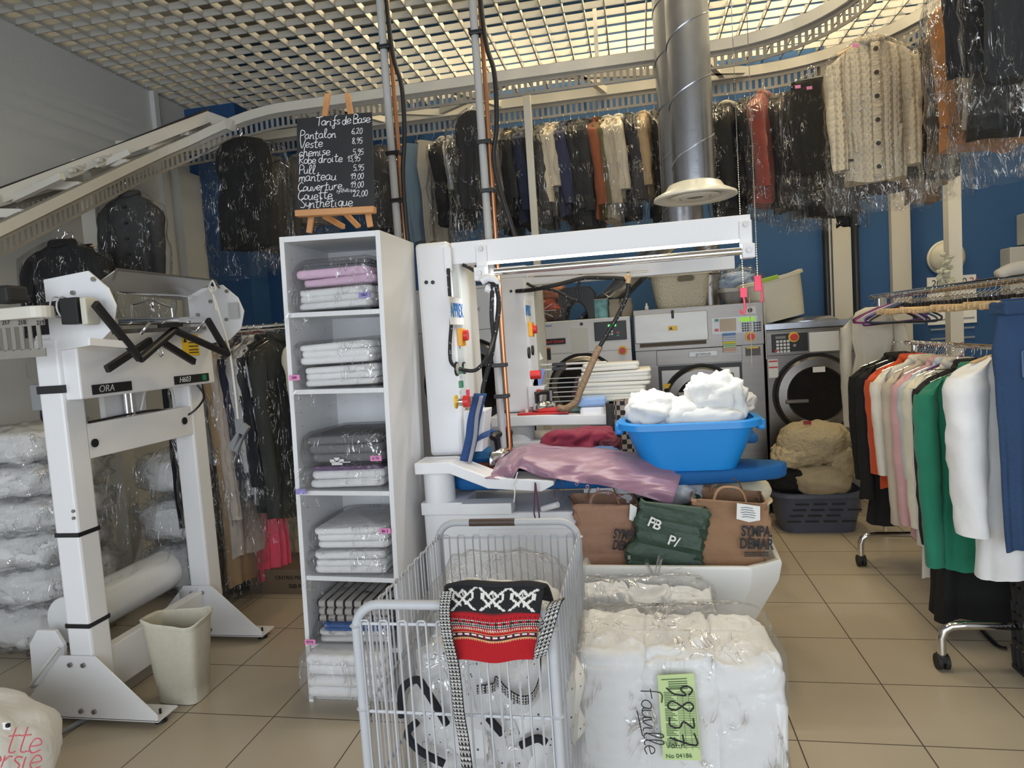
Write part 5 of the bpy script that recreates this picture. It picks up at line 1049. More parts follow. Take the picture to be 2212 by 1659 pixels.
b = MB(); p = at(1604, 699, y=WY - .03); keypad(b, p.x, p.z, 4, 4, .020, .013, WY - .03); keypad(b, p.x + .092, p.z, 3, 4, .022, .014, WY - .03); b.obj('keys', BLACK, k)
MB().bx(wx(1558), wx(1593), WY - .040, WY - .036, wz(1575, 715), wz(1575, 688)).obj('paper_sheet', mat('cream_paper', (.55, .47, .38), .8), k); b = MB()
for q, m in (((1548, 692), GREEN), ((1548, 713), RED)): MB().box(at(*q, y=WY - .04), (.03, .006, .022)).obj('push_button', m, k)
k = MB().bx(wx(1612), wx(1637), WY - .036, WY - .03, wz(1625, 678), wz(1625, 662)).obj('lock_plate', PAPER, t); p = at(1620, 670, y=WY - .036); MB().cyl(p, p + V((0, -.01, 0)), .018, n=16).obj('lock', BLACK, k, smooth=40)
p = at(1621, 727, y=WY - .03); MB().cyl(p, p + V((0, -.012, 0)), .040, n=24).obj('stop_plate', YELLOW, t, smooth=40); MB().cyl(p + V((0, -.012, 0)), p + V((0, -.05, 0)), .028, n=20).obj('stop_button', RED, t, smooth=40)
k = MB(); x_a, x_b = wx(1563), wx(1591)
for i, col in enumerate(((.10, .25, .55), (.45, .5, .65), (.5, .55, .7), (.55, .55, .6), (.70, .62, .05), (.35, .55, .30), (.45, .6, .4), (.65, .4, .32), (.6, .45, .4))):
    z = lerp(wz(1577, 719), wz(1577, 760), i / 9.); MB().bx(x_a, x_b, WY - .044, WY - .04, z - .020, z).obj('colour_label', mat('label_stripe_%d' % i, col, .6), t)
MB().bx(wx(1612), wx(1644), WY - .006, WY, wz(1628, 768), wz(1628, 750)).obj('dark_label', mat('dark_label', (.12, .115, .11), .6), t); MB().bx(wx(1614), wx(1640), WY - .008, WY, wz(1628, 752.5), wz(1628, 749)).obj('yellow_band', YELLOW, t)
MB().bx(wx(1420), wx(1604), WY - .02, WY, wz(1510, 785), wz(1510, 752)).obj('name_rail', STEEL, t, bevel=.003); p = at(1519, 764.5, y=WY - .024); MB().box(p, (.235, .006, .045)).obj('name_plate', mat('silver_plate', (.5, .5, .5), .4, .4), t, bevel=.01); text('lettering', 'primus', .045, p + V((0, -.004, 0)), (1, 0, 0), (0, 0, 1), BLACK, t)
MB().bx(wx(1422), wx(1603), WY - .006, WY, wz(1510, 960), wz(1510, 787)).obj('door_recess', BLACK, t); MB().bx(wx(1428), wx(1598), WY - .016, WY - .006, wz(1510, 960), wz(1510, 796)).obj('door_plate', STEELD, t, bevel=.006)
c = at(1515, 868, y=WY); door(t, (c.x, c.z), .30, .205, 0, STEEL, (at(1515, 849, y=WY - .07), (.40, .02, .035)), WY - .016)
MB().box(at(1579, 838, y=WY - .05), (.05, .05, .26)).obj('door_latch', STEEL, t, bevel=.008); MB().box(at(1516, 849, y=WY - .084), (.075, .004, .032)).obj('rating_label', mat('silver_label', (.55, .55, .57), .4, .3), t); MB().box(at(1441, 834, y=WY - .022), (.062, .003, .04)).obj('warning_label', YELLOW, t)
# 4: machine on the right
x0, x1, zt = wx(1657), wx(1852), wz(1750, 708)
t = casing('washing_machine', 'stainless washing machine with round steel porthole and black keypad, right of the largest', x0, x1, zt, STEEL)
MB().bx(x0 - .01, x1 + .01, WY - .02, 6.6, zt, wz(1750, 694)).obj('top_cover', GALV, t, bevel=.004); c = at(1742, 690, y=6.15); MB().rev((c.x, 6.2, zt + .03), [(.26, 0), (.26, .03), (.2, .06), (.001, .07)], n=32).obj('vent_dome', GALV, t, smooth=40)
MB().bx(x0, x1, WY - .018, WY, wz(1750, 764), wz(1750, 712)).obj('upper_panel', STEEL, t, bevel=.004)
k = MB().bx(wx(1668), wx(1746), WY - .024, WY - .018, wz(1707, 759), wz(1707, 720)).obj('keypad_panel', BLACK, t, bevel=.003)
b = MB(); p = at(1678, 738, y=WY); keypad(b, p.x, p.z, 4, 4, .028, .020, WY - .014); b.obj('keys', PAPER, k); MB().box(at(1686, 729, y=WY - .026), (.08, .004, .022)).obj('display', GREY, k); b = MB(); b.box(at(1677, 758, y=WY - .028), (.022, .006, .018)); b.obj('red_key', RED, k)
p = at(1714, 728, y=WY - .02); MB().cyl(p, p + V((0, -.012, 0)), .042, n=24).obj('stop_plate', YELLOW, k, smooth=40); MB().cyl(p + V((0, -.012, 0)), p + V((0, -.05, 0)), .028, n=20).obj('stop_button', RED, k, smooth=40); p = at(1716, 746, y=WY - .02); MB().cyl(p, p + V((0, -.012, 0)), .013, n=16).obj('key_switch', CHROME, k, smooth=40)
MB().bx(wx(1749), wx(1815), WY - .022, WY - .018, wz(1782, 758), wz(1782, 716)).obj('paper_sheet', PAPER, t); MB().bx(wx(1814), wx(1818), WY - .03, WY - .016, wz(1816, 757), wz(1816, 712)).obj('sheet_holder', STEEL, t)
k = MB().bx(wx(1660), wx(1681), WY - .004, WY, wz(1670, 816), wz(1670, 776)).obj('instruction_label', PAPER, t)
for y_ in (779, 792): MB().bx(wx(1661), wx(1680), WY - .006, WY - .004, wz(1670, y_ + 3), wz(1670, y_)).obj('red_band', mat('red_print', (.6, .04, .04), .5), k)
c = at(1762, 851, y=WY); door(t, (c.x, c.z), .315, .225, 0, STEEL, (at(1722, 867, y=WY - .065), (.18, .03, .035))); MB().box(at(1769, 798, y=WY - .056), (.095, .004, .045)).obj('door_label', PAPER, t)
# ------------------------------------------------------------------ what stands on the machines
def basket(name, label, c, wt, wb, dt, db, h, m, tilt=0, rz=0, T=None, cat='basket', wave=.01):
    """oval tub: wide rim, tapering wall, inner wall, bottom"""
    R = Matrix.Translation(V(c)) @ Matrix.Rotation(tilt, 4, 'Y') @ Matrix.Rotation(rz, 4, 'Z'); T = thing(name, label, cat, c)
    def rg(w, d, z, wv=0): return [V((x, y, z + wv * cos(2 * math.atan2(y, x)))) for x, y in rrect(0, 0, w / 2, d / 2, min(w, d) * .32, 7)]
    MB().loft([rg(wb, db, 0), rg(lerp(wb, wt, .5), lerp(db, dt, .5), h * .5), rg(wt * .98, dt * .98, h, wave), rg(wt * .95, dt * .95, h, wave), rg(wb * .95, db * .95, .02)]).xf(R).obj('basket_wall', m, T, smooth=50)
    MB().loft([rg(wt * .95, dt * .95, h - .005, wave), rg(wt * .95, dt * .95, h + .012, wave), rg(wt * 1.06, dt * 1.06, h + .008, wave), rg(wt * 1.07, dt * 1.07, h - .02, wave), rg(wt * 1.04, dt * 1.04, h - .022, wave)], True, False).xf(R).obj('basket_rim', m, T, smooth=50)
    return T, R
CRP = mat('cream_plastic', (.78, .70, .52), .45, 0, .04, 9); WIC = mat('cream_wicker_plastic', (.78, .69, .52), .5, 0, .04, 9, .9, 60)
zt3 = wz(1500, 662)
p = at(1472, 667, y=6.15); T_, R_ = basket('laundry_basket', 'beige wicker-pattern laundry basket on the large stainless washing machine', (p.x, 6.2, zt3), .52, .42, .36, .30, .30, WIC); b = MB(); b.loft([[V((x, y, z)) for x, z in rrect(.04, .25, .07, .022, .02, 5)] for y in (-.200, -.16)]); b.xf(R_).obj('grip_hole', mat('dark_hole', (.20, .17, .12), .8), T_)
p = at(1585, 655, y=6.2); T_, R_ = basket('metal_bowl', 'small grey scuffed basin between the two cream baskets', (p.x, 6.25, zt3), .24, .14, .2, .12, .13, mat('scuffed_grey_metal', (.36, .33, .30), .5, .4, .3, 14), cat='bowl', wave=0)
zt4 = wz(1750, 694)
p = at(1693, 690, y=6.1); T_, R_ = basket('laundry_basket', 'tilted cream plastic tub with lime green grip on the right washing machine', (p.x - .02, 6.2, zt4 + .03), .50, .40, .40, .32, .36, CRP, -.20, 0); MB().box((-.04, -.207, .362), (.16, .03, .035)).xf(R_).obj('green_grip', mat('lime_green_grip', (.42, .62, .04), .5), T_, bevel=.006)
p = at(1587, 640, y=6.45); t = thing('bagged_shirt', 'light blue shirt in clear film lying behind the grey basin', 'shirt', (p.x, 6.5, zt3)); q = at(1590, 605, y=6.5); MB().blob((q.x, 6.55, q.z - .03), (.17, .10, .10), .7, .2, 4, 71).obj('folded_shirt', fab((.25, .33, .50)), t, smooth=180); MB().blob((q.x, 6.55, q.z - .09), (.24, .14, .20), .7, .2, 5, 72, 40, 22).obj('plastic_cover', FILM, t, smooth=180)
zt2 = wz(1260, 690)
p = at(1172, 690, y=6.15); t = thing('bag_of_clothes', 'knotted clear bag of teal, orange and brown clothes on the white washing machine', 'bag', (p.x, 6.2, zt2)); q = p.x
for i, (dx, dz, r, col) in enumerate(((-.06, .27, (.12, .12, .07), (.07, .16, .21)), (.10, .26, (.12, .12, .07), (.42, .16, .09)), (.0, .16, (.22, .14, .06), (.45, .08, .04)), (.02, .07, (.20, .13, .07), (.10, .06, .05)))): MB().blob((q + dx, 6.2, zt2 + dz), r, .7, .2, 4, 80 + i).obj('folded_clothes', fab(col), t, smooth=180)
MB().blob((q + .01, 6.2, zt2 + .18), (.25, .18, .18), .75, .12, 5, 85, 44, 26).obj('plastic_cover', FILM, t, smooth=180)
b = MB(); q1 = at(1168, 672, y=6.0)
for i in range(10): a = i * .63; b.tube([q1, q1 + V((.13 * cos(a), .01, .10 * sin(a)))], .004, 4)
b.obj('gathered_knot', mat('white_crinkled_film', (.6, .6, .6), .4), t)
p = at(1247, 690, y=6.15); t = thing('step_stool', 'black plastic step stool with an arched opening on the white washing machine', 'stool', (p.x, 6.2, zt2)); b = MB()
def archring(y, k):
    out = [(-.19 * k, 0), (-.175 * k, .25 * k), (-.13 * k, .30 * k), (.13 * k, .30 * k), (.175 * k, .25 * k), (.19 * k, 0)]; inn = [(.10 * cos(a), .17 * sin(a)) for a in [PI * i / 10 for i in range(11)]]
    return [V((p.x + x, y, zt2 + z)) for x, z in out + inn]
b.prism(archring(6.1, 1), (0, .30, 0)); b.obj('stool_body', BLACK, t, bevel=.01)
p = at(1298, 688, y=6.1); t = thing('tin', 'round tin with blue and white print behind the hose on the white washing machine', 'tin', (p.x, 6.15, zt2)); MB().cyl((p.x, 6.15, zt2), (p.x, 6.15, zt2 + .17), .072, n=28).obj('tin_wall', mat('blue_white_print', (.16, .36, .42), .5, 0, .9, 16), t, smooth=40); MB().cyl((p.x, 6.15, zt2 + .17), (p.x, 6.15, zt2 + .175), .074, n=28).obj('tin_lid', mat('cream_lid', (.6, .58, .52), .5), t, smooth=40)
p = at(1342, 688, y=6.1); t = thing('carton_tray', 'grey-brown cardboard tray next to the blue tin', 'tray', (p.x, 6.15, zt2)); b = MB()
for k in (-.055, .055): b.loft([[V((p.x + k + x, 6.15 + y, zt2 + z)) for x, y in rrect(0, 0, w, w, .02, 4)] for z, w in ((0, .05), (.10, .053), (.13, .045), (.165, .05))])
b.obj('tray_body', mat('grey_brown_pulp', (.30, .27, .22), .85), t, smooth=40)
p = at(1397, 668, y=6.05); t = thing('spray_nozzle', 'small clear spray nozzle on the left corner of the large stainless machine', 'nozzle', (p.x, 6.0, zt3)); MB().rev((p.x, 6.0, zt3), [(.016, 0), (.016, .03), (.008, .04), (.008, .06), (.001, .06)], n=14).obj('nozzle_body', PAPER, t, smooth=40)
# ------------------------------------------------------------------ ducts
def duct(b, p, q, r, lead=.33, n=28):
    p, q = V(p), V(q); d = (q - p).normalized(); L = (q - p).length; a = d.orthogonal().normalized(); c = d.cross(a); b.cyl(p, q, r, n=n, cap=False)
    H = MB(); N = max(6, int(L / lead * 24)); H.tube([p + d * (L * i / N) + (a * cos(2 * PI * i / 24) + c * sin(2 * PI * i / 24)) * (r + .001) for i in range(N + 1)], .0045, 5); return H
DYc = 4.0; q = at(1497, 430, y=DYc); t = thing('ventilation_duct', 'galvanised spiral duct in front ending in a round white diffuser', 'duct', (q.x, DYc, q.z)); qx = q.x + .012
b = MB(); h = duct(b, (qx, DYc, q.z + .06), (qx, DYc, ZC + .35), .117); k = b.obj('duct_tube', GALV, t, smooth=40); h.obj('spiral_seam', GALV, k, smooth=60)
dz = q.z + .03; k = MB().rev((qx, DYc, dz), [(.117, .06), (.145, .05), (.165, .02), (.228, -.012), (.232, -.026), (.215, -.032), (.16, -.012), (.155, .0), (.001, .01)], n=44).obj('diffuser', mat('cream_enamel', (.70, .69, .62), .3), t, smooth=50)
for r in (.135, .09): MB().rev((qx, DYc, dz), [(r, -.018), (r - .02, -.03), (r - .045, -.022), (r - .02, -.012)], n=36).obj('diffuser_ring', mat('cream_enamel', (.7, .69, .62), .3), k, smooth=50)
DY2 = 4.75; q0 = at(1415, 150, y=DY2); xx = q0.x + .135; t = thing('ventilation_duct', 'second galvanised spiral duct just behind and left of the one with the diffuser', 'duct', (xx, DY2, 2.2)); b = MB(); h = duct(b, (xx, DY2, 2.28), (xx, DY2, ZC + .35), .135); k = b.obj('duct_tube', GALV, t, smooth=40); h.obj('spiral_seam', GALV, k, smooth=60)
MB().rev((xx, DY2, 2.28), [(.12, -.02), (.139, 0), (.139, .06)], n=28).obj('duct_collar', GALV, t, smooth=40)
a, c = at(1300, 665, y=6.4), at(1440, 520, y=6.0); t = thing('ventilation_duct', 'sloping galvanised duct rising from behind the white washing machine', 'duct', a); b = MB(); d_ = c - a; h = duct(b, a - d_ * .3, c + d_ * .15, .105); k = b.obj('duct_tube', GALV, t, smooth=40); h.obj('spiral_seam', GALV, k, smooth=60)
q = at(1533, 600, y=6.45); t = thing('ventilation_duct', 'narrow dark galvanised duct standing behind the large stainless washing machine', 'duct', (q.x, 6.55, zt3)); b = MB(); h = duct(b, (q.x, 6.55, zt3), (q.x, 6.55, 2.6), .105); k = b.obj('duct_tube', STEELD, t, smooth=40); h.obj('spiral_seam', STEELD, k, smooth=60)
for z in (zt3 + .30, zt3 + .40): MB().rev((q.x, 6.55, z), [(.108, -.006), (.115, 0), (.108, .006)], n=26).obj('clamp_ring', BLACK, t, smooth=40)
# pull chains
for i, (pa, pb, yy, lb) in enumerate((((1588, 0), (1606, 632), 3.75, 'left of two bead pull chains, ending in a red hook'), ((1620, 0), (1637, 612), 3.70, 'right of two bead pull chains, carrying a red clip'))):
    e = at(*pb, y=yy); t = thing('pull_chain', lb, 'chain', e); b = MB(); b.cyl(e + V((0, 0, .02)), (e.x, yy, ZC + .02), .0018, n=5); z = e.z
    while z < ZC - .2: b.rev((e.x, yy, z), [(.0005, 0), (.0036, .0035), (.0005, .007)], n=6); z += .0125
    b.cyl((e.x + .028, yy, e.z - .40), (e.x + .028, yy, e.z), .002, n=5); b.obj('bead_chain', CHROME, t)
    b = MB(); b.box(e + V((0, 0, .0)), (.034, .014, .05 + .03 * i)); b.tube([e + V((.0, 0, -.02)), e + V((.006, 0, -.08)), e + V((-.002, 0, -.115)), e + V((-.016, 0, -.105)), e + V((-.018, 0, -.09))] if not i else [e + V((.014, 0, .03)), e + V((.02, 0, -.09)), e + V((.012, 0, -.10))], .006, 6); b.obj('red_hook', PINKR, t, bevel=.002)
# ------------------------------------------------------------------ on the back wall
p = at(2046, 556, y=6.95); t = thing('wall_lamp', 'round cream bulkhead lamp on the blue wall behind the cream post', 'wall lamp', p); MB().rev((p.x, 7.0, p.z), [(.155, 0), (.155, .05), (.13, .085), (.001, .11)], (0, -1, 0), 36).obj('lamp_cover', mat('ivory_glass', (.52, .50, .42), .35), t, smooth=50); MB().rev((p.x, 7.0, p.z), [(.157, .0), (.165, .03), (.157, .045), (.14, .05)], (0, -1, 0), 36).obj('lamp_rim', mat('cream_enamel', (.7, .69, .62), .3), t, smooth=50)
b = MB(); r = random.Random(3); t = thing('dried_flowers', 'pale dried flowers hanging on the cream post beside the calendar', 'flowers', at(2048, 600, y=6.2))
for i in range(26): q = at(2042 + r.uniform(-14, 16), lerp(548, 612, r.random()), y=6.15 + r.uniform(0, .06)); b.blob(q, (.025, .012, .018), 1, .3, 5, i, 8, 5)
b.obj('petals', mat('pale_petals', (.50, .50, .40), .9, 0, .25, 60), t)
t = thing('wall_calendar', 'white two-year calendar headed 2025 and 2026 on the blue wall', 'calendar', at(2056, 660, y=6.99)); ca, cb2 = at(2003, 600, y=6.98), at(2109, 593, y=6.98); zb_ = at(2050, 700, y=6.98).z
for i, (u, lbl) in enumerate(((0, '25'), (.52, '26'))):
    x0 = lerp(ca.x, cb2.x, u); x1 = x0 + (cb2.x - ca.x) * .48; k = MB().bx(x0, x1, 6.985, 6.995, zb_, ca.z).obj('sheet', PAPER, t)
    text('lettering', '20', .085, (x0 + .08, 6.983, ca.z - .06), (1, 0, 0), (0, 0, 1), INK, k); text('lettering', lbl, .085, (x0 + .185, 6.983, ca.z - .06), (1, 0, 0), (0, 0, 1), [mat('orange_print', (.75, .2, .02), .6), mat('dark_red_print', (.35, .04, .05), .6)][i], k)
    b = MB()
    for r_ in range(6): b.bx(x0 + .02, x1 - .02, 6.983, 6.985, ca.z - .14 - r_ * .09, ca.z - .125 - r_ * .09)
    b.obj('printed_rows', mat('grey_blue_print', (.25, .28, .33), .7), k)
t = thing('electric_cabinet', 'pale grey electric cabinet on the blue wall at the right edge', 'electric cabinet', at(2200, 640, y=6.9)); q = at(2178, 535, y=6.85); MB().bx(q.x, q.x + .34, 6.82, 7.0, q.z - .5, q.z).obj('box_body', mat('pale_grey_box', (.42, .42, .40), .5), t, bevel=.01); MB().bx(q.x + .14, q.x + .34, 6.86, 7.0, q.z + .02, q.z + .3).obj('box_body', mat('pale_grey_box', (.42, .42, .40), .5), t, bevel=.01)
for i, (px, w, m, lb) in enumerate(((1787, .03, BLACK, 'black pipe left of the left beige wall strip'), (1793, .02, mat('grey_pvc', (.42, .42, .42), .45), 'grey pipe tucked beside the left beige wall strip'), (1851, .028, BLACK, 'black pipe between the two beige wall strips'))):
    q = at(px, 560, y=6.9); b = MB().cyl((q.x, 6.93, 0), (q.x, 6.93, ZC), w, n=12); tag(b.obj('wall_pipe', m, None, smooth=40), lb, 'pipe')
# ------------------------------------------------------------------ on the front ironing table
ZB = .975
WCL = mat('white_cotton_cloth', (.72, .72, .70), .9, 0, .03, 8, .5, 9)
def crumple(c, r, seed, m, name, T, nz=.22, e=.8, ns=3.5, nu=56, nv=30, flatb=.0, ridges=None, fq=1.):
    """a heap of cloth: a lump with soft folds running over it in two directions"""
    b = MB(); b.blob(c, r, e, nz * .4, 1.6, seed, nu, nv, flatb); c = V(c); o = V((seed * 1.7, seed * 2.3, 0)); mr = max(r); rg = random.Random(seed)
    d1 = V((rg.uniform(-1, 1), rg.uniform(-1, 1), rg.uniform(-.6, .6))).normalized(); d2 = V((rg.uniform(-1, 1), rg.uniform(-.5, .5), rg.uniform(-1, 1))).normalized(); g = nz if ridges is None else ridges * 1.2
    for i, p in enumerate(b.v):
        q = (p - c) / mr * fq; w = noise.noise(q * 1.5 + o); w2 = noise.noise(q * 2.2 - o)
        k = .24 * g * sin(8 * q.dot(d1) + 5 * w) + .17 * g * sin(14 * q.dot(d2) + 7 * w2) + .20 * g * (abs(noise.noise(q * 3.2 + o)) - .2) + .08 * g * noise.noise(q * 9 + o)
        b.v[i] = c + (p - c) * (1 + k)
    return b.obj(name, m, T, smooth=180)
bl_, br2 = at(1395, 1005, y=3.28), at(1588, 1005, y=3.28); cx = (bl_.x + br2.x) / 2; zt_ = at(1480, 918, y=3.15).z
T_, R_ = basket('washing_up_basin', 'bright blue plastic basin of white cloths standing on the front ironing board', (cx, 3.30, ZB), .62, .42, .36, .28, zt_ - ZB, BASIN, cat='basin', wave=.004)
for s in (-1, 1): MB().bx(s * .325 - .02, s * .325 + .02, -.09, .09, zt_ - ZB - .045, zt_ - ZB + .005).xf(R_).obj('grip', BASIN, T_, bevel=.012)
# white cloths heaped in the basin
t = thing('white_cloth', 'white cloths heaped in the bright blue basin', 'cloth', (cx, 3.3, ZB + .2))
crumple((cx - .165, 3.30, zt_ + .055), (.12, .13, .10), 5, WCL, 'rolled_cloth', t, .25); crumple((cx + .02, 3.31, zt_ + .03), (.18, .13, .085), 6, WCL, 'folded_cloth', t, .22); crumple((cx + .14, 3.32, zt_ + .09), (.14, .13, .13), 7, WCL, 'heaped_cloth', t, .28); crumple((cx + .06, 3.25, zt_ + .015), (.19, .09, .06), 8, WCL, 'folded_cloth', t, .2)
# lilac satin blouse lying over the board
SAT = mat('lilac_satin', (.27, .145, .205), .36, 0, .08, 3, .12, 7, sheen=.2)
TOPL = [(1062, 1020), (1080, 992), (1112, 970), (1150, 966), (1230, 972), (1300, 977), (1375, 983), (1430, 998), (1476, 1012)]
BOTL = [(1050, 1036), (1090, 1036), (1108, 1036), (1120, 1010), (1170, 1030), (1230, 1040), (1290, 1046), (1370, 1066), (1452, 1090)]
def pl(L, u): f = u * (len(L) - 1); i = min(int(f), len(L) - 2); t = f - i; return lerp(L[i][0], L[i + 1][0], t), lerp(L[i][1], L[i + 1][1], t)
TS = [at(*pl(TOPL, i / 48), y=3.24) for i in range(49)]; BS = [at(*pl(BOTL, i / 48), y=2.985) for i in range(49)]
def satin(u, v):
    i = u * 48; a, c = TS[int(round(i))], BS[int(round(i))]
    p = a.lerp(c, v); bulge = sin(PI * min(1, v * 1.0)) ; fy = -.045 * bulge
    f = noise.noise(V((u * 9, v * 2.5, 1))) * .030 + abs(noise.noise(V((u * 14 + v * 4, v * 3, 4)))) * .024 + .012 * sin(u * 24 + 3 * sin(v * 3)) * (.3 + v)
    return p + V((0, fy - f, .012 * bulge + f * .4))
t = thing('satin_blouse', 'lilac satin blouse draped along the front edge of the blue ironing board', 'blouse', at(1260, 1040, y=3.1))
MB().grid(satin, 48, 22).obj('blouse_body', SAT, t, smooth=180, solid=.004, sub=1)
b = MB(); b.grid(lambda u, v: satin(u, 0) + V((0, .16 * v, -.015 * v + .012 * noise.noise(V((u * 8, v * 3, 9))))), 48, 6); b.obj('blouse_back', SAT, t, smooth=180, solid=.004)
for i, q in enumerate(((1246, 1040), (1269, 1046), (1292, 1052), (1314, 1060), (1338, 1068))):
    p = at(q[0], q[1] + 5, y=2.975); b = MB(); b.rev(p, [(.007, 0), (.009, .003), (.007, .006), (.004, .003), (.007, 0)], (0, -1, 0), 14); b.obj('button_loop', SAT, t, smooth=50)
for pts in (((1156, 1042), (1155, 1080), (1154, 1110), (1160, 1125), (1165, 1118), (1161, 1080), (1157, 1044)), ((1202, 1035), (1197, 1055), (1199, 1074), (1208, 1078), (1217, 1068), (1216, 1050), (1212, 1036))):
    b = MB(); b.tube(smooth_path([at(*q, y=2.95) for q in pts], 4), .0035, 6, flat=.5); b.obj('ribbon', mat('dark_plum_ribbon', (.10, .035, .07), .5), t, smooth=60)
b = MB(); b.tube(smooth_path([at(*q, y=2.96) for q in ((1118, 1020), (1112, 1040), (1108, 1050), (1112, 1062), (1110, 1085))], 4), .003, 5); b.obj('hanging_loop', PAPER, t)
# maroon cloth, jeans, checks
t = thing('maroon_cloth', 'maroon garment crumpled on the jeans between the two ironing tables', 'garment', at(1255, 970, y=3.7)); p = at(1255, 950, y=3.7); MRN = fab((.20, .012, .035), .85)
p2 = at(1235, 958, y=3.62); crumple(p2, (.17, .12, .085), 11, MRN, 'crumpled_cloth', t, .3); p2 = at(1275, 945, y=3.66); crumple(p2, (.15, .11, .055), 12, MRN, 'folded_cloth', t, .25); p2 = at(1312, 962, y=3.62); crumple(p2, (.07, .08, .05), 13, fab((.08, .012, .02)), 'dark_fold', t, .25)
t = thing('blue_jeans', 'faded blue jeans folded under the maroon garment', 'jeans', at(1270, 985, y=3.6)); p2 = at(1300, 978, y=3.56); crumple(p2, (.10, .08, .04), 14, mat('faded_denim', (.08, .15, .30), .9, 0, .2, 30), 'folded_leg', t, .15); p2 = at(1248, 984, y=3.55); crumple(p2, (.09, .07, .03), 15, mat('pale_denim', (.20, .28, .42), .9, 0, .5, 30), 'frayed_leg', t, .25)
def checks():
    m = mat('black_cream_checks', (.3, .3, .3), .9); nt = m.node_tree; b = nt.nodes['Principled BSDF']; c = nt.nodes.new('ShaderNodeTexChecker'); c.inputs['Scale'].default_value = 36; tc = nt.nodes.new('ShaderNodeTexCoord'); nt.links.new(tc.outputs['Object'], c.inputs['Vector']); c.inputs[1].default_value = (.02, .018, .018, 1); c.inputs[2].default_value = (.34, .29, .25, 1); nt.links.new(c.outputs[0], b.inputs['Base Color']); return m
def drop(px0, px1, py0, py1, y, m, nm, T, th=.05, seed=1):
    a, c = at(px0, py0, y=y), at(px1, py0, y=y); lo = at(px0, py1, y=y).z; sx = at(px0, py1, y=y).x - a.x
    b = MB(); rings = []
    for j in range(15):
        f = j / 14; z = lerp(a.z, lo, f); x0, x1 = a.x + sx * f * .3, c.x + sx * f * .5; R = []
        for x, yy in rrect((x0 + x1) / 2, y, (x1 - x0) / 2, th / 2, th * .45, 5): R.append(V((x, yy + .012 * f * sin(x * 60 + seed), z)))
        rings.append(R)
    return b.loft(rings).obj(nm, m, T, smooth=60)
t = thing('checked_fabric', 'black and cream checked fabric hanging left of the blue basin', 'fabric', at(1345, 980, y=3.8)); drop(1325, 1372, 865, 1000, 3.85, checks(), 'hanging_fold', t, .14)
t = thing('mottled_fabric', 'charcoal mottled fabric hanging left of the checked one', 'fabric', at(1320, 960, y=3.95)); drop(1308, 1332, 870, 985, 3.98, mat('mottled_charcoal', (.05, .05, .05), .9, 0, .9, 40), 'hanging_fold', t, .10)
# stack of white sheets on the rear table
zr0 = at(1325, 865, y=4.35).z; zs = [at(1325, q, y=4.28).z for q in (866, 850, 833, 815, 800, 785)]; sxx = at(1330, 830, y=4.35).x
for i in range(5):
    t = thing('folded_sheet', ['lowest', 'second lowest', 'middle', 'second highest', 'topmost'][i] + ' folded white sheet of the stack on the rear ironing table', 'sheet', (sxx, 4.4, zs[i]), 'stack of folded white sheets')
    w = [.40, .42, .46, .44, .36][i]; folded((sxx + [.0, -.01, .0, .0, -.03][i], 4.40, zs[i] + .001), w, .30, zs[i + 1] - zs[i] - .002, 2, 30 + i, mat('cream_white_sheet', (.78, .76, .70), .9, 0, .03, 8, .5, 9), 'sheet_fold', t, .012)
MB().bx(sxx - .2, sxx + .2, 4.25, 4.55, .96, zs[0] - .001).obj('plinth_box', WHITE, s2)
t = thing('teal_cloth', 'thin teal cloth under the stack of white sheets', 'cloth', (sxx, 4.3, zs[0] - .02)); MB().bx(sxx - .13, sxx + .18, 4.21, 4.25, zs[0] - .035, zs[0] - .003).obj('cloth_fold', fab((.20, .42, .42)), t, bevel=.006)
p = at(1598, 868, y=4.4); t = thing('white_bundle', 'white cloth bundle hanging behind the right end of the blue basin', 'cloth', p + V((0, 0, -.06))); crumple(p, (.10, .08, .065), 17, WCL, 'cloth_bundle', t)
# ------------------------------------------------------------------ bags standing in the catch basin
def paper_bag(name, label, c, w, d, h, m, seed, rz=0, handles=True, crush=.03, lean=0, top=1.04):
    T = thing(name, label, 'bag', c); R = Matrix.Translation(V(c)) @ Matrix.Rotation(rz, 4, 'Z') @ Matrix.Rotation(lean, 4, 'Y'); b = MB(); rings = []
    for j in range(29):
        f = j / 28; R_ = []; bul = 1 + .08 * sin(PI * f) if top <= 1.1 else 1
        for x, y in rrect(0, 0, w / 2 * lerp(.92, top, f) * bul, d / 2 * lerp(.95, 1, f) * bul, .03, 12):
            q = V((x, y, f * h)); n_ = .8 * noise.noise(V((x * 9, y * 9, f * 4 + seed))) + 1.0 * abs(noise.noise(V((x * 11, y * 11 + 3, f * 2.2 + x * 6 + seed)))) - .35 + .8 * abs(noise.noise(V((x * 20 + f * 3, y * 20, f * 8 + seed)))) + .4 * abs(noise.noise(V((x * 36, y * 36, f * 15 + seed))))
            R_.append(q + V((x, y, 0)).normalized() * crush * n_ + V((0, 0, (.012 * sin(x * 20 + seed) if j == 28 else 0))))
        rings.append(R_)
    b.loft(rings, True, False); n = len(rings[0]); b.f.append(tuple(reversed(range(n)))); k = b.xf(R).obj('bag_wall', m, T, smooth=28, solid=.003)
    if handles:
        for s in (-1, 1):
            b = MB(); P = [V((-.07, s * d * .46, h - .02)), V((-.058, s * d * .42, h + .025)), V((-.03, s * d * .38, h + .05)), V((.03, s * d * .38, h + .05)), V((.058, s * d * .42, h + .025)), V((.07, s * d * .46, h - .02))]; b.tube(smooth_path(P, 4), .008, 6, flat=.25); b.xf(R).obj('handle', m, T, smooth=60)
    return T, R
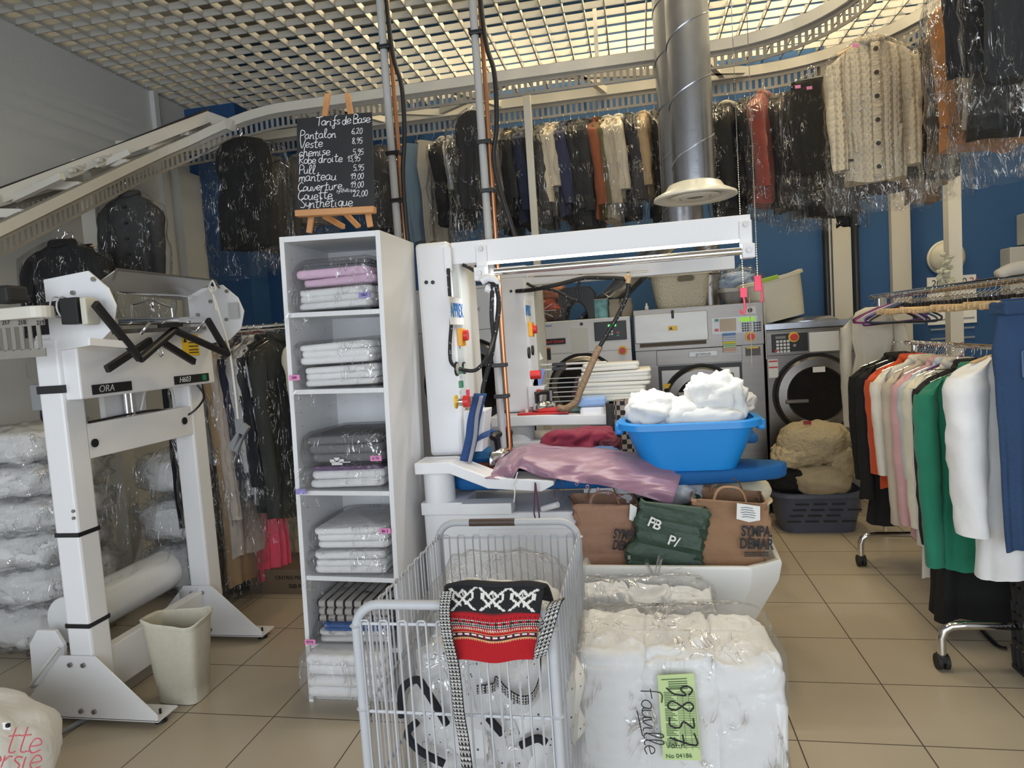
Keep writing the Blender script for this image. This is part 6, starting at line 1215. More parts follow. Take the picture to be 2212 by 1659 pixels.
KR = mat('brown_kraft_paper', (.30, .17, .095), .8, 0, .10, 9, .9, 12); KR2 = mat('pinkish_kraft_paper', (.34, .19, .125), .8, 0, .10, 9, .9, 12); GNB = mat('dark_green_paper', (.035, .065, .045), .55, 0, .12, 9, .9, 11)
TZ = .50
def bagspan(pl_, pr_, pt, y): a, c = at(pl_, 1230, y=y), at(pr_, 1230, y=y); return (a.x + c.x) / 2, c.x - a.x, at((pl_ + pr_) / 2, pt, y=y).z
x, w, zt_ = bagspan(1248, 1372, 1085, 3.05); T_, R_ = paper_bag('paper_bag', 'pinkish brown paper bag, leftmost in the white basin, open at the top', (x, 3.12, TZ), w, .20, zt_ - TZ, KR2, 3, .12, top=1.12)
q = lambda px, py, y: at(px, py, y=y)
text('lettering', 'SYMPA,', .062, q(1352, 1156, 2.995), (.8, .1, -.12), (.15, 0, 1), INK, T_, bold=.0016, shear=.2, sx=.58); text('lettering', 'DÉMAR', .062, q(1351, 1180, 2.995), (.8, .1, -.12), (.15, 0, 1), INK, T_, bold=.0016, shear=.2, sx=.58)
b = MB(); b.add([q(1361, 1088, 3.0), q(1376, 1096, 3.0), q(1372, 1128, 3.0), q(1359, 1122, 3.0)], [(0, 1, 2, 3)]); b.obj('paper_slip', PAPER, T_, solid=.001)
x, w, zt_ = bagspan(1350, 1505, 1090, 3.05); T_, R_ = paper_bag('paper_bag', 'dark green shopping bag leaning between the two brown bags in the white basin', (x, 3.08, TZ), w, .22, zt_ - TZ + .03, GNB, 6, -.05, False, .05, .20, .86)
text('lettering', 'PB', .062, q(1414, 1132, 2.925), (.93, 0, -.45), (.4, 0, .9), PAPER, T_, bold=.001, gap=.75); text('lettering', 'P/', .062, q(1455, 1170, 2.925), (.93, 0, -.35), (.3, 0, .9), PAPER, T_, bold=.001); b = MB().box(q(1359, 1204, 2.94), (.012, .004, .018)).obj('print', GREY, T_)
x, w, zt_ = bagspan(1508, 1668, 1075, 3.03); T_, R_ = paper_bag('paper_bag', 'large brown paper bag with white slip and bold black print, rightmost in the white basin', (x - .02, 3.10, TZ), w * .92, .22, zt_ - TZ, KR, 9, -.06, True, .035, .04, 1.04)
text('lettering', 'SYMPA,', .064, q(1635, 1149, 2.955), (.98, .06, -.06), (0, 0, 1), INK, T_, bold=.002, sx=.62); text('lettering', 'DÉMAR', .064, q(1634, 1176, 2.955), (.98, .06, -.06), (0, 0, 1), INK, T_, bold=.002, sx=.66)
b = MB()
for k in range(3): b.box(q(1634, 1193 + k * 4, 2.955), (.10, .002, .004))
b.obj('small_print', INK, T_); k = MB().prism([q(1592, 1087, 2.92), q(1642, 1094, 2.92), q(1642, 1124, 2.92), q(1618, 1128, 2.92), q(1591, 1121, 2.92)], (0, .002, 0)).obj('paper_slip', PAPER, T_)
b = MB(); r = random.Random(8)
for i in range(5): b.tube([q(1600 + r.uniform(0, 4), 1097 + i * 5, 2.918), q(1612, 1096 + i * 5, 2.918), q(1634 - r.uniform(0, 8), 1099 + i * 5, 2.918)], .0012, 4)
b.obj('ink_lines', INK, k)
p = q(1455, 1060, 3.25); t = thing('grey_bundle', 'pale grey plastic bundle behind the green shopping bag', 'bag', p); crumple(p, (.13, .1, .07), 31, mat('grey_white_plastic', (.45, .46, .5), .4), 'bag_body', t)
p = q(1600, 1058, 3.45); t = thing('cream_bundle', 'cream moulded seat shell behind the right brown paper bag', 'seat', p); crumple(p, (.14, .14, .07), 32, mat('cream_plastic', (.66, .58, .42), .45), 'seat_shell', t, .08, .9, ridges=.03)
# ------------------------------------------------------------------ wire cart
WIRE = mat('grey_coated_wire', (.46, .47, .50), .45, 0, .05, 30)
ct = thing('wire_cart', 'grey wire laundry cart with looped sides standing at the front', 'cart', (-.54, 2.05, 0))
X0c, X1c, Y0c, Y1c, ZT = -.812, -.262, 1.69, 2.48, .94
def hoop(y, nm):
    b = MB(); r = .07; P = [(X0c, y, .12), (X0c, y, .5), (X0c, y, ZT - r)] + [(X0c + r - r * cos(a), y, ZT - r + r * sin(a)) for a in [PI / 2 * i / 6 for i in range(1, 7)]] + [(X1c - r + r * sin(a), y, ZT - r + r * cos(a)) for a in [PI / 2 * i / 6 for i in range(0, 7)]] + [(X1c, y, .5), (X1c, y, .12)]
    b.tube(P, .0135, 12); return b.obj(nm, WIRE, ct, smooth=60)
hoop(Y0c, 'front_hoop'); k = hoop(Y1c, 'rear_hoop'); MB().cyl((X0c + .13, Y1c, ZT), (X0c + .31, Y1c, ZT), .0145, n=12).obj('worn_brown_grip', mat('worn_brown', (.07, .045, .035), .5), k, smooth=40)
def wirepanel(nm, P0, P1, n, loops=True, dz=.055, zlo=.14):
    P0, P1 = V(P0), V(P1); b = MB(); L = (P1 - P0); nrm = V((L.y, -L.x, 0)).normalized(); zt = ZT - dz
    for z in (zt, lerp(zlo, zt, .66), lerp(zlo, zt, .33), zlo): b.tube([P0 + V((0, 0, z)), P1 + V((0, 0, z))], .0045, 6)
    for i in range(n):
        a, c = P0 + L * ((i + .28) / n), P0 + L * ((i + .72) / n); u = V((0, 0, 1)); o_ = nrm * .006
        b.tube([a + o_ + u * zlo, a + o_ + u * (zt + .006), a + o_ + u * (zt + .012) + L.normalized() * .004, c + o_ - L.normalized() * .004 + u * (zt + .012), c + o_ + u * (zt + .006), c + o_ + u * zlo], .0032, 5)
    return b.obj(nm, WIRE, ct, smooth=60)
wirepanel('front_wires', (X0c, Y0c, 0), (X1c, Y0c, 0), 10); wirepanel('rear_wires', (X0c, Y1c, 0), (X1c, Y1c, 0), 9, dz=.06); wirepanel('left_wires', (X0c, Y0c, 0), (X0c, Y1c, 0), 12, dz=.055); wirepanel('right_wires', (X1c, Y0c, 0), (X1c, Y1c, 0), 12, dz=.055)
b = MB()
for i in range(10): x = lerp(X0c, X1c, i / 9); b.tube([(x, Y0c, .14), (x, Y1c, .14)], .004, 5)
b.obj('floor_wires', WIRE, ct, smooth=60)
for x in (X0c, X1c):
    for y in (Y0c, Y1c):
        for z in (ZT - .06, ZT - .30, .40): MB().rev((x, y, z), [(.012, -.006), (.019, 0), (.012, .006)], n=14).obj('collar_ring', WIRE, ct, smooth=60)
        b = MB(); b.cyl((x - .012, y, .045), (x + .012, y, .045), .045, n=20); b.obj('caster', RUBBER, ct, smooth=40)
b = MB(); b.grid(lambda u, v: V((X1c + .022 + .016 * noise.noise(V((u * 8, v * 5, 3))), lerp(Y0c + .03, Y1c, u), lerp(.3, ZT - .05 - .03 * u, v))), 26, 14); b.obj('plastic_liner', FILM, ct, smooth=180)
# in the cart: bagged cushions and a fluffy rug
t = thing('bagged_cushion', 'white printed cushion with black piping in clear film inside the wire cart', 'cushion', (-.5, 2.0, .35)); WPR = mat('white_speckled_print', (.66, .66, .66), .9, 0, .05, 9); nt = WPR.node_tree; v_ = nt.nodes.new('ShaderNodeTexVoronoi'); v_.inputs['Scale'].default_value = 38; tc_ = nt.nodes.new('ShaderNodeTexCoord'); nt.links.new(tc_.outputs['Object'], v_.inputs['Vector']); r_ = nt.nodes.new('ShaderNodeValToRGB'); r_.color_ramp.interpolation = 'CONSTANT'; r_.color_ramp.elements[0].color = (.08, .08, .10, 1); r_.color_ramp.elements[1].position = .13; r_.color_ramp.elements[1].color = (.68, .68, .68, 1); nt.links.new(v_.outputs['Distance'], r_.inputs[0]); nt.links.new(r_.outputs[0], nt.nodes['Principled BSDF'].inputs['Base Color'])
cc = at(1075, 1500, y=1.98); MB().blob(cc, (.26, .20, .22), .7, .10, 3, 51, 44, 26).obj('cushion_body', WPR, t, smooth=180)
for pts in (((868, 1548), (868, 1490), (900, 1468), (920, 1490), (945, 1530), (965, 1565)), ((900, 1560), (880, 1585), (905, 1620), (960, 1650)), ((1055, 1550), (1085, 1585)), ((1125, 1610), (1160, 1595), (1180, 1605))):
    b = MB(); b.tube(smooth_path([at(*q_, y=1.76) for q_ in pts], 5), .011, 8); b.obj('piping', fab((.012, .012, .016)), t, smooth=60)
crumple((-.53, 1.98, .53), (.25, .21, .30), 52, FILMW, 'plastic_cover', t, .12, .6, ridges=.12)
t = thing('fluffy_rug', 'white textured blanket in clear film at the bottom of the wire cart', 'blanket', (-.55, 2.0, .15)); MB().blob((-.54, 2.05, .235), (.25, .34, .085), .5, .08, 4, 53, 48, 20).obj('folded_blanket', mat('white_waffle_cloth', (.70, .70, .68), .95, 0, .05, 20, 1.0, 55), t, smooth=180)
p = at(1090, 1400, y=2.1); t = thing('bagged_white_textile', 'white textile in shiny clear film in the upper part of the wire cart', 'textile', (-.5, 2.1, .55)); MB().blob((-.50, 2.12, .66), (.20, .22, .15), .7, .14, 3, 55, 40, 24).obj('folded_textile', DUV, t, smooth=180); crumple((-.50, 2.12, .70), (.24, .27, .20), 56, FILMW, 'plastic_cover', t, .14, .6)
# woven shoulder bag hung over the front hoop
KW, KB, KRD, KO = (.72, .70, .66), (.012, .012, .014), (.40, .006, .012), (.66, .36, .16)
def kilim(u, v):
    x = u * 22
    if v < .30:
        u2, v2 = round(u * 84) / 84, round(v * 66) / 66
        for cx_ in (.20, .51, .81):
            dx, ey_ = abs(u2 - cx_) * 14, (v2 - .10) * 14; dy = abs(ey_); d = dx + dy
            if .45 < d < .95 or d < .2: return KW
            if ey_ > .5 and abs(dx - (ey_ - .75)) < .26 and ey_ < 2.6: return KW
            if ey_ > .6 and abs(dx + .1 - (2.0 - ey_) * 1.0) < .24 and dx > .3 and ey_ < 2.0: return KW
            if ey_ < -.1 and abs(dx - (.65 - ey_)) < .24 and ey_ > -1.2: return KW
            if abs(dx - 1.45) < .24 and -.5 < ey_ < .55: return KW
        return KB
    w = (v - .30) / .70
    bands = [(.05, KRD), (.075, 'rb'), (.12, KRD), (.14, 'wb'), (.19, 'rk'), (.22, 'wb'), (.25, KB), (.275, 'wb'), (.31, KRD), (.36, 'wk'), (.40, 'or'), (.44, KRD), (.46, 'or'), (.53, 'dash'), (.56, KB), (.60, 'or')]
    for lim, c in bands:
        if w < lim:
            if c == 'rb': return KB if int(u * 60) % 3 == 0 else KRD
            if c == 'wb': return KW if int(u * 90) % 2 else KB
            if c == 'rk': return KB if (int(u * 34) % 3 == 0 or int(u * 70) % 6 == 1) else KRD
            if c == 'wk': return KW if int(u * 75) % 2 else KRD
            if c == 'or': return KO if (w * 100) % 4 < 2 or int(u * 70) % 2 else KRD
            if c == 'dash': return KW if (u * 12) % 1 < .62 and abs(w - .495) < .02 else (KRD if int(u * 50) % 5 == 0 else (.05, .006, .02))
            return c
    return KRD
t = thing('woven_shoulder_bag', 'red and black woven shoulder bag with white diamond motifs draped over the cart front', 'bag', at(1075, 1420, y=1.66))
def bagpos(u, v):
    a, c, e, f = at(962, 1272, y=1.70), at(1176, 1275, y=1.70), at(984, 1425, y=1.655), at(1152, 1425, y=1.655)
    p = a.lerp(c, u).lerp(e.lerp(f, u), v); return p + V((0, -.022 * sin(PI * min(1, v * 1.6 + .1)) - .010 * sin(PI * u) + .005 * noise.noise(V((u * 4, v * 4, 2))), .004 * sin(u * 9) + (.014 * (1 - v) * sin(PI * u) if v < .3 else 0)))
b = MB(); b.grid(bagpos, 180, 130); b.c = [kilim(i / 180, j / 130) for j in range(131) for i in range(181)]; k = b.obj('bag_flap', pattern_mat('woven_pattern', .95, .5, 260), t, smooth=180, solid=.008)
b = MB(); b.grid(lambda u, v: bagpos(u, .02) + V((0, .16 * v, -.02 * v * v * 5 + .01)), 20, 6); b.obj('bag_back', fab((.015, .015, .017)), t, smooth=180, solid=.008)
def herring(u, v): return KW if ((v * 90 + abs(u - .5) * 6) % 2) < .9 and .08 < u < .92 else KB
def strap(pts, w, dirv, nm, hang_=0):
    P = smooth_path(pts, 34); n = len(P) - 1; d = V(dirv); b = MB()
    b.grid(lambda u, v: P[int(round(v * n))] + d * (u - .5) * w, 12, n); L = sum((P[i + 1] - P[i]).length for i in range(n)); b.c = [KW if ((j / n * L * 230 + abs((i / 12 * 3) % 1 - .5) * 3) % 2.2) < 1.0 and .05 < i / 12 < .95 and i not in (4, 8) else KB for j in range(n + 1) for i in range(13)]
    return b.obj(nm, pattern_mat('herringbone_strap', .95, .4, 260), t, smooth=180, solid=.004)
strap([at(*q_, y=1.63) for q_ in ((966, 1278), (961, 1320), (966, 1370), (978, 1425), (986, 1480), (992, 1540), (1002, 1600), (1012, 1680))], .030, (1, -.2, .1), 'strap'); 
strap([at(q_[0], q_[1], y=q_[2]) for q_ in ((1165, 1420, 1.63), (1180, 1370, 1.62), (1197, 1310, 1.63), (1205, 1298, 1.66), (1200, 1300, 1.72), (1188, 1325, 1.76), (1176, 1360, 1.77))], .042, (.85, -.1, .35), 'strap')
strap([at(q_[0], q_[1], y=1.76) for q_ in ((1030, 1490), (1065, 1485), (1072, 1470), (1095, 1495), (1125, 1512), (1150, 1505), (1165, 1470), (1168, 1425))], .028, (.1, -.2, .97), 'strap')
# ------------------------------------------------------------------ two bagged duvets in front of the catch basin
def duvbag(name, label, x0, x1, y0, y1, z1, seed, T=None):
    T = thing(name, label, 'duvet', ((x0 + x1) / 2, (y0 + y1) / 2, 0), 'bagged duvets before the white basin'); cx, cy = (x0 + x1) / 2, (y0 + y1) / 2; n = 3; ws = [.36, .34, .30]; xx = x0
    for i in range(n):
        w = (x1 - x0) * ws[i]; crumple((xx + w / 2, cy, z1 / 2 - .01 * i), (w / 2 * 1.16, (y1 - y0) / 2, z1 / 2), seed + i, DUV, 'duvet_fold', T, .05, .24, 5, 80, 70, 0, .10, 1.9); xx += w
    b = MB(); rings = []
    for j in range(30):
        f = j / 29; k = 1.03 if f < .9 else lerp(1.03, .55, ((f - .9) / .1) ** 1.5); z = f * (z1 + .05); R = []
        for x, y in rrect(0, 0, (x1 - x0) / 2 * (k if f < .9 else lerp(1.03, .80, (f - .9) / .1)) + .012, (y1 - y0) / 2 * k + .012, .07, 10):
            R.append(V((cx + x, cy + y, z + (.03 * noise.noise(V((x * 9, y * 9, seed))) if f > .85 else 0))) + V((x, y, 0)).normalized() * .020 * noise.noise(V((x * 8, y * 8, z * 6 + seed))))
        rings.append(R)
    b.loft(rings); b.obj('plastic_cover', FILMW, T, smooth=180); return T, cx, cy
T1, _, _ = duvbag('bagged_duvet', 'white duvet in clear film standing against the white basin, behind the labelled one', -.31, .24, 2.70, 2.86, .565, 101)
b = MB(); p = V((.02, 2.80, .60)); 
for i in range(9): a = i * .7; b.grid(lambda u, v: p + V((.02 * cos(a) + (.05 + .04 * (i % 3)) * u * cos(a) + .01 * sin(v * 7), .03 * sin(a) * v, (.02 + .07 * (1 - abs(cos(a)))) * u + .02 * v)), 4, 4)
b.obj('gathered_top', FILM, T1, smooth=180)
T2, _, _ = duvbag('bagged_duvet', 'white duvet in clear film with a green ticket numbered in black marker', -.275, .385, 2.12, 2.50, .60, 111)
b = MB(); p = V((.03, 2.32, .63))
for i in range(9): a = i * .7; b.grid(lambda u, v: p + V((.03 * cos(a) + (.09 + .05 * (i % 3)) * u * cos(a) + .012 * sin(v * 7), .04 * sin(a) * v, (.02 + .05 * (1 - abs(cos(a)))) * u + .02 * v)), 4, 4)
b.obj('gathered_top', FILM, T2, smooth=180)
YF = 2.085; A1, A2, A3, A4 = at(1420, 1459, y=YF), at(1499, 1455, y=YF), at(1515, 1643, y=YF), at(1433, 1641, y=YF)
tk = MB().prism([A1, A4, A3, A2], (0, .002, 0)).obj('green_ticket', mat('lime_green_ticket', (.50, .62, .30), .8, 0, .04, 5), T2)
ex, ey = (A2 - A1).normalized(), (A1 - A4).normalized(); TW, TH = (A2 - A1).length, (A4 - A1).length; DG = mat('dark_green_print', (.06, .12, .05), .8)
def tp(u, v): return A1.lerp(A2, u).lerp(A4.lerp(A3, u), v) + V((0, -.0018, 0))
b = MB()
for i in range(34):
    v = .20 + i * .0195
    if i in (9, 18, 27): continue
    b.bar(tp(.14, v), tp(.14 + .20 + .06 * ((i * 7) % 3), v), .0015, .0014); b.bar(tp(.52, v), tp(.95, v), .0012, .0006)
for u in (.5, .64, .80, .97): b.bar(tp(u, .2), tp(u, .87), .0012, .0007)
for v in (.05, .08, .105, .13, .15, .165): b.bar(tp(.28 if v > .06 else .1, v), tp(.8, v), .0012, .0022)
b.obj('ticket_print', DG, tk)
text('lettering', 'No 04186', .020, tp(.42, .95), ex, ey, DG, tk)
script('handwriting', '9837', .080, tp(.22, .09), -ey, ex, INK, tk, .0026, 0, 1.02); script('handwriting', '1', .02, tp(.30, .80), ex, ey, INK, tk, .0008); script('handwriting', 'Valin', .024, tp(.10, .86), ex, ey, INK, tk, .0008)
script('handwriting', 'Fauville', .062, at(1383, 1483, y=YF) + V((0, -.004, 0)), -ey, ex, INK, T2, .0017, .0, .64)
b = MB(); b.tube([at(1376, 1536, y=YF), at(1388, 1590, y=YF)], .002, 5); b.obj('underline', INK, T2)
# ------------------------------------------------------------------ grey basket with the fur coat
gp = at(1757, 1126, z=0); GBM = mat('blue_grey_plastic', (.085, .095, .14), .5, 0, .05, 9)
T_, R_ = basket('laundry_basket', 'blue-grey oval laundry basket on the floor before the right washing machine', (gp.x - .02, 5.52, 0), .66, .54, .42, .36, .30, GBM)
b = MB()
for i in range(4):
    for k in range(4 - i % 2): xx = -.2 + k * .13 + i * .02; zz = .10 + i * .045; b.loft([[V((xx + x, -.205 - zz * .07 - dy, zz + z)) for x, z in rrect(0, 0, .05, .006, .005, 3)] for dy in (0, .006)])
b.xf(R_).obj('slot', mat('dark_slot', (.02, .022, .03), .8), T_)
t = thing('fur_lined_coat', 'beige coat with cream fur lining heaped in the blue-grey laundry basket', 'coat', (gp.x, 5.5, .3)); FUR = mat('cream_fur', (.52, .43, .28), 1, 0, .15, 30, 1.0, 45)
p = at(1755, 958, y=5.5); crumple(p, (.26, .2, .17), 61, FUR, 'fur_lining', t, .16); p = at(1708, 985, y=5.45); crumple(p, (.14, .14, .10), 62, FUR, 'fur_trim', t, .25); p = at(1772, 1035, y=5.42); crumple(p, (.23, .15, .12), 63, mat('beige_coat_cloth', (.40, .33, .22), .85, 0, .06, 8, .4, 10), 'coat_body', t, .18); p = at(1812, 1000, y=5.42); crumple(p, (.10, .1, .14), 64, FUR, 'fur_cuff', t, .2)
p = at(1744, 913, y=5.4); MB().box(p, (.055, .006, .03)).obj('care_tag', mat('dark_red_print', (.35, .04, .05), .6), t)
t = thing('black_cloth', 'black cloth at the left side of the blue-grey laundry basket', 'cloth', (gp.x - .25, 5.4, .35)); p = at(1705, 1030, y=5.45); crumple(p, (.16, .14, .12), 65, fab((.008, .008, .009)), 'crumpled_cloth', t)
p = at(1585, 1060, y=4.6); t = thing('cream_tub', 'cream plastic tub partly hidden behind the right brown paper bag', 'tub', (p.x, 4.7, 0)); MB().rev((p.x, 4.7, 0), [(.18, 0), (.24, .42), (.26, .44), (.25, .45), (.22, .42), (.17, .02)], n=36).obj('tub_wall', CRP, t, smooth=50)
# ------------------------------------------------------------------ clothes racks on the right
def caster(T, x, y, z=.0):
    c = MB(); c.cyl((x - .026, y, .038), (x - .006, y, .038), .036, n=20).cyl((x + .006, y, .038), (x + .026, y, .038), .036, n=20).box((x, y, .055), (.03, .06, .03)); k = c.obj('caster', RUBBER, T, smooth=40, bevel=.003); return k
RX = 1.72; r1 = thing('garment_rack', 'chrome double clothes rack on black casters along the right side', 'clothes rack', (RX, 4.0, 0))
for yy, z0 in ((3.26, .20), (4.62, .20)):
    x0 = 1.29 if yy < 4 else 1.36; b = MB(); P = [(x0, yy, .06), (x0, yy, .15), (x0 + .012, yy, .185), (x0 + .04, yy, .205), (x0 + .10, yy, .21), (RX, yy, .21), (RX + .35, yy, .21), (RX + .41, yy, .2), (RX + .43, yy, .15), (RX + .43, yy, .06)]
    b.tube(P, .019, 12); b.obj('base_foot', CHROME, r1, smooth=60); caster(r1, x0, yy); caster(r1, RX + .43, yy)
    MB().cyl((RX, yy + .03, .21), (RX, yy + .03, 1.44), .018, n=14).obj('upright', CHROME, r1, smooth=40)
b = MB(); b.tube([(RX + .02, 3.29, .12), (RX + .02, 3.8, .12), (RX + .02, 4.65, .12)], .018, 10); b.obj('lower_rail', CHROME, r1, smooth=60)
MB().cyl((RX, 3.2, 1.44), (RX, 4.78, 1.44), .014, n=14).obj('low_hanging_rail', CHROME, r1, smooth=40)
r2 = thing('garment_rail', 'tall chrome clothes rail carrying the empty hangers at the right', 'clothes rail', (RX + .05, 4.3, 0)); UX = 1.72
MB().cyl((UX, 3.0, 1.765), (UX, 5.42, 1.765), .017, n=14).obj('top_rail', CHROME, r2, smooth=40); MB().cyl((UX + .07, 3.0, 1.755), (UX + .07, 5.42, 1.755), .014, n=14).obj('top_rail', CHROME, r2, smooth=40)
MB().cyl((UX + .035, 5.36, 0), (UX + .035, 5.36, 1.76), .017, n=12).obj('upright', CHROME, r2, smooth=40); MB().cyl((UX + .035, 3.05, 0), (UX + .035, 3.05, 1.76), .017, n=12).obj('upright', CHROME, r2, smooth=40); MB().cyl((UX - .02, 5.36, 1.50), (UX + .03, 5.36, 1.40), .012, n=8).obj('brace', CHROME, r2)
GK = 'clothes on the chrome double rack'
def rk_g(kind, col, w, d, L, y, name, label, z=1.455, yaw=0., x=RX - .08, cat=None, **k):
    return garment(V((x, y, z)), kind, col, w, d, L, yaw, name, label, cat or kind, GK, **k)
# the rack is filled from the far end to the near one
rk_g('dress', (.66, .62, .52), .34, .14, 1.30, 5.2, 'hanging_dress', 'ivory ruched dress at the far end of the tall rail', z=1.77, x=at(1886, 760, y=5.2).x, yaw=-.3, sleeves=True, amp=.016, fr=.62, sr=.045)
b = MB(); q = at(1908, 655, y=5.1); MB().box(q, (.035, .03, .08), .4).obj('clothes_peg', mat('ivory_plastic', (.58, .56, .48), .5), r2, bevel=.003)
rk_g('coat', (.006, .006, .007), .50, .12, 1.02, 4.72, 'hanging_coat', 'plain black coat at the far end of the double rack', yaw=.05)
rk_g('coat', (.008, .008, .009), .48, .12, 1.16, 4.60, 'hanging_coat', 'second black coat from the far end, hanging lowest behind the orange jacket', yaw=-.03)
rk_g('jacket', (.62, .075, .015), .46, .10, .90, 4.47, 'hanging_jacket', 'orange red jacket between black coats and white blouse', yaw=.05)
rk_g('shirt', (.70, .67, .60), .50, .09, .80, 4.33, 'hanging_shirt', 'off-white blouse with wide cuff next to the orange red jacket', yaw=.08, fr=.80)
rk_g('shirt', (.52, .45, .36), .46, .12, 1.00, 4.18, 'hanging_shirt', 'sand beige shirt with buttoned cuff left of the pink jumper', yaw=.05, fr=.9, buttons=5)
rk_g('jacket', (.62, .36, .38), .44, .08, 1.08, 4.05, 'hanging_jumper', 'pale pink knitted jumper between beige shirt and light blue knit', yaw=.03, cat='jumper', fr=.8)
rk_g('jacket', (.52, .60, .65), .42, .05, .80, 3.97, 'hanging_jumper', 'light blue knitted jumper showing only a sliver beside the pink one', cat='jumper')
rk_g('jacket', (.70, .66, .54), .46, .11, .92, 3.87, 'hanging_jacket', 'cream jacket between light blue knit and black trench', yaw=.05, fr=.9)
rk_g('coat', (.012, .012, .017), .46, .12, 1.02, 3.74, 'hanging_coat', 'black trench coat with belted cuff next to the green jumper', yaw=.05, fr=.86)
rk_g('skirt', (.006, .006, .007), .50, .16, 1.36, 3.62, 'hanging_skirt', 'long flared black skirt reaching nearly to the floor', k=5, amp=.03)
rk_g('coat', (.62, .59, .54), .38, .06, 1.24, 3.83, 'hanging_coat', 'thin white coat hem hanging before the long black skirt', x=1.62)
rk_g('jacket', (.015, .20, .12), .46, .13, 1.06, 3.52, 'hanging_jumper', 'emerald green knitted jumper near the front of the double rack', yaw=.06, x=RX - .15, cat='jumper', fr=.86)
rk_g('skirt', (.30, .008, .13), .34, .10, 1.10, 3.40, 'hanging_skirt', 'magenta skirt peeking out under the big white shirt', x=1.83)
rk_g('skirt', (.01, .13, .07), .50, .12, 1.24, 3.44, 'hanging_skirt', 'green satin skirt hem lowest behind the big white shirt', x=1.95)
rk_g('shirt', (.80, .80, .80), .60, .20, 1.10, 3.24, 'hanging_shirt', 'large crisp white shirt with puffed sleeve nearest on the rack', z=1.56, x=1.68, fr=.70, yaw=.10, sr=.085, hanger='wood')
JN = mat('dark_blue_jeans', (.025, .06, .14), .9, 0, .25, 6, .3, 60)
T = garment(V((at(2148, 900, y=3.02).x + .165, 3.02, 1.76)), 'trousers', (.03, .06, .14), .36, .09, 1.12, .15, 'hanging_jeans', 'dark blue jeans on a wooden hanger at the right edge', 'jeans', GK, m=JN, hanger='wood')
b = MB(); b.tube([(-.10, -.047, -.30), (-.10, -.05, -.40), (-.05, -.05, -.44), (.0, -.05, -.40), (.0, -.047, -.30), (-.10, -.047, -.30)], .004, 5); o = b.obj('pocket_seam', mat('pale_denim_seam', (.10, .16, .28), .9), None, smooth=60); o.parent = T
b = MB().bx(-.165, .165, -.052, .052, -.155, -.10); o = b.obj('waistband', JN, None, bevel=.01); o.parent = T
# empty hangers on the tall rail
def wood_hanger(nm='wooden_hanger'):
    T = thing(nm, 'wooden bar hanger with metal clips', 'hanger', (0, 0, 0), 'empty wooden hangers on the tall rail')
    hook_bm(.4, '').obj('hook', CHROME, T, smooth=60); MB().box((0, 0, -.125), (.40, .016, .030)).obj('wooden_bar', WOODX, T, bevel=.006)
    b = MB()
    for s in (-1, 1): b.tube([(s * .035, 0, -.115), (s * .03, 0, -.075), (0, 0, -.06)], .0022, 5); b.tube([(s * .02, 0, -.115), (s * .018, 0, -.07), (0, 0, -.055)], .0022, 5)
    b.obj('wire_clip', STEELD, T, smooth=60)
    for s in (-1, 1): MB().box((s * .033, -.004, -.10), (.012, .02, .035)).obj('clip_pad', BLACK, T)
    return T
P_ = wood_hanger(); ys = [3.02 + i * .052 for i in range(33)]
ORD = ['nearest', 'second nearest'] 
for i, y in enumerate(ys):
    o = P_ if i == 0 else dup(P_)
    o.location = (UX + RND.uniform(-.004, .004), y, 1.775); o.rotation_euler = (0, RND.uniform(-.04, .04), RND.uniform(-.12, .16) - .05); o['label'] = 'pale wooden clip hanger in the tight row on the tall chrome rail'
def plas_hanger(col, nm):
    T = thing('plastic_hanger', nm, 'hanger', (0, 0, 0), 'coloured hangers at the far end of the tall rail'); m = mat('hanger_%02x%02x%02x' % tuple(int(c * 255) for c in col), col, .35)
    hook_bm(.4, '').obj('hook', m, T, smooth=60); b = MB(); b.tube(smooth_path([(0, 0, -.075), (.06, 0, -.10), (.19, 0, -.165), (.205, 0, -.19), (.18, 0, -.20), (0, 0, -.20), (-.18, 0, -.20), (-.205, 0, -.19), (-.19, 0, -.165), (-.06, 0, -.10), (0, 0, -.075)], 4), .0065, 8); b.obj('shoulder_frame', m, T, smooth=60); return T
for i, (col, nm) in enumerate((((.01, .01, .01), 'black plastic hanger, farthest of the coloured ones'), ((.35, .02, .25), 'magenta plastic hanger between black and purple ones'), ((.10, .03, .18), 'dark purple plastic hanger right of the magenta one'), ((.6, .6, .62), 'white wire hanger between two purple hangers'), ((.10, .03, .20), 'purple plastic hanger in front of the white wire one'), ((.05, .10, .25), 'blue plastic hanger near the wooden ones'), ((.012, .012, .012), 'black plastic hanger just before the wooden ones'))):
    T = plas_hanger(col, nm); T.location = (UX, 4.78 + (6 - i) * .055, 1.775); T.rotation_euler = (0, RND.uniform(-.1, .1), RND.uniform(-.3, .2))
T = plas_hanger((.11, .03, .20), 'single purple hanger poking out of the clothes on the double rack'); T['group'] = GK; T.location = (RX - .02, 3.95, 1.46); T.rotation_euler = (0, .15, .3)
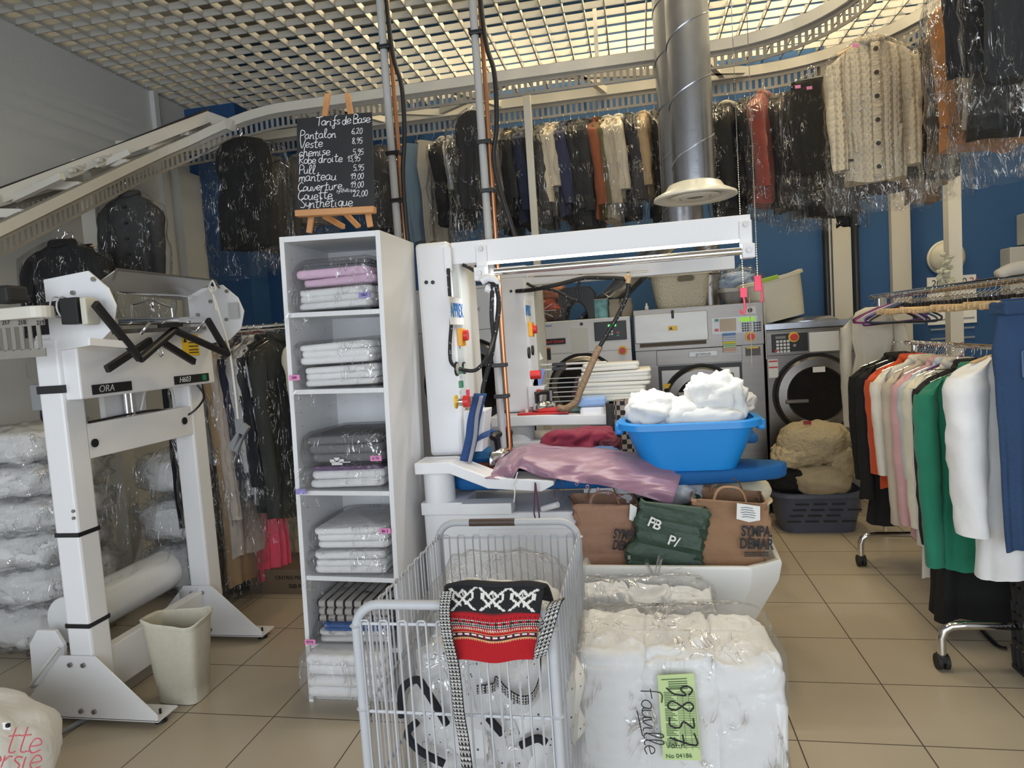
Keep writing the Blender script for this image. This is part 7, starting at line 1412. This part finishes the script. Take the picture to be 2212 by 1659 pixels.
WH = thing('wire_hanger', 'steel wire hanger in the tight row on the low rail', 'hanger', (0, 0, 0), 'empty wire hangers on the low rail'); hook_bm(.4, '').obj('hook', CHROME, WH, smooth=60); b = MB(); b.tube([(0, 0, -.09), (.19, 0, -.165), (-.19, 0, -.165), (0, 0, -.09)], .0017, 5); b.obj('wire_frame', CHROME, WH)
for i in range(20):
    o = WH if i == 0 else dup(WH); o.location = (RX, 4.10 + i * .030, 1.455); o.rotation_euler = (0, RND.uniform(-.05, .05), RND.uniform(-.1, .1))
# things at the right edge
t = thing('plastic_crate', 'black honeycomb plastic crate standing at the right edge', 'crate', (2.0, 3.0, 0)); x0 = at(2178, 1215, y=3.3).x + .02; zt_ = at(2190, 1205, y=2.98).z; CRT = mat('black_crate_plastic', (.02, .02, .022), .5)
b = MB(); x1 = x0 + .4
for z in [zt_ * i / 5 for i in range(6)]: b.bx(x0 - .012, x1, 2.90, 2.93, z, z + .018).bx(x0 - .012, x0 + .012, 2.90, 3.3, z, z + .018)
for i in range(6):
    for j in range(9):
        z = zt_ * i / 6
        b.bar((x0 + j * .045, 2.915, z), (x0 + (j + (1 if i % 2 else -.0)) * .045 + .02, 2.915, z + zt_ / 6), .02, .010); b.bar((x0, 2.93 + j * .045, z), (x0, 2.93 + j * .045 + .02, z + zt_ / 6), .02, .010)
b.bx(x0 + .012, x1, 2.94, 3.3, .01, .03); b.obj('crate_lattice', CRT, t)
t = thing('white_cloth_roll', 'white rolled cloth lying on the rail top at the far right', 'cloth', at(2190, 585, y=4.2)); p = at(2195, 590, y=4.3); b = MB(); b.tube(smooth_path([at(2158, 598, y=3.62), at(2185, 584, y=3.62), at(2220, 578, y=3.62), at(2262, 580, y=3.62)], 4), .035, 10); b.obj('cloth_roll', fab((.55, .50, .42)), t, smooth=180)
# loose plastic sleeve with dark hem on the double rack's foot, and a shadowy carton row under the rack
t = thing('black_strap', 'black strap with metal ring lying on the tiles under the rack', 'strap', (1.75, 3.45, 0)); b = MB(); b.tube(smooth_path([at(q[0], q[1], z=.012) for q in ((2105, 1340), (2130, 1370), (2155, 1395), (2175, 1400))], 4), .014, 6, flat=.4); b.obj('strap_band', BLACK, t, smooth=60)
for o in bpy.data.objects:
    if 'org' in o: del o['org']
